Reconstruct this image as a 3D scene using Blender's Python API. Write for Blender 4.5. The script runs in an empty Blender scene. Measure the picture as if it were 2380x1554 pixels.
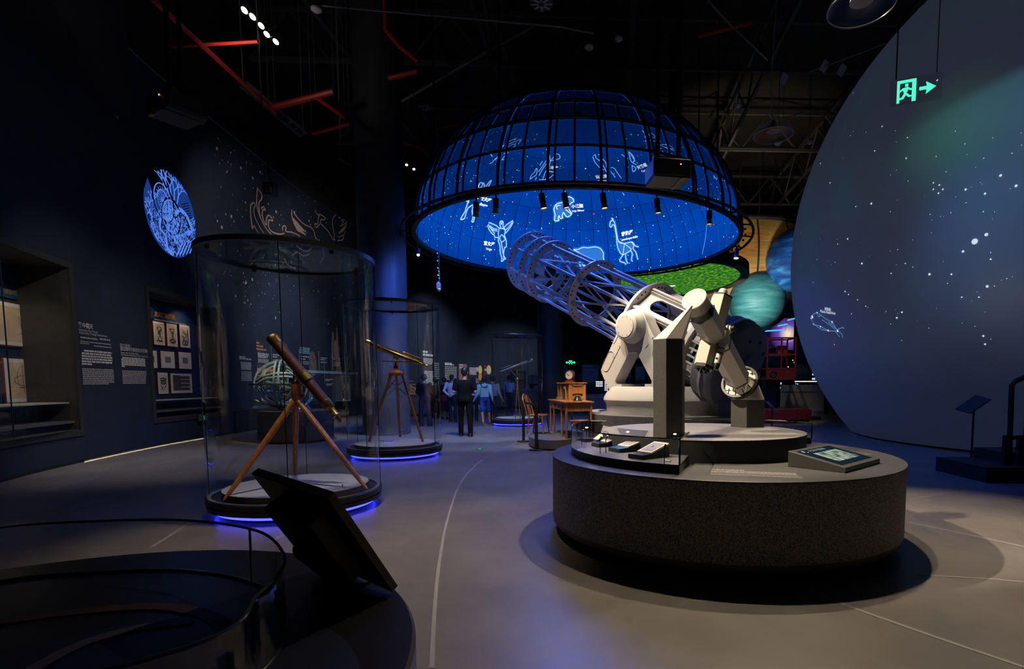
import bpy, bmesh, math, random
from mathutils import Vector, Matrix
R = math.radians
pi = math.pi
random.seed(7)
S = bpy.context.scene
COL = S.collection
# ------------------------------------------------------------------ camera, world, exposure
F, CXP, CYP, CH, PITCH = 1243.0, 1363.8, 987.0, 1.4, R(-4.4)      # pixels of the 2380 x 1554 frame
cd = bpy.data.cameras.new('camera'); cam = bpy.data.objects.new('camera', cd); COL.objects.link(cam)
cam.location = (0, 0, CH); cam.rotation_euler = (R(90) + PITCH, 0, 0)
cd.sensor_width = 36; cd.lens = F * 36 / 2380
cd.shift_x = -(CXP - 1190) / 2380; cd.shift_y = (CYP - 777) / 2380
cd.clip_end = 200; cd.clip_start = .05
S.camera = cam
w = bpy.data.worlds.new('world'); S.world = w; w.use_nodes = True
w.node_tree.nodes['Background'].inputs[0].default_value = (.5, .6, 1, 1)
w.node_tree.nodes['Background'].inputs[1].default_value = .012
S.view_settings.view_transform = 'Standard'; S.view_settings.look = 'None'
S.view_settings.gamma = 1; S.view_settings.use_curve_mapping = False
S.view_settings.exposure = 0.0
S.cycles.max_bounces = 6; S.cycles.transparent_max_bounces = 20; S.cycles.glossy_bounces = 3; S.cycles.transmission_bounces = 4
S.cycles.use_adaptive_sampling = True; S.cycles.adaptive_threshold = .15; S.cycles.adaptive_min_samples = 14; S.cycles.light_sampling_threshold = .06; S.cycles.use_denoising = True
S.cycles.diffuse_bounces = 2; S.cycles.sample_clamp_indirect = 3.0
S.cycles.caustics_reflective = False; S.cycles.caustics_refractive = False

def spot(loc, tgt, watts, deg, col=(1, .82, .62), blend=.5, rad=.06):
    l = bpy.data.lights.new('spot', 'SPOT'); l.energy = watts; l.spot_size = R(deg); l.spot_blend = blend
    l.color = col; l.shadow_soft_size = rad
    o = bpy.data.objects.new('spot_light', l); COL.objects.link(o); o.location = loc
    o.rotation_euler = (Vector(tgt) - Vector(loc)).to_track_quat('-Z', 'Y').to_euler()
    return o
WARM = (1, .8, .58); NEUT = (1, .92, .82)
# ------------------------------------------------------------------ picture to place helpers (fixed model of the camera above)
_cp, _sp = math.cos(PITCH), math.sin(PITCH)
FWD, RGT, UPV = Vector((0, _cp, _sp)), Vector((1, 0, 0)), Vector((0, -_sp, _cp)); EYE = Vector((0, 0, CH))
def ray(px, py): return FWD + RGT * ((px - CXP) / F) - UPV * ((py - CYP) / F)
def AZ(px, py, z=0.0): d = ray(px, py); return EYE + d * ((z - CH) / d.z)
def AY(px, py, y): d = ray(px, py); return EYE + d * (y / d.y)
def APL(px, py, o, n): d = ray(px, py); n = Vector(n); return EYE + d * ((Vector(o) - EYE).dot(n) / d.dot(n))
def ASP(px, py, c, r, far):
    d = ray(px, py).normalized(); v = Vector(c) - EYE; t = v.dot(d); q = r * r - (v - d * t).length_squared
    q = math.sqrt(max(q, 0)); return EYE + d * (t + q if far else t - q)
# ------------------------------------------------------------------ materials
MATS = {}
def mat(name, col, rough=.5, metal=0, emit=None, es=1.0, var=0, vscale=20, bump=0, bscale=200, spec=.5, coat=0, detail=3):
    if name in MATS: return MATS[name]
    m = bpy.data.materials.new(name); m.use_nodes = True; n = m.node_tree.nodes; L = m.node_tree.links
    b = n['Principled BSDF']; b.inputs['Roughness'].default_value = rough; b.inputs['Metallic'].default_value = metal
    b.inputs['Specular IOR Level'].default_value = spec; b.inputs['Coat Weight'].default_value = coat
    c = tuple(col) + (1,)
    b.inputs['Base Color'].default_value = c
    if var or bump:
        tc = n.new('ShaderNodeTexCoord')
    if var:
        nz = n.new('ShaderNodeTexNoise'); nz.inputs['Scale'].default_value = vscale; nz.inputs['Detail'].default_value = detail
        L.new(tc.outputs['Object'], nz.inputs['Vector'])
        rp = n.new('ShaderNodeValToRGB'); e = rp.color_ramp.elements
        e[0].position, e[1].position = .3, .7
        e[0].color = tuple(x * (1 - var) for x in col) + (1,); e[1].color = tuple(min(1, x * (1 + var)) for x in col) + (1,)
        L.new(nz.outputs['Fac'], rp.inputs[0]); L.new(rp.outputs[0], b.inputs['Base Color'])
    if bump:
        nb = n.new('ShaderNodeTexNoise'); nb.inputs['Scale'].default_value = bscale
        L.new(tc.outputs['Object'], nb.inputs['Vector'])
        bp = n.new('ShaderNodeBump'); bp.inputs['Strength'].default_value = bump; bp.inputs['Distance'].default_value = .01
        L.new(nb.outputs['Fac'], bp.inputs['Height']); L.new(bp.outputs[0], b.inputs['Normal'])
    if emit:
        b.inputs['Emission Color'].default_value = tuple(emit) + (1,); b.inputs['Emission Strength'].default_value = es
    MATS[name] = m
    return m
def nodes(name):
    m = bpy.data.materials.new(name); m.use_nodes = True; n = m.node_tree.nodes; n.clear()
    o = n.new('ShaderNodeOutputMaterial'); MATS[name] = m
    return m, n, m.node_tree.links, o
def emis(name, col, st=1.0, big=False):
    if name in MATS: return MATS[name]
    m, n, L, o = nodes(name); e = n.new('ShaderNodeEmission'); e.inputs[0].default_value = tuple(col) + (1,); e.inputs[1].default_value = st
    L.new(e.outputs[0], o.inputs[0]); m.cycles.emission_sampling = 'AUTO' if big else 'NONE'; return m
def glass(name, tint=(.93, .96, .97), refl=1.0, rough=0.0):
    m, n, L, o = nodes(name)
    t = n.new('ShaderNodeBsdfTransparent'); t.inputs[0].default_value = tuple(tint) + (1,)
    g = n.new('ShaderNodeBsdfGlossy'); g.inputs['Roughness'].default_value = rough; g.inputs[0].default_value = (refl, refl, refl, 1)
    lw = n.new('ShaderNodeLayerWeight'); lw.inputs[0].default_value = .5                  # sheet glass: same mirror share from both sides
    pw = n.new('ShaderNodeMath'); pw.operation = 'POWER'; pw.inputs[1].default_value = 5; L.new(lw.outputs['Facing'], pw.inputs[0])
    f = n.new('ShaderNodeMath'); f.operation = 'MULTIPLY_ADD'; f.inputs[1].default_value = .90; f.inputs[2].default_value = .065; L.new(pw.outputs[0], f.inputs[0])
    x = n.new('ShaderNodeMixShader'); L.new(f.outputs[0], x.inputs[0]); L.new(t.outputs[0], x.inputs[1]); L.new(g.outputs[0], x.inputs[2])
    L.new(x.outputs[0], o.inputs[0]); return m
# ------------------------------------------------------------------ mesh builder
def frame(d):
    d = Vector(d).normalized(); a = Vector((0, 0, 1)) if abs(d.z) < .95 else Vector((1, 0, 0))
    x = a.cross(d).normalized(); y = d.cross(x); return x, y, d
class MB:
    def __init__(s): s.v = []; s.f = []
    def add(s, vs, fs):
        k = len(s.v); s.v += [tuple(v) for v in vs]; s.f += [tuple(i + k for i in f) for f in fs]; return s
    def box(s, c, d, rz=0, M=None):
        x, y, z = d[0] / 2, d[1] / 2, d[2] / 2; c = Vector(c)
        m = M.to_3x3() if M else Matrix.Rotation(rz, 3, 'Z')
        vs = [c + m @ Vector((a * x, b * y, e * z)) for e in (-1, 1) for a, b in ((-1, -1), (1, -1), (1, 1), (-1, 1))]
        return s.add(vs, [(3, 2, 1, 0), (4, 5, 6, 7), (0, 1, 5, 4), (1, 2, 6, 5), (2, 3, 7, 6), (3, 0, 4, 7)])
    def bar(s, a, b, wd, th=None, up=None):
        a, b = Vector(a), Vector(b); th = th or wd; d = (b - a)
        if up is None: x, y, z = frame(d)
        else:
            z = d.normalized(); x = Vector(up).cross(z).normalized(); y = z.cross(x)
        x, y = x * wd / 2, y * th / 2
        vs = [p + i * x + j * y for p in (a, b) for i, j in ((-1, -1), (1, -1), (1, 1), (-1, 1))]
        return s.add(vs, [(3, 2, 1, 0), (4, 5, 6, 7), (0, 1, 5, 4), (1, 2, 6, 5), (2, 3, 7, 6), (3, 0, 4, 7)])
    def cone(s, a, b, r0, r1=None, n=16, caps=True, fr=None):
        r1 = r0 if r1 is None else r1; a, b = Vector(a), Vector(b); x, y, z = fr or frame(b - a)
        vs = []
        for p, r in ((a, r0), (b, r1)):
            for i in range(n):
                t = 2 * pi * i / n; vs.append(p + x * (r * math.cos(t)) + y * (r * math.sin(t)))
        fs = [(i, (i + 1) % n, n + (i + 1) % n, n + i) for i in range(n)]
        if caps: fs += [tuple(reversed(range(n))), tuple(range(n, 2 * n))]
        return s.add(vs, fs)
    def lathe(s, o, d, prof, n=32, closed=False, a0=0, a1=2 * pi, fr=None):
        """prof: list of (radius, height along d)."""
        o = Vector(o); x, y, z = fr or frame(d); full = abs(a1 - a0 - 2 * pi) < 1e-6; m = n if full else n + 1
        vs = []
        for r, h in prof:
            for i in range(m):
                t = a0 + (a1 - a0) * i / n; vs.append(o + z * h + x * (r * math.cos(t)) + y * (r * math.sin(t)))
        fs = []; k = len(prof)
        for j in range(k if closed else k - 1):
            j2 = (j + 1) % k
            for i in range(n):
                i2 = (i + 1) % m
                fs.append((j * m + i, j * m + i2, j2 * m + i2, j2 * m + i))
        if not closed:
            if prof[0][0] > 1e-6 and full: fs.append(tuple(reversed(range(m))))
            if prof[-1][0] > 1e-6 and full: fs.append(tuple(range((k - 1) * m, k * m)))
        return s.add(vs, fs)
    def torus(s, o, d, R_, r, n=48, m=8, a0=0, a1=2 * pi, fr=None):
        return s.lathe(o, d, [(R_ + r * math.cos(2 * pi * j / m), r * math.sin(2 * pi * j / m)) for j in range(m)], n, True, a0, a1, fr)
    def band(s, o, d, r0, r1, h0, h1, n=48, a0=0, a1=2 * pi, fr=None):
        s.lathe(o, d, [(r0, h0), (r1, h0), (r1, h1), (r0, h1)], n, True, a0, a1, fr)
        if abs(a1 - a0 - 2 * pi) > 1e-6:
            k = len(s.v) - 4 * (n + 1); m = n + 1
            s.f += [(k, k + m, k + 2 * m, k + 3 * m), (k + n + 3 * m, k + n + 2 * m, k + n + m, k + n)]
        return s
    def sphere(s, c, r, n=20, m=12, sc=(1, 1, 1)):
        c = Vector(c); vs = [c + Vector((0, 0, -r * sc[2]))]
        for j in range(1, m):
            p = -pi / 2 + pi * j / m
            for i in range(n):
                t = 2 * pi * i / n; vs.append(c + Vector((r * sc[0] * math.cos(p) * math.cos(t), r * sc[1] * math.cos(p) * math.sin(t), r * sc[2] * math.sin(p))))
        vs.append(c + Vector((0, 0, r * sc[2]))); e = len(vs) - 1
        fs = [(0, 1 + (i + 1) % n, 1 + i) for i in range(n)] + [(e, e - n + i, e - n + (i + 1) % n) for i in range(n)]
        for j in range(m - 2):
            for i in range(n):
                a = 1 + j * n; fs.append((a + i, a + (i + 1) % n, a + n + (i + 1) % n, a + n + i))
        return s.add(vs, fs)
    def prism(s, pts, a, b=None):
        """pts: 3D polygon; extruded by vector a."""
        p = [Vector(q) for q in pts]; a = Vector(a); n = len(p)
        return s.add(p + [q + a for q in p], [tuple(reversed(range(n))), tuple(range(n, 2 * n))] + [(i, (i + 1) % n, n + (i + 1) % n, n + i) for i in range(n)])
    def tube(s, pts, r, n=8, closed=False):
        p = [Vector(q) for q in pts]; k = len(p); vs = []; prev = None
        for i in range(k):
            d = (p[(i + 1) % k] - p[i - 1]) if closed or 0 < i < k - 1 else (p[1] - p[0] if i == 0 else p[-1] - p[-2])
            if prev is None: x, y, z = frame(d)
            else:
                z = d.normalized(); x = (prev - z * prev.dot(z)).normalized(); y = z.cross(x)
            prev = x; rr = r[i] if isinstance(r, (list, tuple)) else r
            for j in range(n): t = 2 * pi * j / n; vs.append(p[i] + x * (rr * math.cos(t)) + y * (rr * math.sin(t)))
        fs = []
        for i in range(k if closed else k - 1):
            i2 = (i + 1) % k
            for j in range(n): fs.append((i * n + j, i * n + (j + 1) % n, i2 * n + (j + 1) % n, i2 * n + j))
        if not closed: fs += [tuple(reversed(range(n))), tuple(range((k - 1) * n, k * n))]
        return s.add(vs, fs)
    def quad(s, a, b, c, d): return s.add([a, b, c, d], [(0, 1, 2, 3)])
    def ribbon(s, pts, wd, nrm, closed=False):
        """flat ribbon through 3D points, nrm(p) the surface normal."""
        p = [Vector(q) for q in pts]; k = len(p); vs = []
        for i in range(k):
            d = (p[(i + 1) % k] - p[i - 1]) if closed or 0 < i < k - 1 else (p[1] - p[0] if i == 0 else p[-1] - p[-2])
            x = d.cross(nrm(p[i])); x = x.normalized() * wd / 2 if x.length > 1e-9 else Vector((0, 0, 0))
            vs += [p[i] - x, p[i] + x]
        n = k if closed else k - 1
        return s.add(vs, [(2 * i, 2 * i + 1, 2 * ((i + 1) % k) + 1, 2 * ((i + 1) % k)) for i in range(n)])
    def mesh(s, name, smooth=False):
        me = bpy.data.meshes.new(name); me.from_pydata(s.v, [], s.f); me.validate(); me.update()
        if smooth is not False:
            for p in me.polygons: p.use_smooth = True
            try: me.set_sharp_from_angle(angle=R(35 if smooth is True else smooth))
            except Exception: pass
        return me
def obj(name, mb, m, parent=None, smooth=True, label=None, cat=None, group=None, kind=None, loc=None, rz=0, bevel=0):
    me = mb.mesh(name, smooth) if isinstance(mb, MB) else mb
    if m is not None and not me.materials: me.materials.append(m)
    o = bpy.data.objects.new(name, me); COL.objects.link(o)
    if parent is not None: o.parent = parent
    if loc is not None: o.location = loc
    if rz: o.rotation_euler = (0, 0, rz)
    if bevel:
        b = o.modifiers.new('bevel', 'BEVEL'); b.width = bevel; b.segments = 2; b.limit_method = 'ANGLE'; b.angle_limit = R(40)
    tag(o, label, cat, group, kind); return o
def tag(o, label=None, cat=None, group=None, kind=None):
    if label: o['label'] = label
    if cat: o['category'] = cat
    if group: o['group'] = group
    if kind: o['kind'] = kind
def thing(name, label, cat, loc=(0, 0, 0), rz=0, group=None):
    o = bpy.data.objects.new(name, None); COL.objects.link(o); o.location = loc; o.rotation_euler = (0, 0, rz); o.empty_display_size = .2
    tag(o, label, cat, group); return o
def copy_tree(o, parent=None, loc=None, rz=None, label=None):
    c = o.copy(); COL.objects.link(c); c.parent = parent
    if loc is not None: c.location = loc
    if rz is not None: c.rotation_euler = (0, 0, rz)
    if label: c['label'] = label
    for ch in list(o.children): copy_tree(ch, c)
    return c
# ------------------------------------------------------------------ lettering
def text_mesh(txt, size, fn, align='LEFT', spacing=1.0, bold=0):
    """letters as a flat mesh; fn maps (u, v) in metres to a 3D point."""
    cu = bpy.data.curves.new('letters', 'FONT'); cu.body = txt; cu.size = size; cu.align_x = align
    cu.resolution_u = 2; cu.space_line = spacing; cu.offset = bold; cu.fill_mode = 'FRONT'
    o = bpy.data.objects.new('letters', cu); COL.objects.link(o)
    dg = bpy.context.evaluated_depsgraph_get(); me = bpy.data.meshes.new_from_object(o.evaluated_get(dg))
    bpy.data.objects.remove(o); bpy.data.curves.remove(cu)
    for v in me.vertices: v.co = fn(v.co.x, v.co.y)
    me.name = 'lettering'; return me
def lettering(txt, size, fn, m, parent, align='LEFT', spacing=1.0, bold=0, name='lettering'):
    me = text_mesh(txt, size, fn, align, spacing, bold); me.materials.clear(); me.materials.append(m)
    return obj(name, me, None, parent, smooth=False)
def lines_mesh(rows, fn, mb=None, rng=None):
    """far small print: each row (u0, u1, v, h) becomes a run of word sized dashes."""
    mb = mb or MB(); rng = rng or random
    for u0, u1, v, h in rows:
        u = u0
        while u < u1 - h * .4:
            ln = min(rng.uniform(1.2, 4.5) * h, u1 - u)
            mb.quad(fn(u, v), fn(u + ln, v), fn(u + ln, v + h), fn(u, v + h)); u += ln + h * .45
    return mb
def plane_fn(o, rx, up):
    o, rx, up = Vector(o), Vector(rx), Vector(up)
    return lambda u, v: o + rx * u + up * v
# ------------------------------------------------------------------ ceiling spots of the hall and added fill lights
COOL = (.72, .82, 1)
spot((-3.6, 4.8, 6.6), (1.15, 5.3, 1.45), 4200, 25, WARM, .4, .08)          # on the white telescope
spot((2.6, 8.0, 8.2), (1.6, 4.4, .3), 1500, 52, WARM, .6, .10)             # on the granite pedestal and the floor before it
spot((1.2, 6.6, 8.2), (2.6, 2.8, 0), 1300, 52, WARM, .7, .10)
spot((-1.2, 8.6, 8.0), (1.0, 11.6, 1.8), 1500, 30, NEUT, .4, .08)          # on the fork mount
spot((-6.0, 11.5, 6.5), (-7.1, 13.1, 1.2), 900, 24, NEUT, .6, .06)         # on the armillary sphere
spot((-1.2, 9.2, 7.5), (-.5, 12.2, .8), 1000, 22, WARM, .5, .06)           # on the desk
spot((-3.4, 8.4, 6.2), (-9.1, 9.9, 1.5), 560, 46, NEUT, .9, .1)            # wall lettering
spot((-4.6, 10.4, 6.4), (-9.6, 12.2, 1.4), 260, 46, NEUT, .9, .1)
spot((-5.4, 12.0, 6.2), (-10.1, 16.0, 5.5), 560, 56, NEUT, .9, .1)           # mural
spot((-5.0, 17.2, 7.0), (-10.3, 18.8, 2.0), 1300, 62, COOL, .9, .1)        # timeline
spot((-4.6, 27, 8.5), (-8.8, 32, 2.0), 2700, 60, COOL, .9, .1)             # far texts
spot((-1.5, 31, 8.5), (-4.5, 36.5, 1.8), 2000, 60, COOL, .9, .1)
spot((-2.2, 5.0, 8.0), (-2.3, 4.7, 0), 1150, 36, WARM, .9, .12)             # floor before the nearest case
spot((-6.2, 9.6, 6.6), (-7.2, 9.6, 0), 480, 50, NEUT, .9, .12)             # floor along the left wall
spot((3.5, 22, 9.5), (3.0, 22, 0), 1500, 80, WARM, .9, .15)                # far hall
spot((7.0, 27, 9.5), (6.0, 27, 0), 1800, 80, WARM, .9, .15)
for K_, w_ in (((-3.27, 6.01), 700), ((-3.72, 10.35), 700), ((-2.36, 18.2), 800)):       # down into the three tall cases
    spot((K_[0] + .9, K_[1] - .9, 8.0), (K_[0], K_[1], .3), w_, 13, NEUT, .4, .05)
spot((5.5, 19, 6.5), (6.2, 23, 11), 500, 90, WARM, .9, .2)                   # added uplight on roof steel beyond the dome
BLUE = (.06, .16, 1)                                                        # added blue fill without fixtures, around and inside the dome
spot((-.4, 11.0, 5.0), (-.2, 5.0, 0), 300, 100, BLUE, .9, 1.0)
spot((4.6, 8.4, 8.0), (6.9, 9.0, 0), 420, 52, BLUE, .9, .3)
spot((-3.4, 14.0, 4.6), (-5.2, 15.0, 3.6), 150, 90, BLUE, .9, .3)
spot((-.25, 15.9, 8.7), (-.4, 15.4, 4), 2600, 120, BLUE, .9, .4)
spot((-3.6, 12.2, 5.0), (-3.4, 17.5, 0), 700, 110, BLUE, .9, .3)
spot((-6.2, 16.0, 6.2), (-10.3, 20.0, 6.0), 520, 60, NEUT, .9, .1)         # added fill on the far half of the mural
spot((-6.4, 9.8, 7.2), (-6.6, 13.2, 10.4), 55, 90, NEUT, .9, .2)          # added uplight on pipes under the roof
spot((5.2, 16.0, 8.0), (6.4, 19.4, 1.4), 600, 34, WARM, .8, .15)           # added to brighten the platform lift and counters
spot((5.2, 19.5, 3.2), (7.9, 25, 5.4), 900, 36, (.85, .95, 1), .7, .2)      # added pair of fills on the hanging planets
spot((7.2, 18.5, 4.6), (9.4, 24, 7.0), 800, 34, (.8, .9, 1), .7, .2)
spot((-1.4, 7.6, 9.0), (-1.6, 8.8, 0), 950, 46, (1, .93, .88), .9, .15)      # added neutral fill on the open floor before the desk
# ------------------------------------------------------------------ setting
m, n, L, out = nodes('floor_concrete')
b = n.new('ShaderNodeBsdfPrincipled'); L.new(b.outputs[0], out.inputs[0])
tc = n.new('ShaderNodeTexCoord'); nz = n.new('ShaderNodeTexNoise'); nz.inputs['Scale'].default_value = 1.3; nz.inputs['Detail'].default_value = 8
L.new(tc.outputs['Object'], nz.inputs['Vector'])
rp = n.new('ShaderNodeValToRGB'); rp.color_ramp.elements[0].color = (.155, .142, .130, 1); rp.color_ramp.elements[1].color = (.22, .205, .188, 1)
rp.color_ramp.elements[0].position = .35; rp.color_ramp.elements[1].position = .7
L.new(nz.outputs['Fac'], rp.inputs[0]); L.new(rp.outputs[0], b.inputs['Base Color'])
n2 = n.new('ShaderNodeTexNoise'); n2.inputs['Scale'].default_value = 9; n2.inputs['Detail'].default_value = 6; L.new(tc.outputs['Object'], n2.inputs['Vector'])
mr = n.new('ShaderNodeMapRange'); mr.inputs[3].default_value = .27; mr.inputs[4].default_value = .42
L.new(n2.outputs['Fac'], mr.inputs[0]); L.new(mr.outputs[0], b.inputs['Roughness']); b.inputs['Specular IOR Level'].default_value = .5
FLOOR = m
floor = obj('floor', MB().box((2, 20, -.05), (40, 52, .1)), FLOOR, kind='structure', smooth=False)
def smoothc(pts, k=8, closed=False):
    out = []; n = len(pts); P_ = [Vector(p) for p in pts]
    for i in range(n if closed else n - 1):
        g = lambda j: P_[j % n] if closed else P_[max(0, min(n - 1, j))]
        a, b_, c, d = g(i - 1), g(i), g(i + 1), g(i + 2)
        for j in range(k):
            t = j / k; out.append(.5 * (2 * b_ + (c - a) * t + (2 * a - 5 * b_ + 4 * c - d) * t * t + (3 * b_ - a - 3 * c + d) * t ** 3))
    if not closed: out.append(P_[-1])
    return out
# inlaid pale joint strips in the floor
strip = mat('floor_joint', (.34, .33, .31), .4)
UPZ = lambda p: Vector((0, 0, 1))
def floor_strip(pix, wd=.035, sm=True):
    pts = [AZ(x, y, 0) for x, y in pix]
    if sm and len(pts) > 2: pts = smoothc(pts, 6)
    pts = [Vector((p.x, p.y, .002)) for p in pts]
    obj('floor_joint', MB().ribbon(pts, wd, UPZ), strip, floor, smooth=False)
floor_strip([(1004, 1552), (1010, 1420), (1022, 1300), (1042, 1200), (1072, 1120), (1115, 1073), (1160, 1047), (1215, 1020), (1270, 1000)], .024)
floor_strip([(1100, 1013), (1160, 1029), (1250, 1046), (1300, 1052)], .03)
floor_strip([(1880, 1370), (1990, 1415), (2180, 1482), (2380, 1550)], .026, False)
floor_strip([(2112, 1213), (2240, 1240), (2380, 1270)], .03, False)
floor_strip([(352, 1272), (442, 1214)], .035, False)
floor_strip([(620, 1262), (690, 1228)], .035, False)
floor_strip([(0, 1172), (180, 1120), (330, 1086), (470, 1056)], .03)
floor_strip([(130, 1190), (330, 1135), (480, 1098)], .02)
floor_strip([(790, 1092), (940, 1060), (1010, 1028)], .03)
floor_strip([(2130, 1335), (2300, 1345), (2380, 1352)], .02, False)
floor_strip([(2115, 1160), (2260, 1140), (2380, 1165)], .02)
# left wall: a tall wall that bows outwards
WP = [(-5.2, 2.2), (-6.9, 4.8), (-8.34, 7.52), (-9.02, 9.42), (-9.58, 11.67), (-9.86, 13.6), (-10.05, 15.6), (-10.45, 20.5), (-10.2, 26), (-9.2, 31), (-7.3, 36), (-4.2, 38.6), (.5, 40.3), (6, 40.9)]
WC = [Vector((p.x, p.y, 0)) for p in smoothc([(a, b_, 0) for a, b_ in WP], 16)]
def wx(y):
    for a, b_ in zip(WC, WC[1:]):
        if a.y <= y <= b_.y: return a.x + (b_.x - a.x) * (y - a.y) / (b_.y - a.y)
    return WC[0].x if y < WC[0].y else WC[-1].x
WS = [0]
for a, b_ in zip(WC, WC[1:]): WS.append(WS[-1] + (b_ - a).length)
def wall_at(s, z, off=0.0):
    """point on the wall, s metres along it; off metres out into the room."""
    s = max(0, min(WS[-1] - 1e-4, s))
    lo, hi = 0, len(WS) - 1
    while hi - lo > 1:
        md = (lo + hi) // 2
        if WS[md] <= s: lo = md
        else: hi = md
    t = (s - WS[lo]) / (WS[hi] - WS[lo]); p = WC[lo].lerp(WC[hi], t); d = (WC[hi] - WC[lo]).normalized()
    return Vector((p.x + d.y * off, p.y - d.x * off, z))
_WO = {}
def wall_sz(px, py, off=0.0):
    """where the sight line through a pixel meets the wall (or a surface off metres in front of it)."""
    if off not in _WO: _WO[off] = [wall_at(q, 0, off) for q in WS[:-1]]
    C_ = _WO[off]; d = ray(px, py)
    f = [d.x * (p.y / d.y) - p.x for p in C_]
    for i in range(len(C_) - 1):
        if f[i] > 0 >= f[i + 1]:
            q = f[i] / (f[i] - f[i + 1]); s = WS[i] + q * (WS[i + 1] - WS[i]); p = C_[i].lerp(C_[i + 1], q)
            return s, (EYE + d * (p.y / d.y)).z
    return WS[-1], 1.0
def wall_fn(px, py, off=.006):
    s0, z0 = wall_sz(px, py, off); return lambda u, v: wall_at(s0 + u, z0 + v, off)
# niche openings (s0, s1, z0, z1)
s1r, zt1 = wall_sz(157, 622); s1b, zb1 = wall_sz(182, 998)
s2l, zt2 = wall_sz(343, 676); _, zb2 = wall_sz(360, 972)
N1 = (s1r - 3.2, (s1r + s1b) / 2, zb1, zt1); N2 = (s2l, s2l + 2.75, zb2, zt2)
WALLBLUE = mat('wall_navy', (.010, .017, .036), .75, var=.18, vscale=3)
def wall_top(s): return 6.75 if s < wall_sz(330, 1040)[0] - .2 else 8.4
mb = MB(); SB = sorted(set([i * .35 for i in range(int(WS[-1] / .35))] + [N1[0], N1[1], N2[0], N2[1], WS[-1]]))
for a, b_ in zip(SB, SB[1:]):
    md = (a + b_) / 2; iv = [(.0, wall_top(md))]
    for N in (N1, N2):
        if N[0] < md < N[1]: iv = [(0, N[2]), (N[3], wall_top(md))]
    for z0, z1 in iv: mb.quad(wall_at(a, z0), wall_at(b_, z0), wall_at(b_, z1), wall_at(a, z1))
wall_left = obj('wall_left', mb, WALLBLUE, kind='structure', smooth=60)
# plinth of the far stretch of the wall and recessed kick line
mb = MB(); k0 = wall_sz(540, 1010)[0]
for a, b_ in zip(SB, SB[1:]):
    h = .62 if a >= k0 else .05; o_ = .06 if a >= k0 else .012
    mb.add([wall_at(a, 0, 0), wall_at(b_, 0, 0), wall_at(b_, 0, o_), wall_at(a, 0, o_), wall_at(a, h, 0), wall_at(b_, h, 0), wall_at(b_, h, o_), wall_at(a, h, o_)],
           [(2, 3, 7, 6), (4, 7, 6, 5), (0, 3, 7, 4), (1, 5, 6, 2)])
obj('baseboard_left', mb, mat('kick_black', (.008, .008, .009), .5), kind='structure', smooth=False)
NICHE = mat('niche_charcoal', (.045, .043, .04), .7, var=.15, vscale=8); NBLUE = mat('niche_blue', (.006, .028, .085), .6, var=.12, vscale=6)
def niche(N, dep):
    s0, s1, z0, z1 = N; mb = MB(); A = lambda s, z, o: wall_at(s, z, o)
    mb.quad(A(s0, z0, 0), A(s1, z0, 0), A(s1, z0, -dep), A(s0, z0, -dep)); mb.quad(A(s0, z1, 0), A(s0, z1, -dep), A(s1, z1, -dep), A(s1, z1, 0))
    mb.quad(A(s0, z0, 0), A(s0, z0, -dep), A(s0, z1, -dep), A(s0, z1, 0)); mb.quad(A(s1, z0, 0), A(s1, z1, 0), A(s1, z1, -dep), A(s1, z0, -dep))
    root = obj('trim_1' if N is N1 else 'trim_2', mb, NICHE, kind='structure', smooth=False)
    k = 14; mb = MB()
    for i in range(k):
        a, b_ = s0 + (s1 - s0) * i / k, s0 + (s1 - s0) * (i + 1) / k
        mb.quad(A(a, z0, -dep), A(b_, z0, -dep), A(b_, z1, -dep), A(a, z1, -dep))
    obj('back_panel', mb, NBLUE, root, smooth=60)
    mb = MB(); t = .11                                               # casing around the opening, standing proud of the wall
    def seg(a, b_, za, zb):
        kk = max(1, int((b_ - a) / .3))
        for i in range(kk):
            p, q = a + (b_ - a) * i / kk, a + (b_ - a) * (i + 1) / kk
            mb.add([A(p, za, 0), A(q, za, 0), A(q, za, .03), A(p, za, .03), A(p, zb, 0), A(q, zb, 0), A(q, zb, .03), A(p, zb, .03)],
                   [(0, 1, 2, 3), (7, 6, 5, 4), (3, 2, 6, 7), (0, 3, 7, 4), (1, 5, 6, 2)])
    seg(s0 - t, s0, z0 - t, z1 + t); seg(s1, s1 + t, z0 - t, z1 + t); seg(s0, s1, z0 - t, z0); seg(s0, s1, z1, z1 + t)
    obj('casing', mb, mat('casing', (.035, .033, .03), .5), root, smooth=False)
    # shelf inside
    mb = MB()
    for i in range(k):
        a, b_ = s0 + (s1 - s0) * i / k, s0 + (s1 - s0) * (i + 1) / k; za, zb = z0 + .12, z0 + .16
        mb.add([A(a, za, -.05), A(b_, za, -.05), A(b_, za, -dep + .02), A(a, za, -dep + .02), A(a, zb, -.05), A(b_, zb, -.05), A(b_, zb, -dep + .02), A(a, zb, -dep + .02)],
               [(0, 3, 2, 1), (4, 5, 6, 7), (0, 1, 5, 4)])
    obj('shelf', mb, mat('niche_shelf', (.10, .10, .105), .5), root, smooth=False)
    return root
D1, D2 = .75, .55
niche1 = niche(N1, D1); niche2 = niche(N2, D2)
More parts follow.
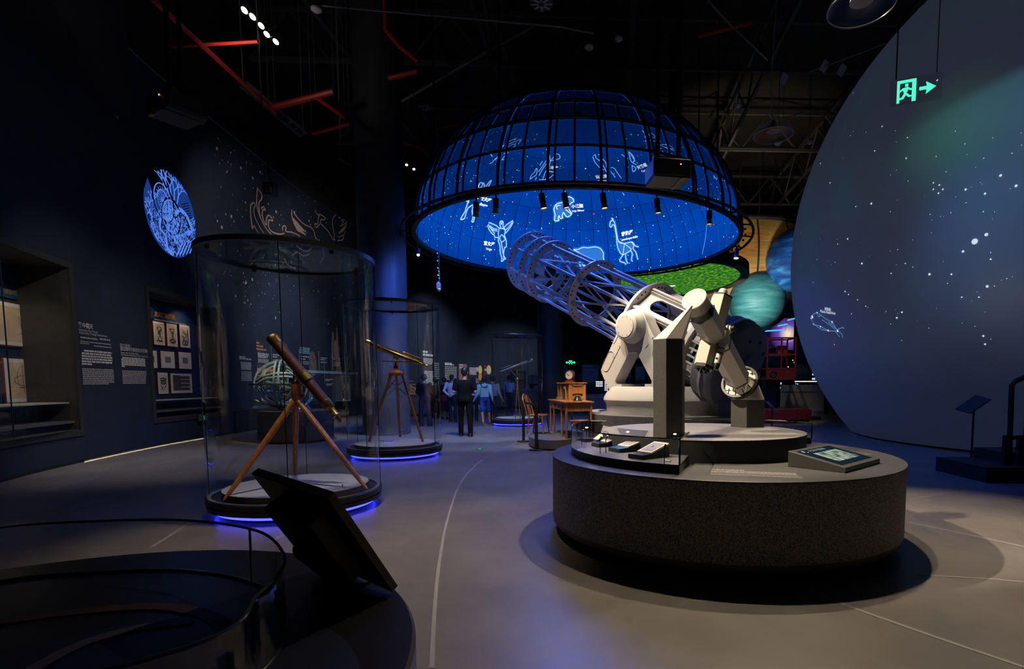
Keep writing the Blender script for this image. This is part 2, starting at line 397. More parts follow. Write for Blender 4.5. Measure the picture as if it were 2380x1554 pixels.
# dark bulkhead over the near part of the wall, back wall, right wall, ceiling
BLACK = mat('black_paint', (.011, .0105, .0105), .8); DARK = mat('dark_paint', (.013, .014, .018), .8, var=.1, vscale=2)
sb = wall_sz(330, 1040)[0] - .2
mb = MB(); pts = [wall_at(s, 6.75, 0) for s in [sb * i / 20 for i in range(21)]]
mb.prism([(p.x + .001, p.y, 6.75) for p in pts] + [(pts[-1].x + .35, pts[-1].y, 6.75), (-4.7, 2.0, 6.75)], (0, 0, 5))
obj('trim_3', mb, BLACK, kind='structure', smooth=False)
mb = MB()
for a, b_ in zip(SB, SB[1:]):
    mb.quad(wall_at(a, 8.4 if a >= sb - .3 else 6.75, .02), wall_at(b_, 8.4 if a >= sb - .3 else 6.75, .02), wall_at(b_, 12, .02), wall_at(a, 12, .02))
obj('trim_4', mb, BLACK, kind='structure', smooth=False)
wall_back = obj('wall_back', MB().box((6, 41.1, 6), (34, .2, 12)), DARK, kind='structure', smooth=False)
obj('wall_right', MB().box((21.5, 20, 6), (.2, 44, 12)), DARK, kind='structure', smooth=False)
ceiling = obj('ceiling', MB().box((5, 20, 12.05), (36, 46, .1)), BLACK, kind='structure', smooth=False)
# columns
COLM = mat('column_paint', (.05, .052, .06), .45, var=.1, vscale=2)
obj('column_near', MB().lathe((-5.62, 15.0, 0), (0, 0, 1), [(.64, 0), (.64, .04), (.63, .05), (.63, 12)], 40), COLM, kind='structure')
obj('column_far', MB().lathe((-1.75, 26, 0), (0, 0, 1), [(.64, 0), (.64, .04), (.63, .05), (.63, 12)], 40), COLM, kind='structure')
# ------------------------------------------------------------------ suspended dome screen
DC = Vector((-.252, 15.876, 5.46)); DR = 4.5; DK = .80
def dome_p(az, ph, r=DR): return Vector((r * math.cos(ph) * math.cos(az), r * math.cos(ph) * math.sin(az), DK * r * math.sin(ph)))
def dome_hit(px, py, inset=.03):
    d = ray(px, py); k = DR - inset; sc = Vector((1 / k, 1 / k, 1 / (k * DK)))
    e = (EYE - DC) * sc; q = d * sc
    a, b_, c = q.dot(q), 2 * e.dot(q), e.dot(e) - 1; t = (-b_ + math.sqrt(max(0, b_ * b_ - 4 * a * c))) / (2 * a)
    return EYE + d * t - DC
dome_n = lambda p: Vector((p.x, p.y, p.z / DK ** 2)).normalized()
# light emitting mesh panels: bright inside, see-through dark netting from the back
def dome_mat(name, thru, col=(.0005, .044, .355), st=1.12, back=(.05, .045, .045)):
    m, n, L, o = nodes(name)
    tc = n.new('ShaderNodeTexCoord'); nz = n.new('ShaderNodeTexNoise'); nz.inputs['Scale'].default_value = .55; nz.inputs['Detail'].default_value = 3
    mp = n.new('ShaderNodeMapping'); mp.inputs[3].default_value = (1, 1, 1.4)
    L.new(tc.outputs['Object'], mp.inputs[0]); L.new(mp.outputs[0], nz.inputs['Vector'])
    rp = n.new('ShaderNodeValToRGB'); e = rp.color_ramp.elements; e[0].position, e[1].position = .3, .72
    e[0].color = tuple(x * .72 for x in col) + (1,); e[1].color = (col[0], col[1] * 1.35, col[2] * 1.22, 1)
    L.new(nz.outputs['Fac'], rp.inputs[0])
    em = n.new('ShaderNodeEmission'); L.new(rp.outputs[0], em.inputs[0]); em.inputs[1].default_value = st
    t = n.new('ShaderNodeBsdfTransparent'); t.inputs[0].default_value = (thru, thru, thru, 1)
    d = n.new('ShaderNodeBsdfDiffuse'); d.inputs[0].default_value = tuple(back) + (1,)
    ad = n.new('ShaderNodeAddShader'); L.new(t.outputs[0], ad.inputs[0]); L.new(d.outputs[0], ad.inputs[1])
    g = n.new('ShaderNodeNewGeometry'); x = n.new('ShaderNodeMixShader'); L.new(g.outputs['Backfacing'], x.inputs[0])
    L.new(em.outputs[0], x.inputs[1]); L.new(ad.outputs[0], x.inputs[2]); L.new(x.outputs[0], o.inputs[0]); return m
dome = thing('dome_screen', 'huge blue star-map dome screen with dark ribs hung from the ceiling', 'dome screen', DC)
ROWS = [(.0, 13.5, 52, .46), (13.5, 25, 52, .20), (25, 35, 52, .03), (35, 47, 26, .03), (47, 60, 26, .02), (60, 74, 26, .02), (74, 88.5, 26, .02)]
for ri, (p0, p1, nc, thru) in enumerate(ROWS):
    mt = dome_mat('screen_row_%d' % ri, thru, back=(.03, .028, .03) if ri < 2 else (.15, .13, .12))
    w_ = 2 * pi / nc; mb = MB(); k = 3 if nc > 30 else 4; g = .002
    for j in range(3):
        for i in range(k):
            a0, a1 = g + (w_ - 2 * g) * i / k, g + (w_ - 2 * g) * (i + 1) / k
            q0, q1 = R(p0 + .06 + (p1 - p0 - .12) * j / 3), R(p0 + .06 + (p1 - p0 - .12) * (j + 1) / 3)
            mb.quad(dome_p(a0, q0), dome_p(a0, q1), dome_p(a1, q1), dome_p(a1, q0))      # faces look inwards
    me = mb.mesh('panel', 60); me.materials.append(mt)
    for i in range(nc): obj('panel', me, None, dome, rz=w_ * i)
IRON = mat('black_steel', (.012, .013, .016), .5)
mb = MB()
for i in range(26):
    a = 2 * pi * i / 26; mb = MB(); mb.tube([dome_p(a, R(q), DR + .09) for q in (0, 8, 16, 24, 32, 42, 52, 64, 76, 88)], .035, 6); mb.tube([dome_p(a + .03, R(q), DR + .05) for q in (0, 8, 16, 24, 35)], .022, 4)
    obj('rib', mb, IRON, dome)
for i in range(26):
    a = 2 * pi * (i + .5) / 26; obj('thin_rib', MB().tube([dome_p(a, R(q), DR + .05) for q in (0, 8, 16, 25, 35)], .025, 4), IRON, dome)
for q, rr in ((13.5, .028), (25, .035), (35, .03), (47, .03), (60, .03), (74, .03), (88, .05)):
    obj('hoop', MB().torus((0, 0, DK * (DR + .06) * math.sin(R(q))), (0, 0, 1), (DR + .06) * math.cos(R(q)), rr, 96, 6), IRON, dome)
rim = MB(); rim.band((0, 0, 0), (0, 0, 1), DR - .01, DR + .10, -.06, .03, 104)
obj('rim', rim, IRON, dome)
obj('outer_rail', MB().torus((0, 0, -.05), (0, 0, 1), DR + .36, .035, 104, 8), IRON, dome)
brk = MB().bar(dome_p(0, 0, DR + .05), dome_p(0, 0, DR + .36) - Vector((0, 0, .05)), .03).mesh('rail_bracket'); brk.materials.append(IRON)
for i in range(26): obj('rail_bracket', brk, None, dome, rz=2 * pi * i / 26 + .06)
mb = MB()
for i in range(104):
    if i % 2: continue
    a = 2 * pi * i / 104; mb.box(dome_p(a, 0, DR + .16) + Vector((0, 0, -.06)), (.05, .05, .05), a)
tag(obj('rail_clamp', mb, IRON, dome), kind='stuff')
for i in range(8):
    a = 2 * pi * i / 8 + .35; p = dome_p(a, R(30), DR + .08)
    obj('hanger_rod', MB().cone(p, (p.x, p.y, 12 - DC.z), .022, n=6), IRON, dome)
# star dots and constellation drawings shown on the inside
STAR = emis('star_white', (.75, .85, 1), 1.5); LINE = emis('line_white', (.50, .70, 1), 1.5); GLOW = emis('line_glow', (.02, .17, .72), 1.0); DIML = emis('line_dim', (.16, .40, 1), 1.9)
rng = random.Random(3); mb = MB()
for i in range(620):
    a, q = rng.uniform(0, 2 * pi), math.asin(rng.uniform(.0, .9)); r = rng.choice((.007, .009, .012, .016)); c = dome_p(a, q, DR - .02)
    nn = dome_n(c); x, y, z = frame(nn); mb.add([c + x * (r * math.cos(t * pi / 3)) + y * (r * math.sin(t * pi / 3)) for t in range(6)], [(0, 1, 2, 3, 4, 5)])
tag(obj('star_field', mb, STAR, dome, smooth=False), kind='stuff')
ZO = lambda x0, y0, k: (lambda pts: [(x0 + a * k, y0 + b_ * k) for a, b_ in pts])
zc = ZO(1040, 430, 480 / 2380)                                  # tracing scale of the middle figures
zl = ZO(1050, 270, 350 / 2380); zr = ZO(1350, 270, 390 / 2380)
def figure(strokes, wd=.028, m=LINE, glow=None, fill=None, sm=True, name='constellation'):
    mb = MB()
    for st in strokes:
        p = [dome_hit(x, y) for x, y in st]
        if sm and len(p) > 2: p = smoothc(p, 3)
        mb.ribbon(p, wd, dome_n)
    root = obj(name, mb, m, dome, smooth=False)
    if glow:
        g = MB()
        for st in strokes: g.ribbon([dome_hit(x, y, .02) for x, y in st], glow, dome_n)
        obj('halo', g, GLOW, root, smooth=False)
    if fill:
        f = MB()
        for poly in fill: p = [dome_hit(x, y, .022) for x, y in poly]; f.add(p, [tuple(range(len(p)))])
        obj('tint', f, emis('figure_tint', (.03, .19, .70), 1.0), root, smooth=False)
bear = zc([(1232, 405), (1240, 340), (1228, 280), (1240, 240), (1270, 212), (1320, 200), (1350, 175), (1370, 145), (1410, 135), (1450, 165), (1452, 190), (1425, 205), (1405, 235), (1400, 280), (1432, 325), (1400, 360), (1370, 362), (1345, 325), (1335, 315), (1320, 360), (1330, 375), (1300, 385), (1285, 350), (1275, 385), (1285, 405), (1250, 412), (1232, 405)])
figure([bear, zc([(1255, 240), (1305, 235), (1305, 270), (1265, 275), (1255, 240)]), zc([(1305, 265), (1350, 270), (1385, 300), (1425, 330)])], .03, glow=.12, fill=[bear[:-1]])
vir = [zc([(625, 410), (605, 425), (605, 460), (615, 490), (595, 505), (585, 560), (590, 600), (545, 600), (540, 575)]), zc([(625, 410), (642, 425), (640, 470), (650, 495), (660, 505), (665, 545), (655, 580), (675, 630), (678, 710), (655, 715)]),
       zc([(600, 500), (560, 465), (475, 430)]), zc([(462, 462), (480, 510), (510, 555), (540, 575)]), zc([(470, 450), (500, 500), (545, 560)]), zc([(650, 490), (690, 450), (758, 408)]), zc([(758, 420), (735, 470), (690, 530), (660, 560)]), zc([(745, 430), (700, 490), (665, 520)]),
       zc([(590, 600), (585, 640), (605, 700), (610, 785), (628, 840), (622, 880), (640, 870), (650, 845), (645, 780), (660, 715)]), zc([(650, 820), (672, 850), (655, 852)]), zc([(600, 610), (625, 570), (665, 625), (620, 655), (600, 610)]), zc([(620, 655), (640, 780), (655, 830)]), zc([(610, 500), (640, 500), (660, 510)]), zc([(615, 420), (622, 455), (632, 420)]), zc([(490, 470), (530, 500), (575, 510)]), zc([(500, 500), (535, 520), (575, 530)])]
figure(vir, .020, glow=.08)
gir = [zc([(1895, 375), (1898, 405), (1880, 420), (1870, 470), (1885, 485), (1905, 455), (1925, 470), (1940, 540), (1950, 610), (1955, 680), (1970, 740), (2000, 790), (2020, 805), (1985, 860), (1995, 880), (2040, 895), (2060, 915)]),
       zc([(1898, 405), (1920, 420), (1935, 470), (1950, 560), (1965, 630), (1990, 665), (2040, 672), (2120, 655), (2140, 665), (2165, 700), (2205, 712)]), zc([(2120, 655), (2145, 690), (2140, 735), (2170, 770), (2195, 860)]), zc([(2110, 750), (2130, 790), (2120, 860), (2135, 880)]),
       zc([(2025, 805), (2050, 790), (2055, 840), (2075, 905)]), zc([(2050, 790), (2100, 760), (2118, 735)]), zc([(2040, 675), (2022, 800)]), zc([(2040, 675), (2118, 735)]), zc([(1965, 650), (2040, 675)]), zc([(1908, 380), (1905, 405)])]
figure(gir, .021, glow=.10, fill=[zc([(1950, 610), (1990, 665), (2040, 672), (2120, 655), (2145, 690), (2140, 735), (2100, 760), (2050, 790), (2000, 790), (1970, 740)])])
maj = zc([(1450, 740), (1500, 742), (1560, 718), (1620, 722), (1700, 712), (1760, 730), (1795, 780), (1795, 840), (1805, 880), (1720, 885), (1640, 850), (1520, 780), (1450, 740)])
figure([maj, zc([(1560, 800), (1660, 795), (1760, 790), (1690, 825), (1650, 850)]), zc([(1610, 795), (1620, 840), (1700, 880)]), zc([(1520, 885), (1580, 940), (1540, 950), (1520, 885)]), zc([(1560, 905), (1600, 940)]), zc([(1500, 960), (1540, 970)])], .024, glow=.13, fill=[maj[:-1]])
boo = [zc([(275, 110), (255, 150), (240, 190), (215, 260), (205, 300), (165, 365), (152, 395), (195, 385), (215, 320), (240, 260), (300, 225)]), zc([(300, 225), (285, 300), (295, 370), (280, 420), (300, 422), (310, 370), (320, 290), (325, 250)]), zc([(215, 175), (250, 200)]), zc([(330, 95), (380, 85)]), zc([(340, 140), (365, 110), (350, 160)]), zc([(345, 50), (365, 0), (375, -10)]),
       zl([(405, 1150), (440, 1060), (460, 1050), (490, 1060), (470, 1120), (440, 1130)]), zl([(500, 1050), (520, 1100), (500, 1140)]), zl([(540, 1110), (600, 1030), (625, 1015), (580, 1110)]), zc([(360, 220), (430, 240)])]
figure(boo, .027, glow=.09)
figure([zl([(1235, 1000), (1260, 930), (1310, 880), (1340, 820), (1350, 860), (1330, 930), (1270, 970), (1235, 1000)]), zl([(1390, 780), (1420, 730), (1440, 710)]), zl([(1370, 880), (1440, 780), (1520, 660), (1540, 600), (1555, 720), (1520, 820), (1470, 900), (1440, 1000)]), zl([(1380, 940), (1420, 860), (1500, 740)]), zl([(1560, 710), (1650, 600), (1705, 620), (1700, 670), (1620, 690), (1560, 710)]), zl([(1380, 1000), (1480, 1000), (1540, 980), (1600, 930), (1635, 910)]), zl([(1320, 1010), (1340, 960)])], .028, DIML)
figure([zl([(600, 750), (640, 730), (680, 680), (760, 610)]), zl([(620, 600), (640, 640)]), zl([(670, 560), (720, 540), (700, 580)]), zl([(660, 700), (760, 640)]), zl([(790, 690), (860, 600), (900, 570)]), zl([(810, 560), (860, 500), (980, 440), (1000, 470), (900, 540), (820, 600)]), zl([(790, 490), (830, 450)]), zl([(880, 410), (1030, 345)]), zl([(900, 440), (1100, 360)]), zl([(1050, 440), (1100, 370)]), zl([(940, 520), (980, 490)]), zl([(790, 690), (830, 685)])], .03, DIML)
figure([zr([(170, 570), (200, 650), (260, 720), (330, 760)]), zr([(180, 560), (205, 545), (215, 590), (260, 620), (300, 600), (260, 545), (245, 550)]), zr([(300, 600), (350, 650), (365, 720), (370, 800), (330, 720), (280, 650)]), zr([(425, 730), (470, 735), (510, 790), (575, 880)]), zr([(430, 790), (490, 870)]), zr([(525, 940), (550, 1000), (580, 1022)])], .028, DIML)
figure([zr([(575, 540), (620, 570), (670, 605)]), zr([(680, 500), (740, 560), (760, 630), (720, 650), (690, 560), (680, 500)]), zr([(720, 650), (790, 690)]), zr([(735, 700), (780, 740), (740, 790), (725, 690)]), zr([(700, 520), (770, 640)])], .03, DIML)
figure([zr([(870, 200), (890, 230)]), zr([(910, 280), (930, 320)]), zr([(940, 240), (1000, 290), (1080, 320), (1130, 360)]), zr([(970, 230), (1020, 250), (1060, 300)]), zr([(980, 340), (1060, 360), (1130, 410), (1200, 440), (1330, 490)]), zr([(1140, 400), (1250, 410), (1320, 470)]), zr([(1240, 440), (1300, 470)]), zr([(1110, 450), (1150, 460)]), zr([(1270, 520), (1310, 545)]), zr([(1150, 490), (1175, 515)])], .03, DIML)
figure([zr([(1700, 680), (1740, 730), (1790, 820)]), zr([(1880, 840), (1925, 895)])], .05, DIML)
# thin upright track of a satellite on the right of the map
figure([[(1646, 440), (1645, 490), (1640, 550), (1632, 590)]], .012, DIML)
def dome_text(px, py, tx, ty, cn, la, size):
    size *= .42
    """name centred at a pixel; tx,ty a second pixel along the line of writing."""
    o = dome_hit(px, py, .035); e = dome_hit(tx, ty, .035); u = (e - o).normalized(); nn = -dome_n(o); up = nn.cross(u).normalized()
    if up.z < 0: up = -up
    fn = lambda a, b_: o + u * a + up * b_
    lettering(cn, size, fn, STAR, dome, 'CENTER', bold=.004, name='name_label')
    fn2 = lambda a, b_: o + u * a + up * (b_ - size * 1.05)
    lettering(la, size * .72, fn2, STAR, dome, 'CENTER', bold=.002, name='name_label')
dome_text(1342, 482, 1372, 480, '小熊座', 'Ursa Minor', .34)
dome_text(1459, 545, 1490, 538, '鹿豹座', 'Camelopardalis', .38)
dome_text(1137, 570, 1165, 574, '室女座', 'Virgo', .36)
dome_text(1128, 467, 1150, 473, '牧夫座', 'Bootes', .36)
dome_text(1283, 392, 1300, 393, '天龙座', 'Draco', .32)
dome_text(1399, 413, 1420, 411, '仙王座', 'Cepheus', .34)
dome_text(1494, 389, 1515, 381, '天鹅座', 'Cygnus', .34)
c = dome_hit(1380, 497, .03); x, y, z = frame(dome_n(c)); obj('status_light', MB().box(c, (.07, .03, .03)), emis('red_led', (1, .01, .02), 1.5), dome)
# lamps clamped to the rim of the dome
lampb = mat('lamp_black', (.01, .01, .011), .4); lampl = emis('lamp_face', (1, .80, .58), 2.2); lampi = mat('lamp_inside', (.5, .4, .3), .3, metal=.6)
def rim_lamp(px, py, tgt, watts, deg, label, col=WARM, r=.065, ln=.30):
    """short can lamp hanging under the near rim."""
    top = ASP(px, py, DC, DR + .1, False) if False else None
    d = ray(px, py); best = None
    for i in range(400):                                        # where the sight line passes the rim circle
        a = -pi + pi * i / 400; q = DC + dome_p(a, 0, DR + .1)
        u = (q - EYE); pxl = CXP + F * u.dot(RGT) / u.dot(FWD)
        if best is None or abs(pxl - px) < best[0]: best = (abs(pxl - px), q)
    q = best[1] + Vector((0, 0, -.12)); t = thing('rim_lamp', label, 'lamp', q, 0, 'can lamps under the dome rim')
    dr = (Vector(tgt) - q).normalized(); dr = (dr + Vector((0, 0, -.9))).normalized()
    obj('hanger', MB().cone((0, 0, .04), (0, 0, -.06), .018, n=8), lampb, t)
    a, b_ = Vector((0, 0, -.05)), Vector((0, 0, -.05)) + dr * ln
    obj('body', MB().lathe(a, dr, [(.0, 0), (r, 0), (r, ln * .62), (r * .85, ln * .66)], 16), lampb, t)
    ho = MB().lathe(a, dr, [(r * .85, ln * .64), (r * 1.25, ln), (r * 1.15, ln), (r * .7, ln * .68)], 16, True); obj('hood', ho, lampi, t)
    obj('lens', MB().lathe(a, dr, [(0, ln * .90), (r * .98, ln * .90), (r * .98, ln * .93), (0, ln * .95)], 12), lampl, t)
    if watts: spot(q + a + dr * (ln + .06), tgt, watts, deg, col, .4, .05)
rim_lamp(1105, 470, (-3.4, 16.5, 0), 650, 75, 'can lamp nearest the left end of the dome rim, over the herdsman figure', (.75, .82, 1))
rim_lamp(1152, 455, (-2.6, 13.8, 0), 420, 70, 'can lamp on the dome rim right of the herdsman name', (.80, .85, 1))
rim_lamp(1258, 440, (.3, 11.5, 2), 320, 46, 'glowing can lamp on the dome rim left of the small bear')
rim_lamp(1309, 437, (1.0, 11.8, 1.5), 360, 46, 'glowing can lamp on the dome rim right above the small bear')
rim_lamp(1402, 436, (1.6, 11.6, 1), 300, 46, 'can lamp with square hood at the middle of the dome rim')
rim_lamp(1527, 442, (2.5, 12, 1), 160, 50, 'can lamp on the dome rim just under the hanging projector')
rim_lamp(1649, 465, (3, 13, 0), 60, 50, 'can lamp on the dome rim at the right, above the bright track')
rim_lamp(1713, 500, (3, 13, 0), 0, 50, 'can lamp at the far right end of the dome rim')
# ------------------------------------------------------------------ front pedestal
PC = Vector((1.27, 5.19, 0)); PR = 1.6; PT = .735
m, n, L, out = nodes('granite'); b = n.new('ShaderNodeBsdfPrincipled'); L.new(b.outputs[0], out.inputs[0])
tc = n.new('ShaderNodeTexCoord'); v = n.new('ShaderNodeTexVoronoi'); v.inputs['Scale'].default_value = 150; L.new(tc.outputs['Object'], v.inputs['Vector'])
nz = n.new('ShaderNodeTexNoise'); nz.inputs['Scale'].default_value = 260; nz.inputs['Detail'].default_value = 4; L.new(tc.outputs['Object'], nz.inputs['Vector'])
mx = n.new('ShaderNodeMixRGB'); mx.blend_type = 'MULTIPLY'; mx.inputs[0].default_value = 1; L.new(v.outputs['Color'], mx.inputs[1]); L.new(nz.outputs['Fac'], mx.inputs[2])
rp = n.new('ShaderNodeValToRGB'); e = rp.color_ramp.elements; e[0].position, e[1].position = .10, .45; e[0].color = (.035, .035, .037, 1); e[1].color = (.27, .25, .225, 1)
L.new(mx.outputs[0], rp.inputs[0]); L.new(rp.outputs[0], b.inputs['Base Color']); b.inputs['Roughness'].default_value = .6
GRAN = m
SLATE = mat('slate_top', (.055, .055, .058), .45, var=.08, vscale=30); SATB = mat('satin_black', (.016, .016, .017), .35); MATB = mat('matt_black', (.012, .012, .012), .7)
ped = thing('round_pedestal', 'large round pedestal with speckled dark granite side under the white hexagonal telescope', 'pedestal', PC)
obj('side', MB().lathe((0, 0, 0), (0, 0, 1), [(PR, .15), (PR, PT - .018), (PR - .05, PT - .018), (PR - .05, .15)], 128, True), GRAN, ped)
obj('top', MB().lathe((0, 0, 0), (0, 0, 1), [(0, PT - .03), (PR - .02, PT - .03), (PR + .004, PT - .016), (PR + .004, PT - .003), (PR - .003, PT), (0, PT)], 128), SLATE, ped)
obj('skirt', MB().lathe((0, 0, 0), (0, 0, 1), [(PR, .15), (PR - .004, .12), (PR - .03, .085), (PR - .09, .06), (PR - .25, .05), (PR - .25, .15)], 128, True), mat('skirt_dark', (.05, .048, .045), .4), ped)
obj('plinth', MB().lathe((0, 0, 0), (0, 0, 1), [(0, 0), (PR - .26, 0), (PR - .26, .055), (0, .055)], 96), MATB, ped)
def at_local(px, py, z, root): p = AZ(px, py, z); return p - root
def local_ann(u, v_, yy, x0): return None
# printed caption on the pedestal top
WPRINT = mat('white_print', (.62, .60, .56), .6); GPRINT = mat('grey_print', (.34, .33, .31), .6)
o_ = AZ(1652, 1091, PT + .002) - PC; rx = (AZ(1845, 1098, PT + .002) - PC - o_); wl = rx.length; rx.normalize(); upv = Vector((-rx.y, rx.x, 0))
fn = plane_fn(o_, rx, upv)
lettering('大型反射望远镜', .036, plane_fn(o_ + upv * .012, rx, upv), WPRINT, ped)
rr = random.Random(5)
obj('caption', lines_mesh([(.0 if i else .03, wl * 1.02, -.03 - .02 * i, .011) for i in range(6)] + [(.0, wl * 1.05, -.165 - .014 * i, .007) for i in range(6)], fn, None, rr), GPRINT, ped, smooth=False)
# low disc standing on the pedestal
DSC = Vector((1.16, 5.42, PT)); DSR = 1.0; DST = .93
disc = thing('round_platform', 'low round grey platform on the granite pedestal carrying two dark pillars', 'platform', DSC)
obj('side', MB().lathe((0, 0, 0), (0, 0, 1), [(0, 0), (DSR, 0), (DSR, DST - PT - .006), (0, DST - PT - .006)], 96), mat('platform_side', (.03, .03, .031), .6), disc)
obj('top', MB().lathe((0, 0, 0), (0, 0, 1), [(0, DST - PT - .006), (DSR + .002, DST - PT - .006), (DSR + .002, DST - PT - .002), (DSR - .003, DST - PT), (0, DST - PT)], 96), mat('platform_top', (.20, .195, .185), .5, var=.06, vscale=20), disc)
# ------------------------------------------------------------------ arc shaped glass showcases on the pedestal
GLASS = glass('clear_glass', (.96, .975, .975)); GTOP = glass('case_glass', (.86, .88, .88), 1.0); EDGE = mat('glass_edge', (.02, .03, .03), .15)
def arc_case(a0, a1, label, zt, name='showcase'):
    t = thing(name, label, 'showcase', (PC.x, PC.y, PT)); ro = 1.42; n_ = 28; zb = .065; h = zt - PT
    oc = [Vector((ro * math.cos(a0 + (a1 - a0) * i / n_), ro * math.sin(a0 + (a1 - a0) * i / n_), 0)) for i in range(n_ + 1)]
    dc = DSC - PC; ic = []
    for p in oc:                                                # inner edge hugs the round platform
        d = Vector((p.x - dc.x, p.y - dc.y, 0)); d.normalize(); ic.append(Vector((dc.x, dc.y, 0)) + d * (DSR + .02))
    def ringm(z0, z1, ins=0.0):
        mb = MB(); k = n_ + 1; vs = []
        for z in (z0, z1):
            vs += [Vector((p.x, p.y, z)) for p in oc]; vs += [Vector((p.x, p.y, z)) for p in ic]
        T = 2 * k; fs = []
        for i in range(n_):
            fs += [(i, i + 1, T + i + 1, T + i), (k + i + 1, k + i, T + k + i, T + k + i + 1), (T + i, T + i + 1, T + k + i + 1, T + k + i), (k + i, k + i + 1, i + 1, i)]
        fs += [(k, 0, T, T + k), (n_, k + n_, T + k + n_, T + n_)]
        return mb.add(vs, fs)
    obj('base', ringm(0.0, zb), SATB, t, smooth=30)
    obj('deck', ringm(zb, zb + .004), mat('case_deck', (.14, .14, .15), .5), t, smooth=30)
    mb = MB()
    for i in range(n_): mb.quad(*[Vector((p.x, p.y, z)) for p, z in ((oc[i], zb), (oc[i + 1], zb), (oc[i + 1], h), (oc[i], h))])
    obj('front_glass', mb, GLASS, t)
    for p, q in ((oc[0], ic[0]), (oc[-1], ic[-1])): obj('end_glass', MB().quad(*[Vector((x.x, x.y, z)) for x, z in ((p, zb), (q, zb), (q, h), (p, h))]), GLASS, t, smooth=False)
    mb = MB()
    for i in range(n_): mb.quad(*[Vector((x.x, x.y, h)) for x in (oc[i], oc[i + 1], ic[i + 1], ic[i])])
    obj('top_glass', mb, GTOP, t, smooth=False)
    obj('top_edge', MB().tube([p + Vector((0, 0, h)) for p in oc] , .006, 6).tube([oc[-1] + Vector((0, 0, h)), ic[-1] + Vector((0, 0, h))], .006, 6).tube([oc[0] + Vector((0, 0, h)), ic[0] + Vector((0, 0, h))], .006, 6), EDGE, t)
    for p in (oc[0], oc[-1]): obj('corner_edge', MB().bar(p + Vector((0, 0, zb)), p + Vector((0, 0, h)), .012), EDGE, t)
    return t
ca = arc_case(R(150), R(245.5), 'curved glass showcase with framed plates at the left of the granite pedestal', .995)
p_ = AZ(1907, 1029, PT) - PC; ar = math.atan2(p_.y, p_.x)
cb = arc_case(ar, ar + R(75), 'curved glass showcase behind the round platform at the right of the pedestal', .97)
# little spot stalks inside the left case
for x, y, lb_ in ((1352, 1034, 'leftmost thin black spot stalk in the curved showcase'), (1395, 1054, 'thin black spot stalk left of the pair in front of the blue caption'), (1408, 1052, 'thin black spot stalk right of the pair in front of the blue caption'), (1544, 1078, 'thin black spot stalk by the corner of the curved showcase')):
    p = AZ(x, y, PT + .07); t = thing('spot_stalk', lb_, 'lamp', p, 0, 'spot stalks in the curved showcase')
    obj('rod', MB().cone((0, 0, 0), (0, 0, .13), .004, n=6), SATB, t); obj('head', MB().cone((0, 0, .12), (.012, .012, .145), .009, n=8), SATB, t)
    obj('lens', MB().sphere((.014, .014, .146), .006, 8, 6), emis('tiny_led', (1, .9, .75), 4), t)
spot((.35, 4.55, .985), (.38, 4.2, .8), .9, 120, WARM, .6, .02); spot((.0, 5.0, .985), (.1, 4.7, .8), .9, 120, WARM, .6, .02); spot((.72, 4.35, .985), (.6, 4.1, .8), .7, 120, WARM, .6, .02)
# framed plates leaning on wedges, in the case
PAPER = mat('plate_paper', (.70, .62, .52), .6); PLATE = mat('plate_print', (.32, .31, .32), .5, var=.25, vscale=9)
def plate_stand(px, py, w_, d_, h_, rz, label, front, z=PT + .07):
    p = AZ(px, py, z); t = thing('plate_stand', label, 'display plate', p, rz, 'framed plates in the curved showcase')
    # wedge: low at the front (-y), high at the back
    mb = MB().prism([(-w_ / 2, -d_ / 2, 0), (-w_ / 2, d_ / 2, 0), (-w_ / 2, d_ / 2, h_), (-w_ / 2, -d_ / 2 + .10, .035), (-w_ / 2, -d_ / 2, .03)], (w_, 0, 0)); obj('stand', mb, MATB, t, smooth=False)
    sl = Vector((0, d_ - .10, h_ - .035)); L_ = sl.length; sl.normalize(); nn = Vector((0, -sl.z, sl.y)); M = Matrix((Vector((1, 0, 0)), sl, nn)).transposed()
    o = Vector((0, d_ / 2, h_)) - sl * (L_ / 2) + nn * .008
    obj('frame', MB().box(o, (w_ * .96, L_, .014), M=M), PAPER, t, smooth=False, bevel=.002)
    pr = obj('plate', MB().box(o + nn * .0078, (w_ * .72, L_ * .74, .002), M=M), PLATE, t, smooth=False)
    x, y, z_ = frame(nn); obj('blot', MB().lathe(o + nn * .009, nn, [(0, 0), (.008, 0), (.008, .001), (0, .001)], 10), mat('ink', (.02, .02, .02), .5), pr)
    q = Vector((0, -d_ / 2 + .05, .034)); obj('caption_panel', MB().box(q, (w_ * .98, .095, .006), M=Matrix.Rotation(R(3), 3, 'X')), front, t, smooth=False)
CAPB = mat('caption_black', (.02, .02, .02), .5); CAPBL = mat('caption_blue', (.02, .10, .26), .4, var=.4, vscale=14)
plate_stand(1508, 1062, .17, .30, .10, R(-52), 'framed sepia plate with a dark blot nearest the corner of the curved showcase', CAPB)
plate_stand(1459, 1047, .17, .30, .09, R(-58), 'framed plate with a blue caption panel in the middle of the curved showcase', CAPBL)
plate_stand(1413, 1036, .15, .28, .085, R(-64), 'framed grey plate third from the corner of the curved showcase', CAPB)
p = AZ(1388, 1024, PT + .07); t = thing('lit_book', 'open book with a brightly lit page at the back of the curved showcase', 'book', p, R(-62))
obj('page', MB().box((0, .05, .055), (.10, .16, .012), M=Matrix.Rotation(R(32), 3, 'X')), mat('lit_page', (.8, .76, .68), .6), t, smooth=False); obj('rest', MB().prism([(-.06, -.04, 0), (-.06, .12, 0), (-.06, .12, .095), (-.06, -.04, .005)], (.12, 0, 0)), MATB, t, smooth=False)
obj('caption_panel', MB().box((0, -.13, .02), (.13, .10, .03)), CAPB, t, smooth=False)
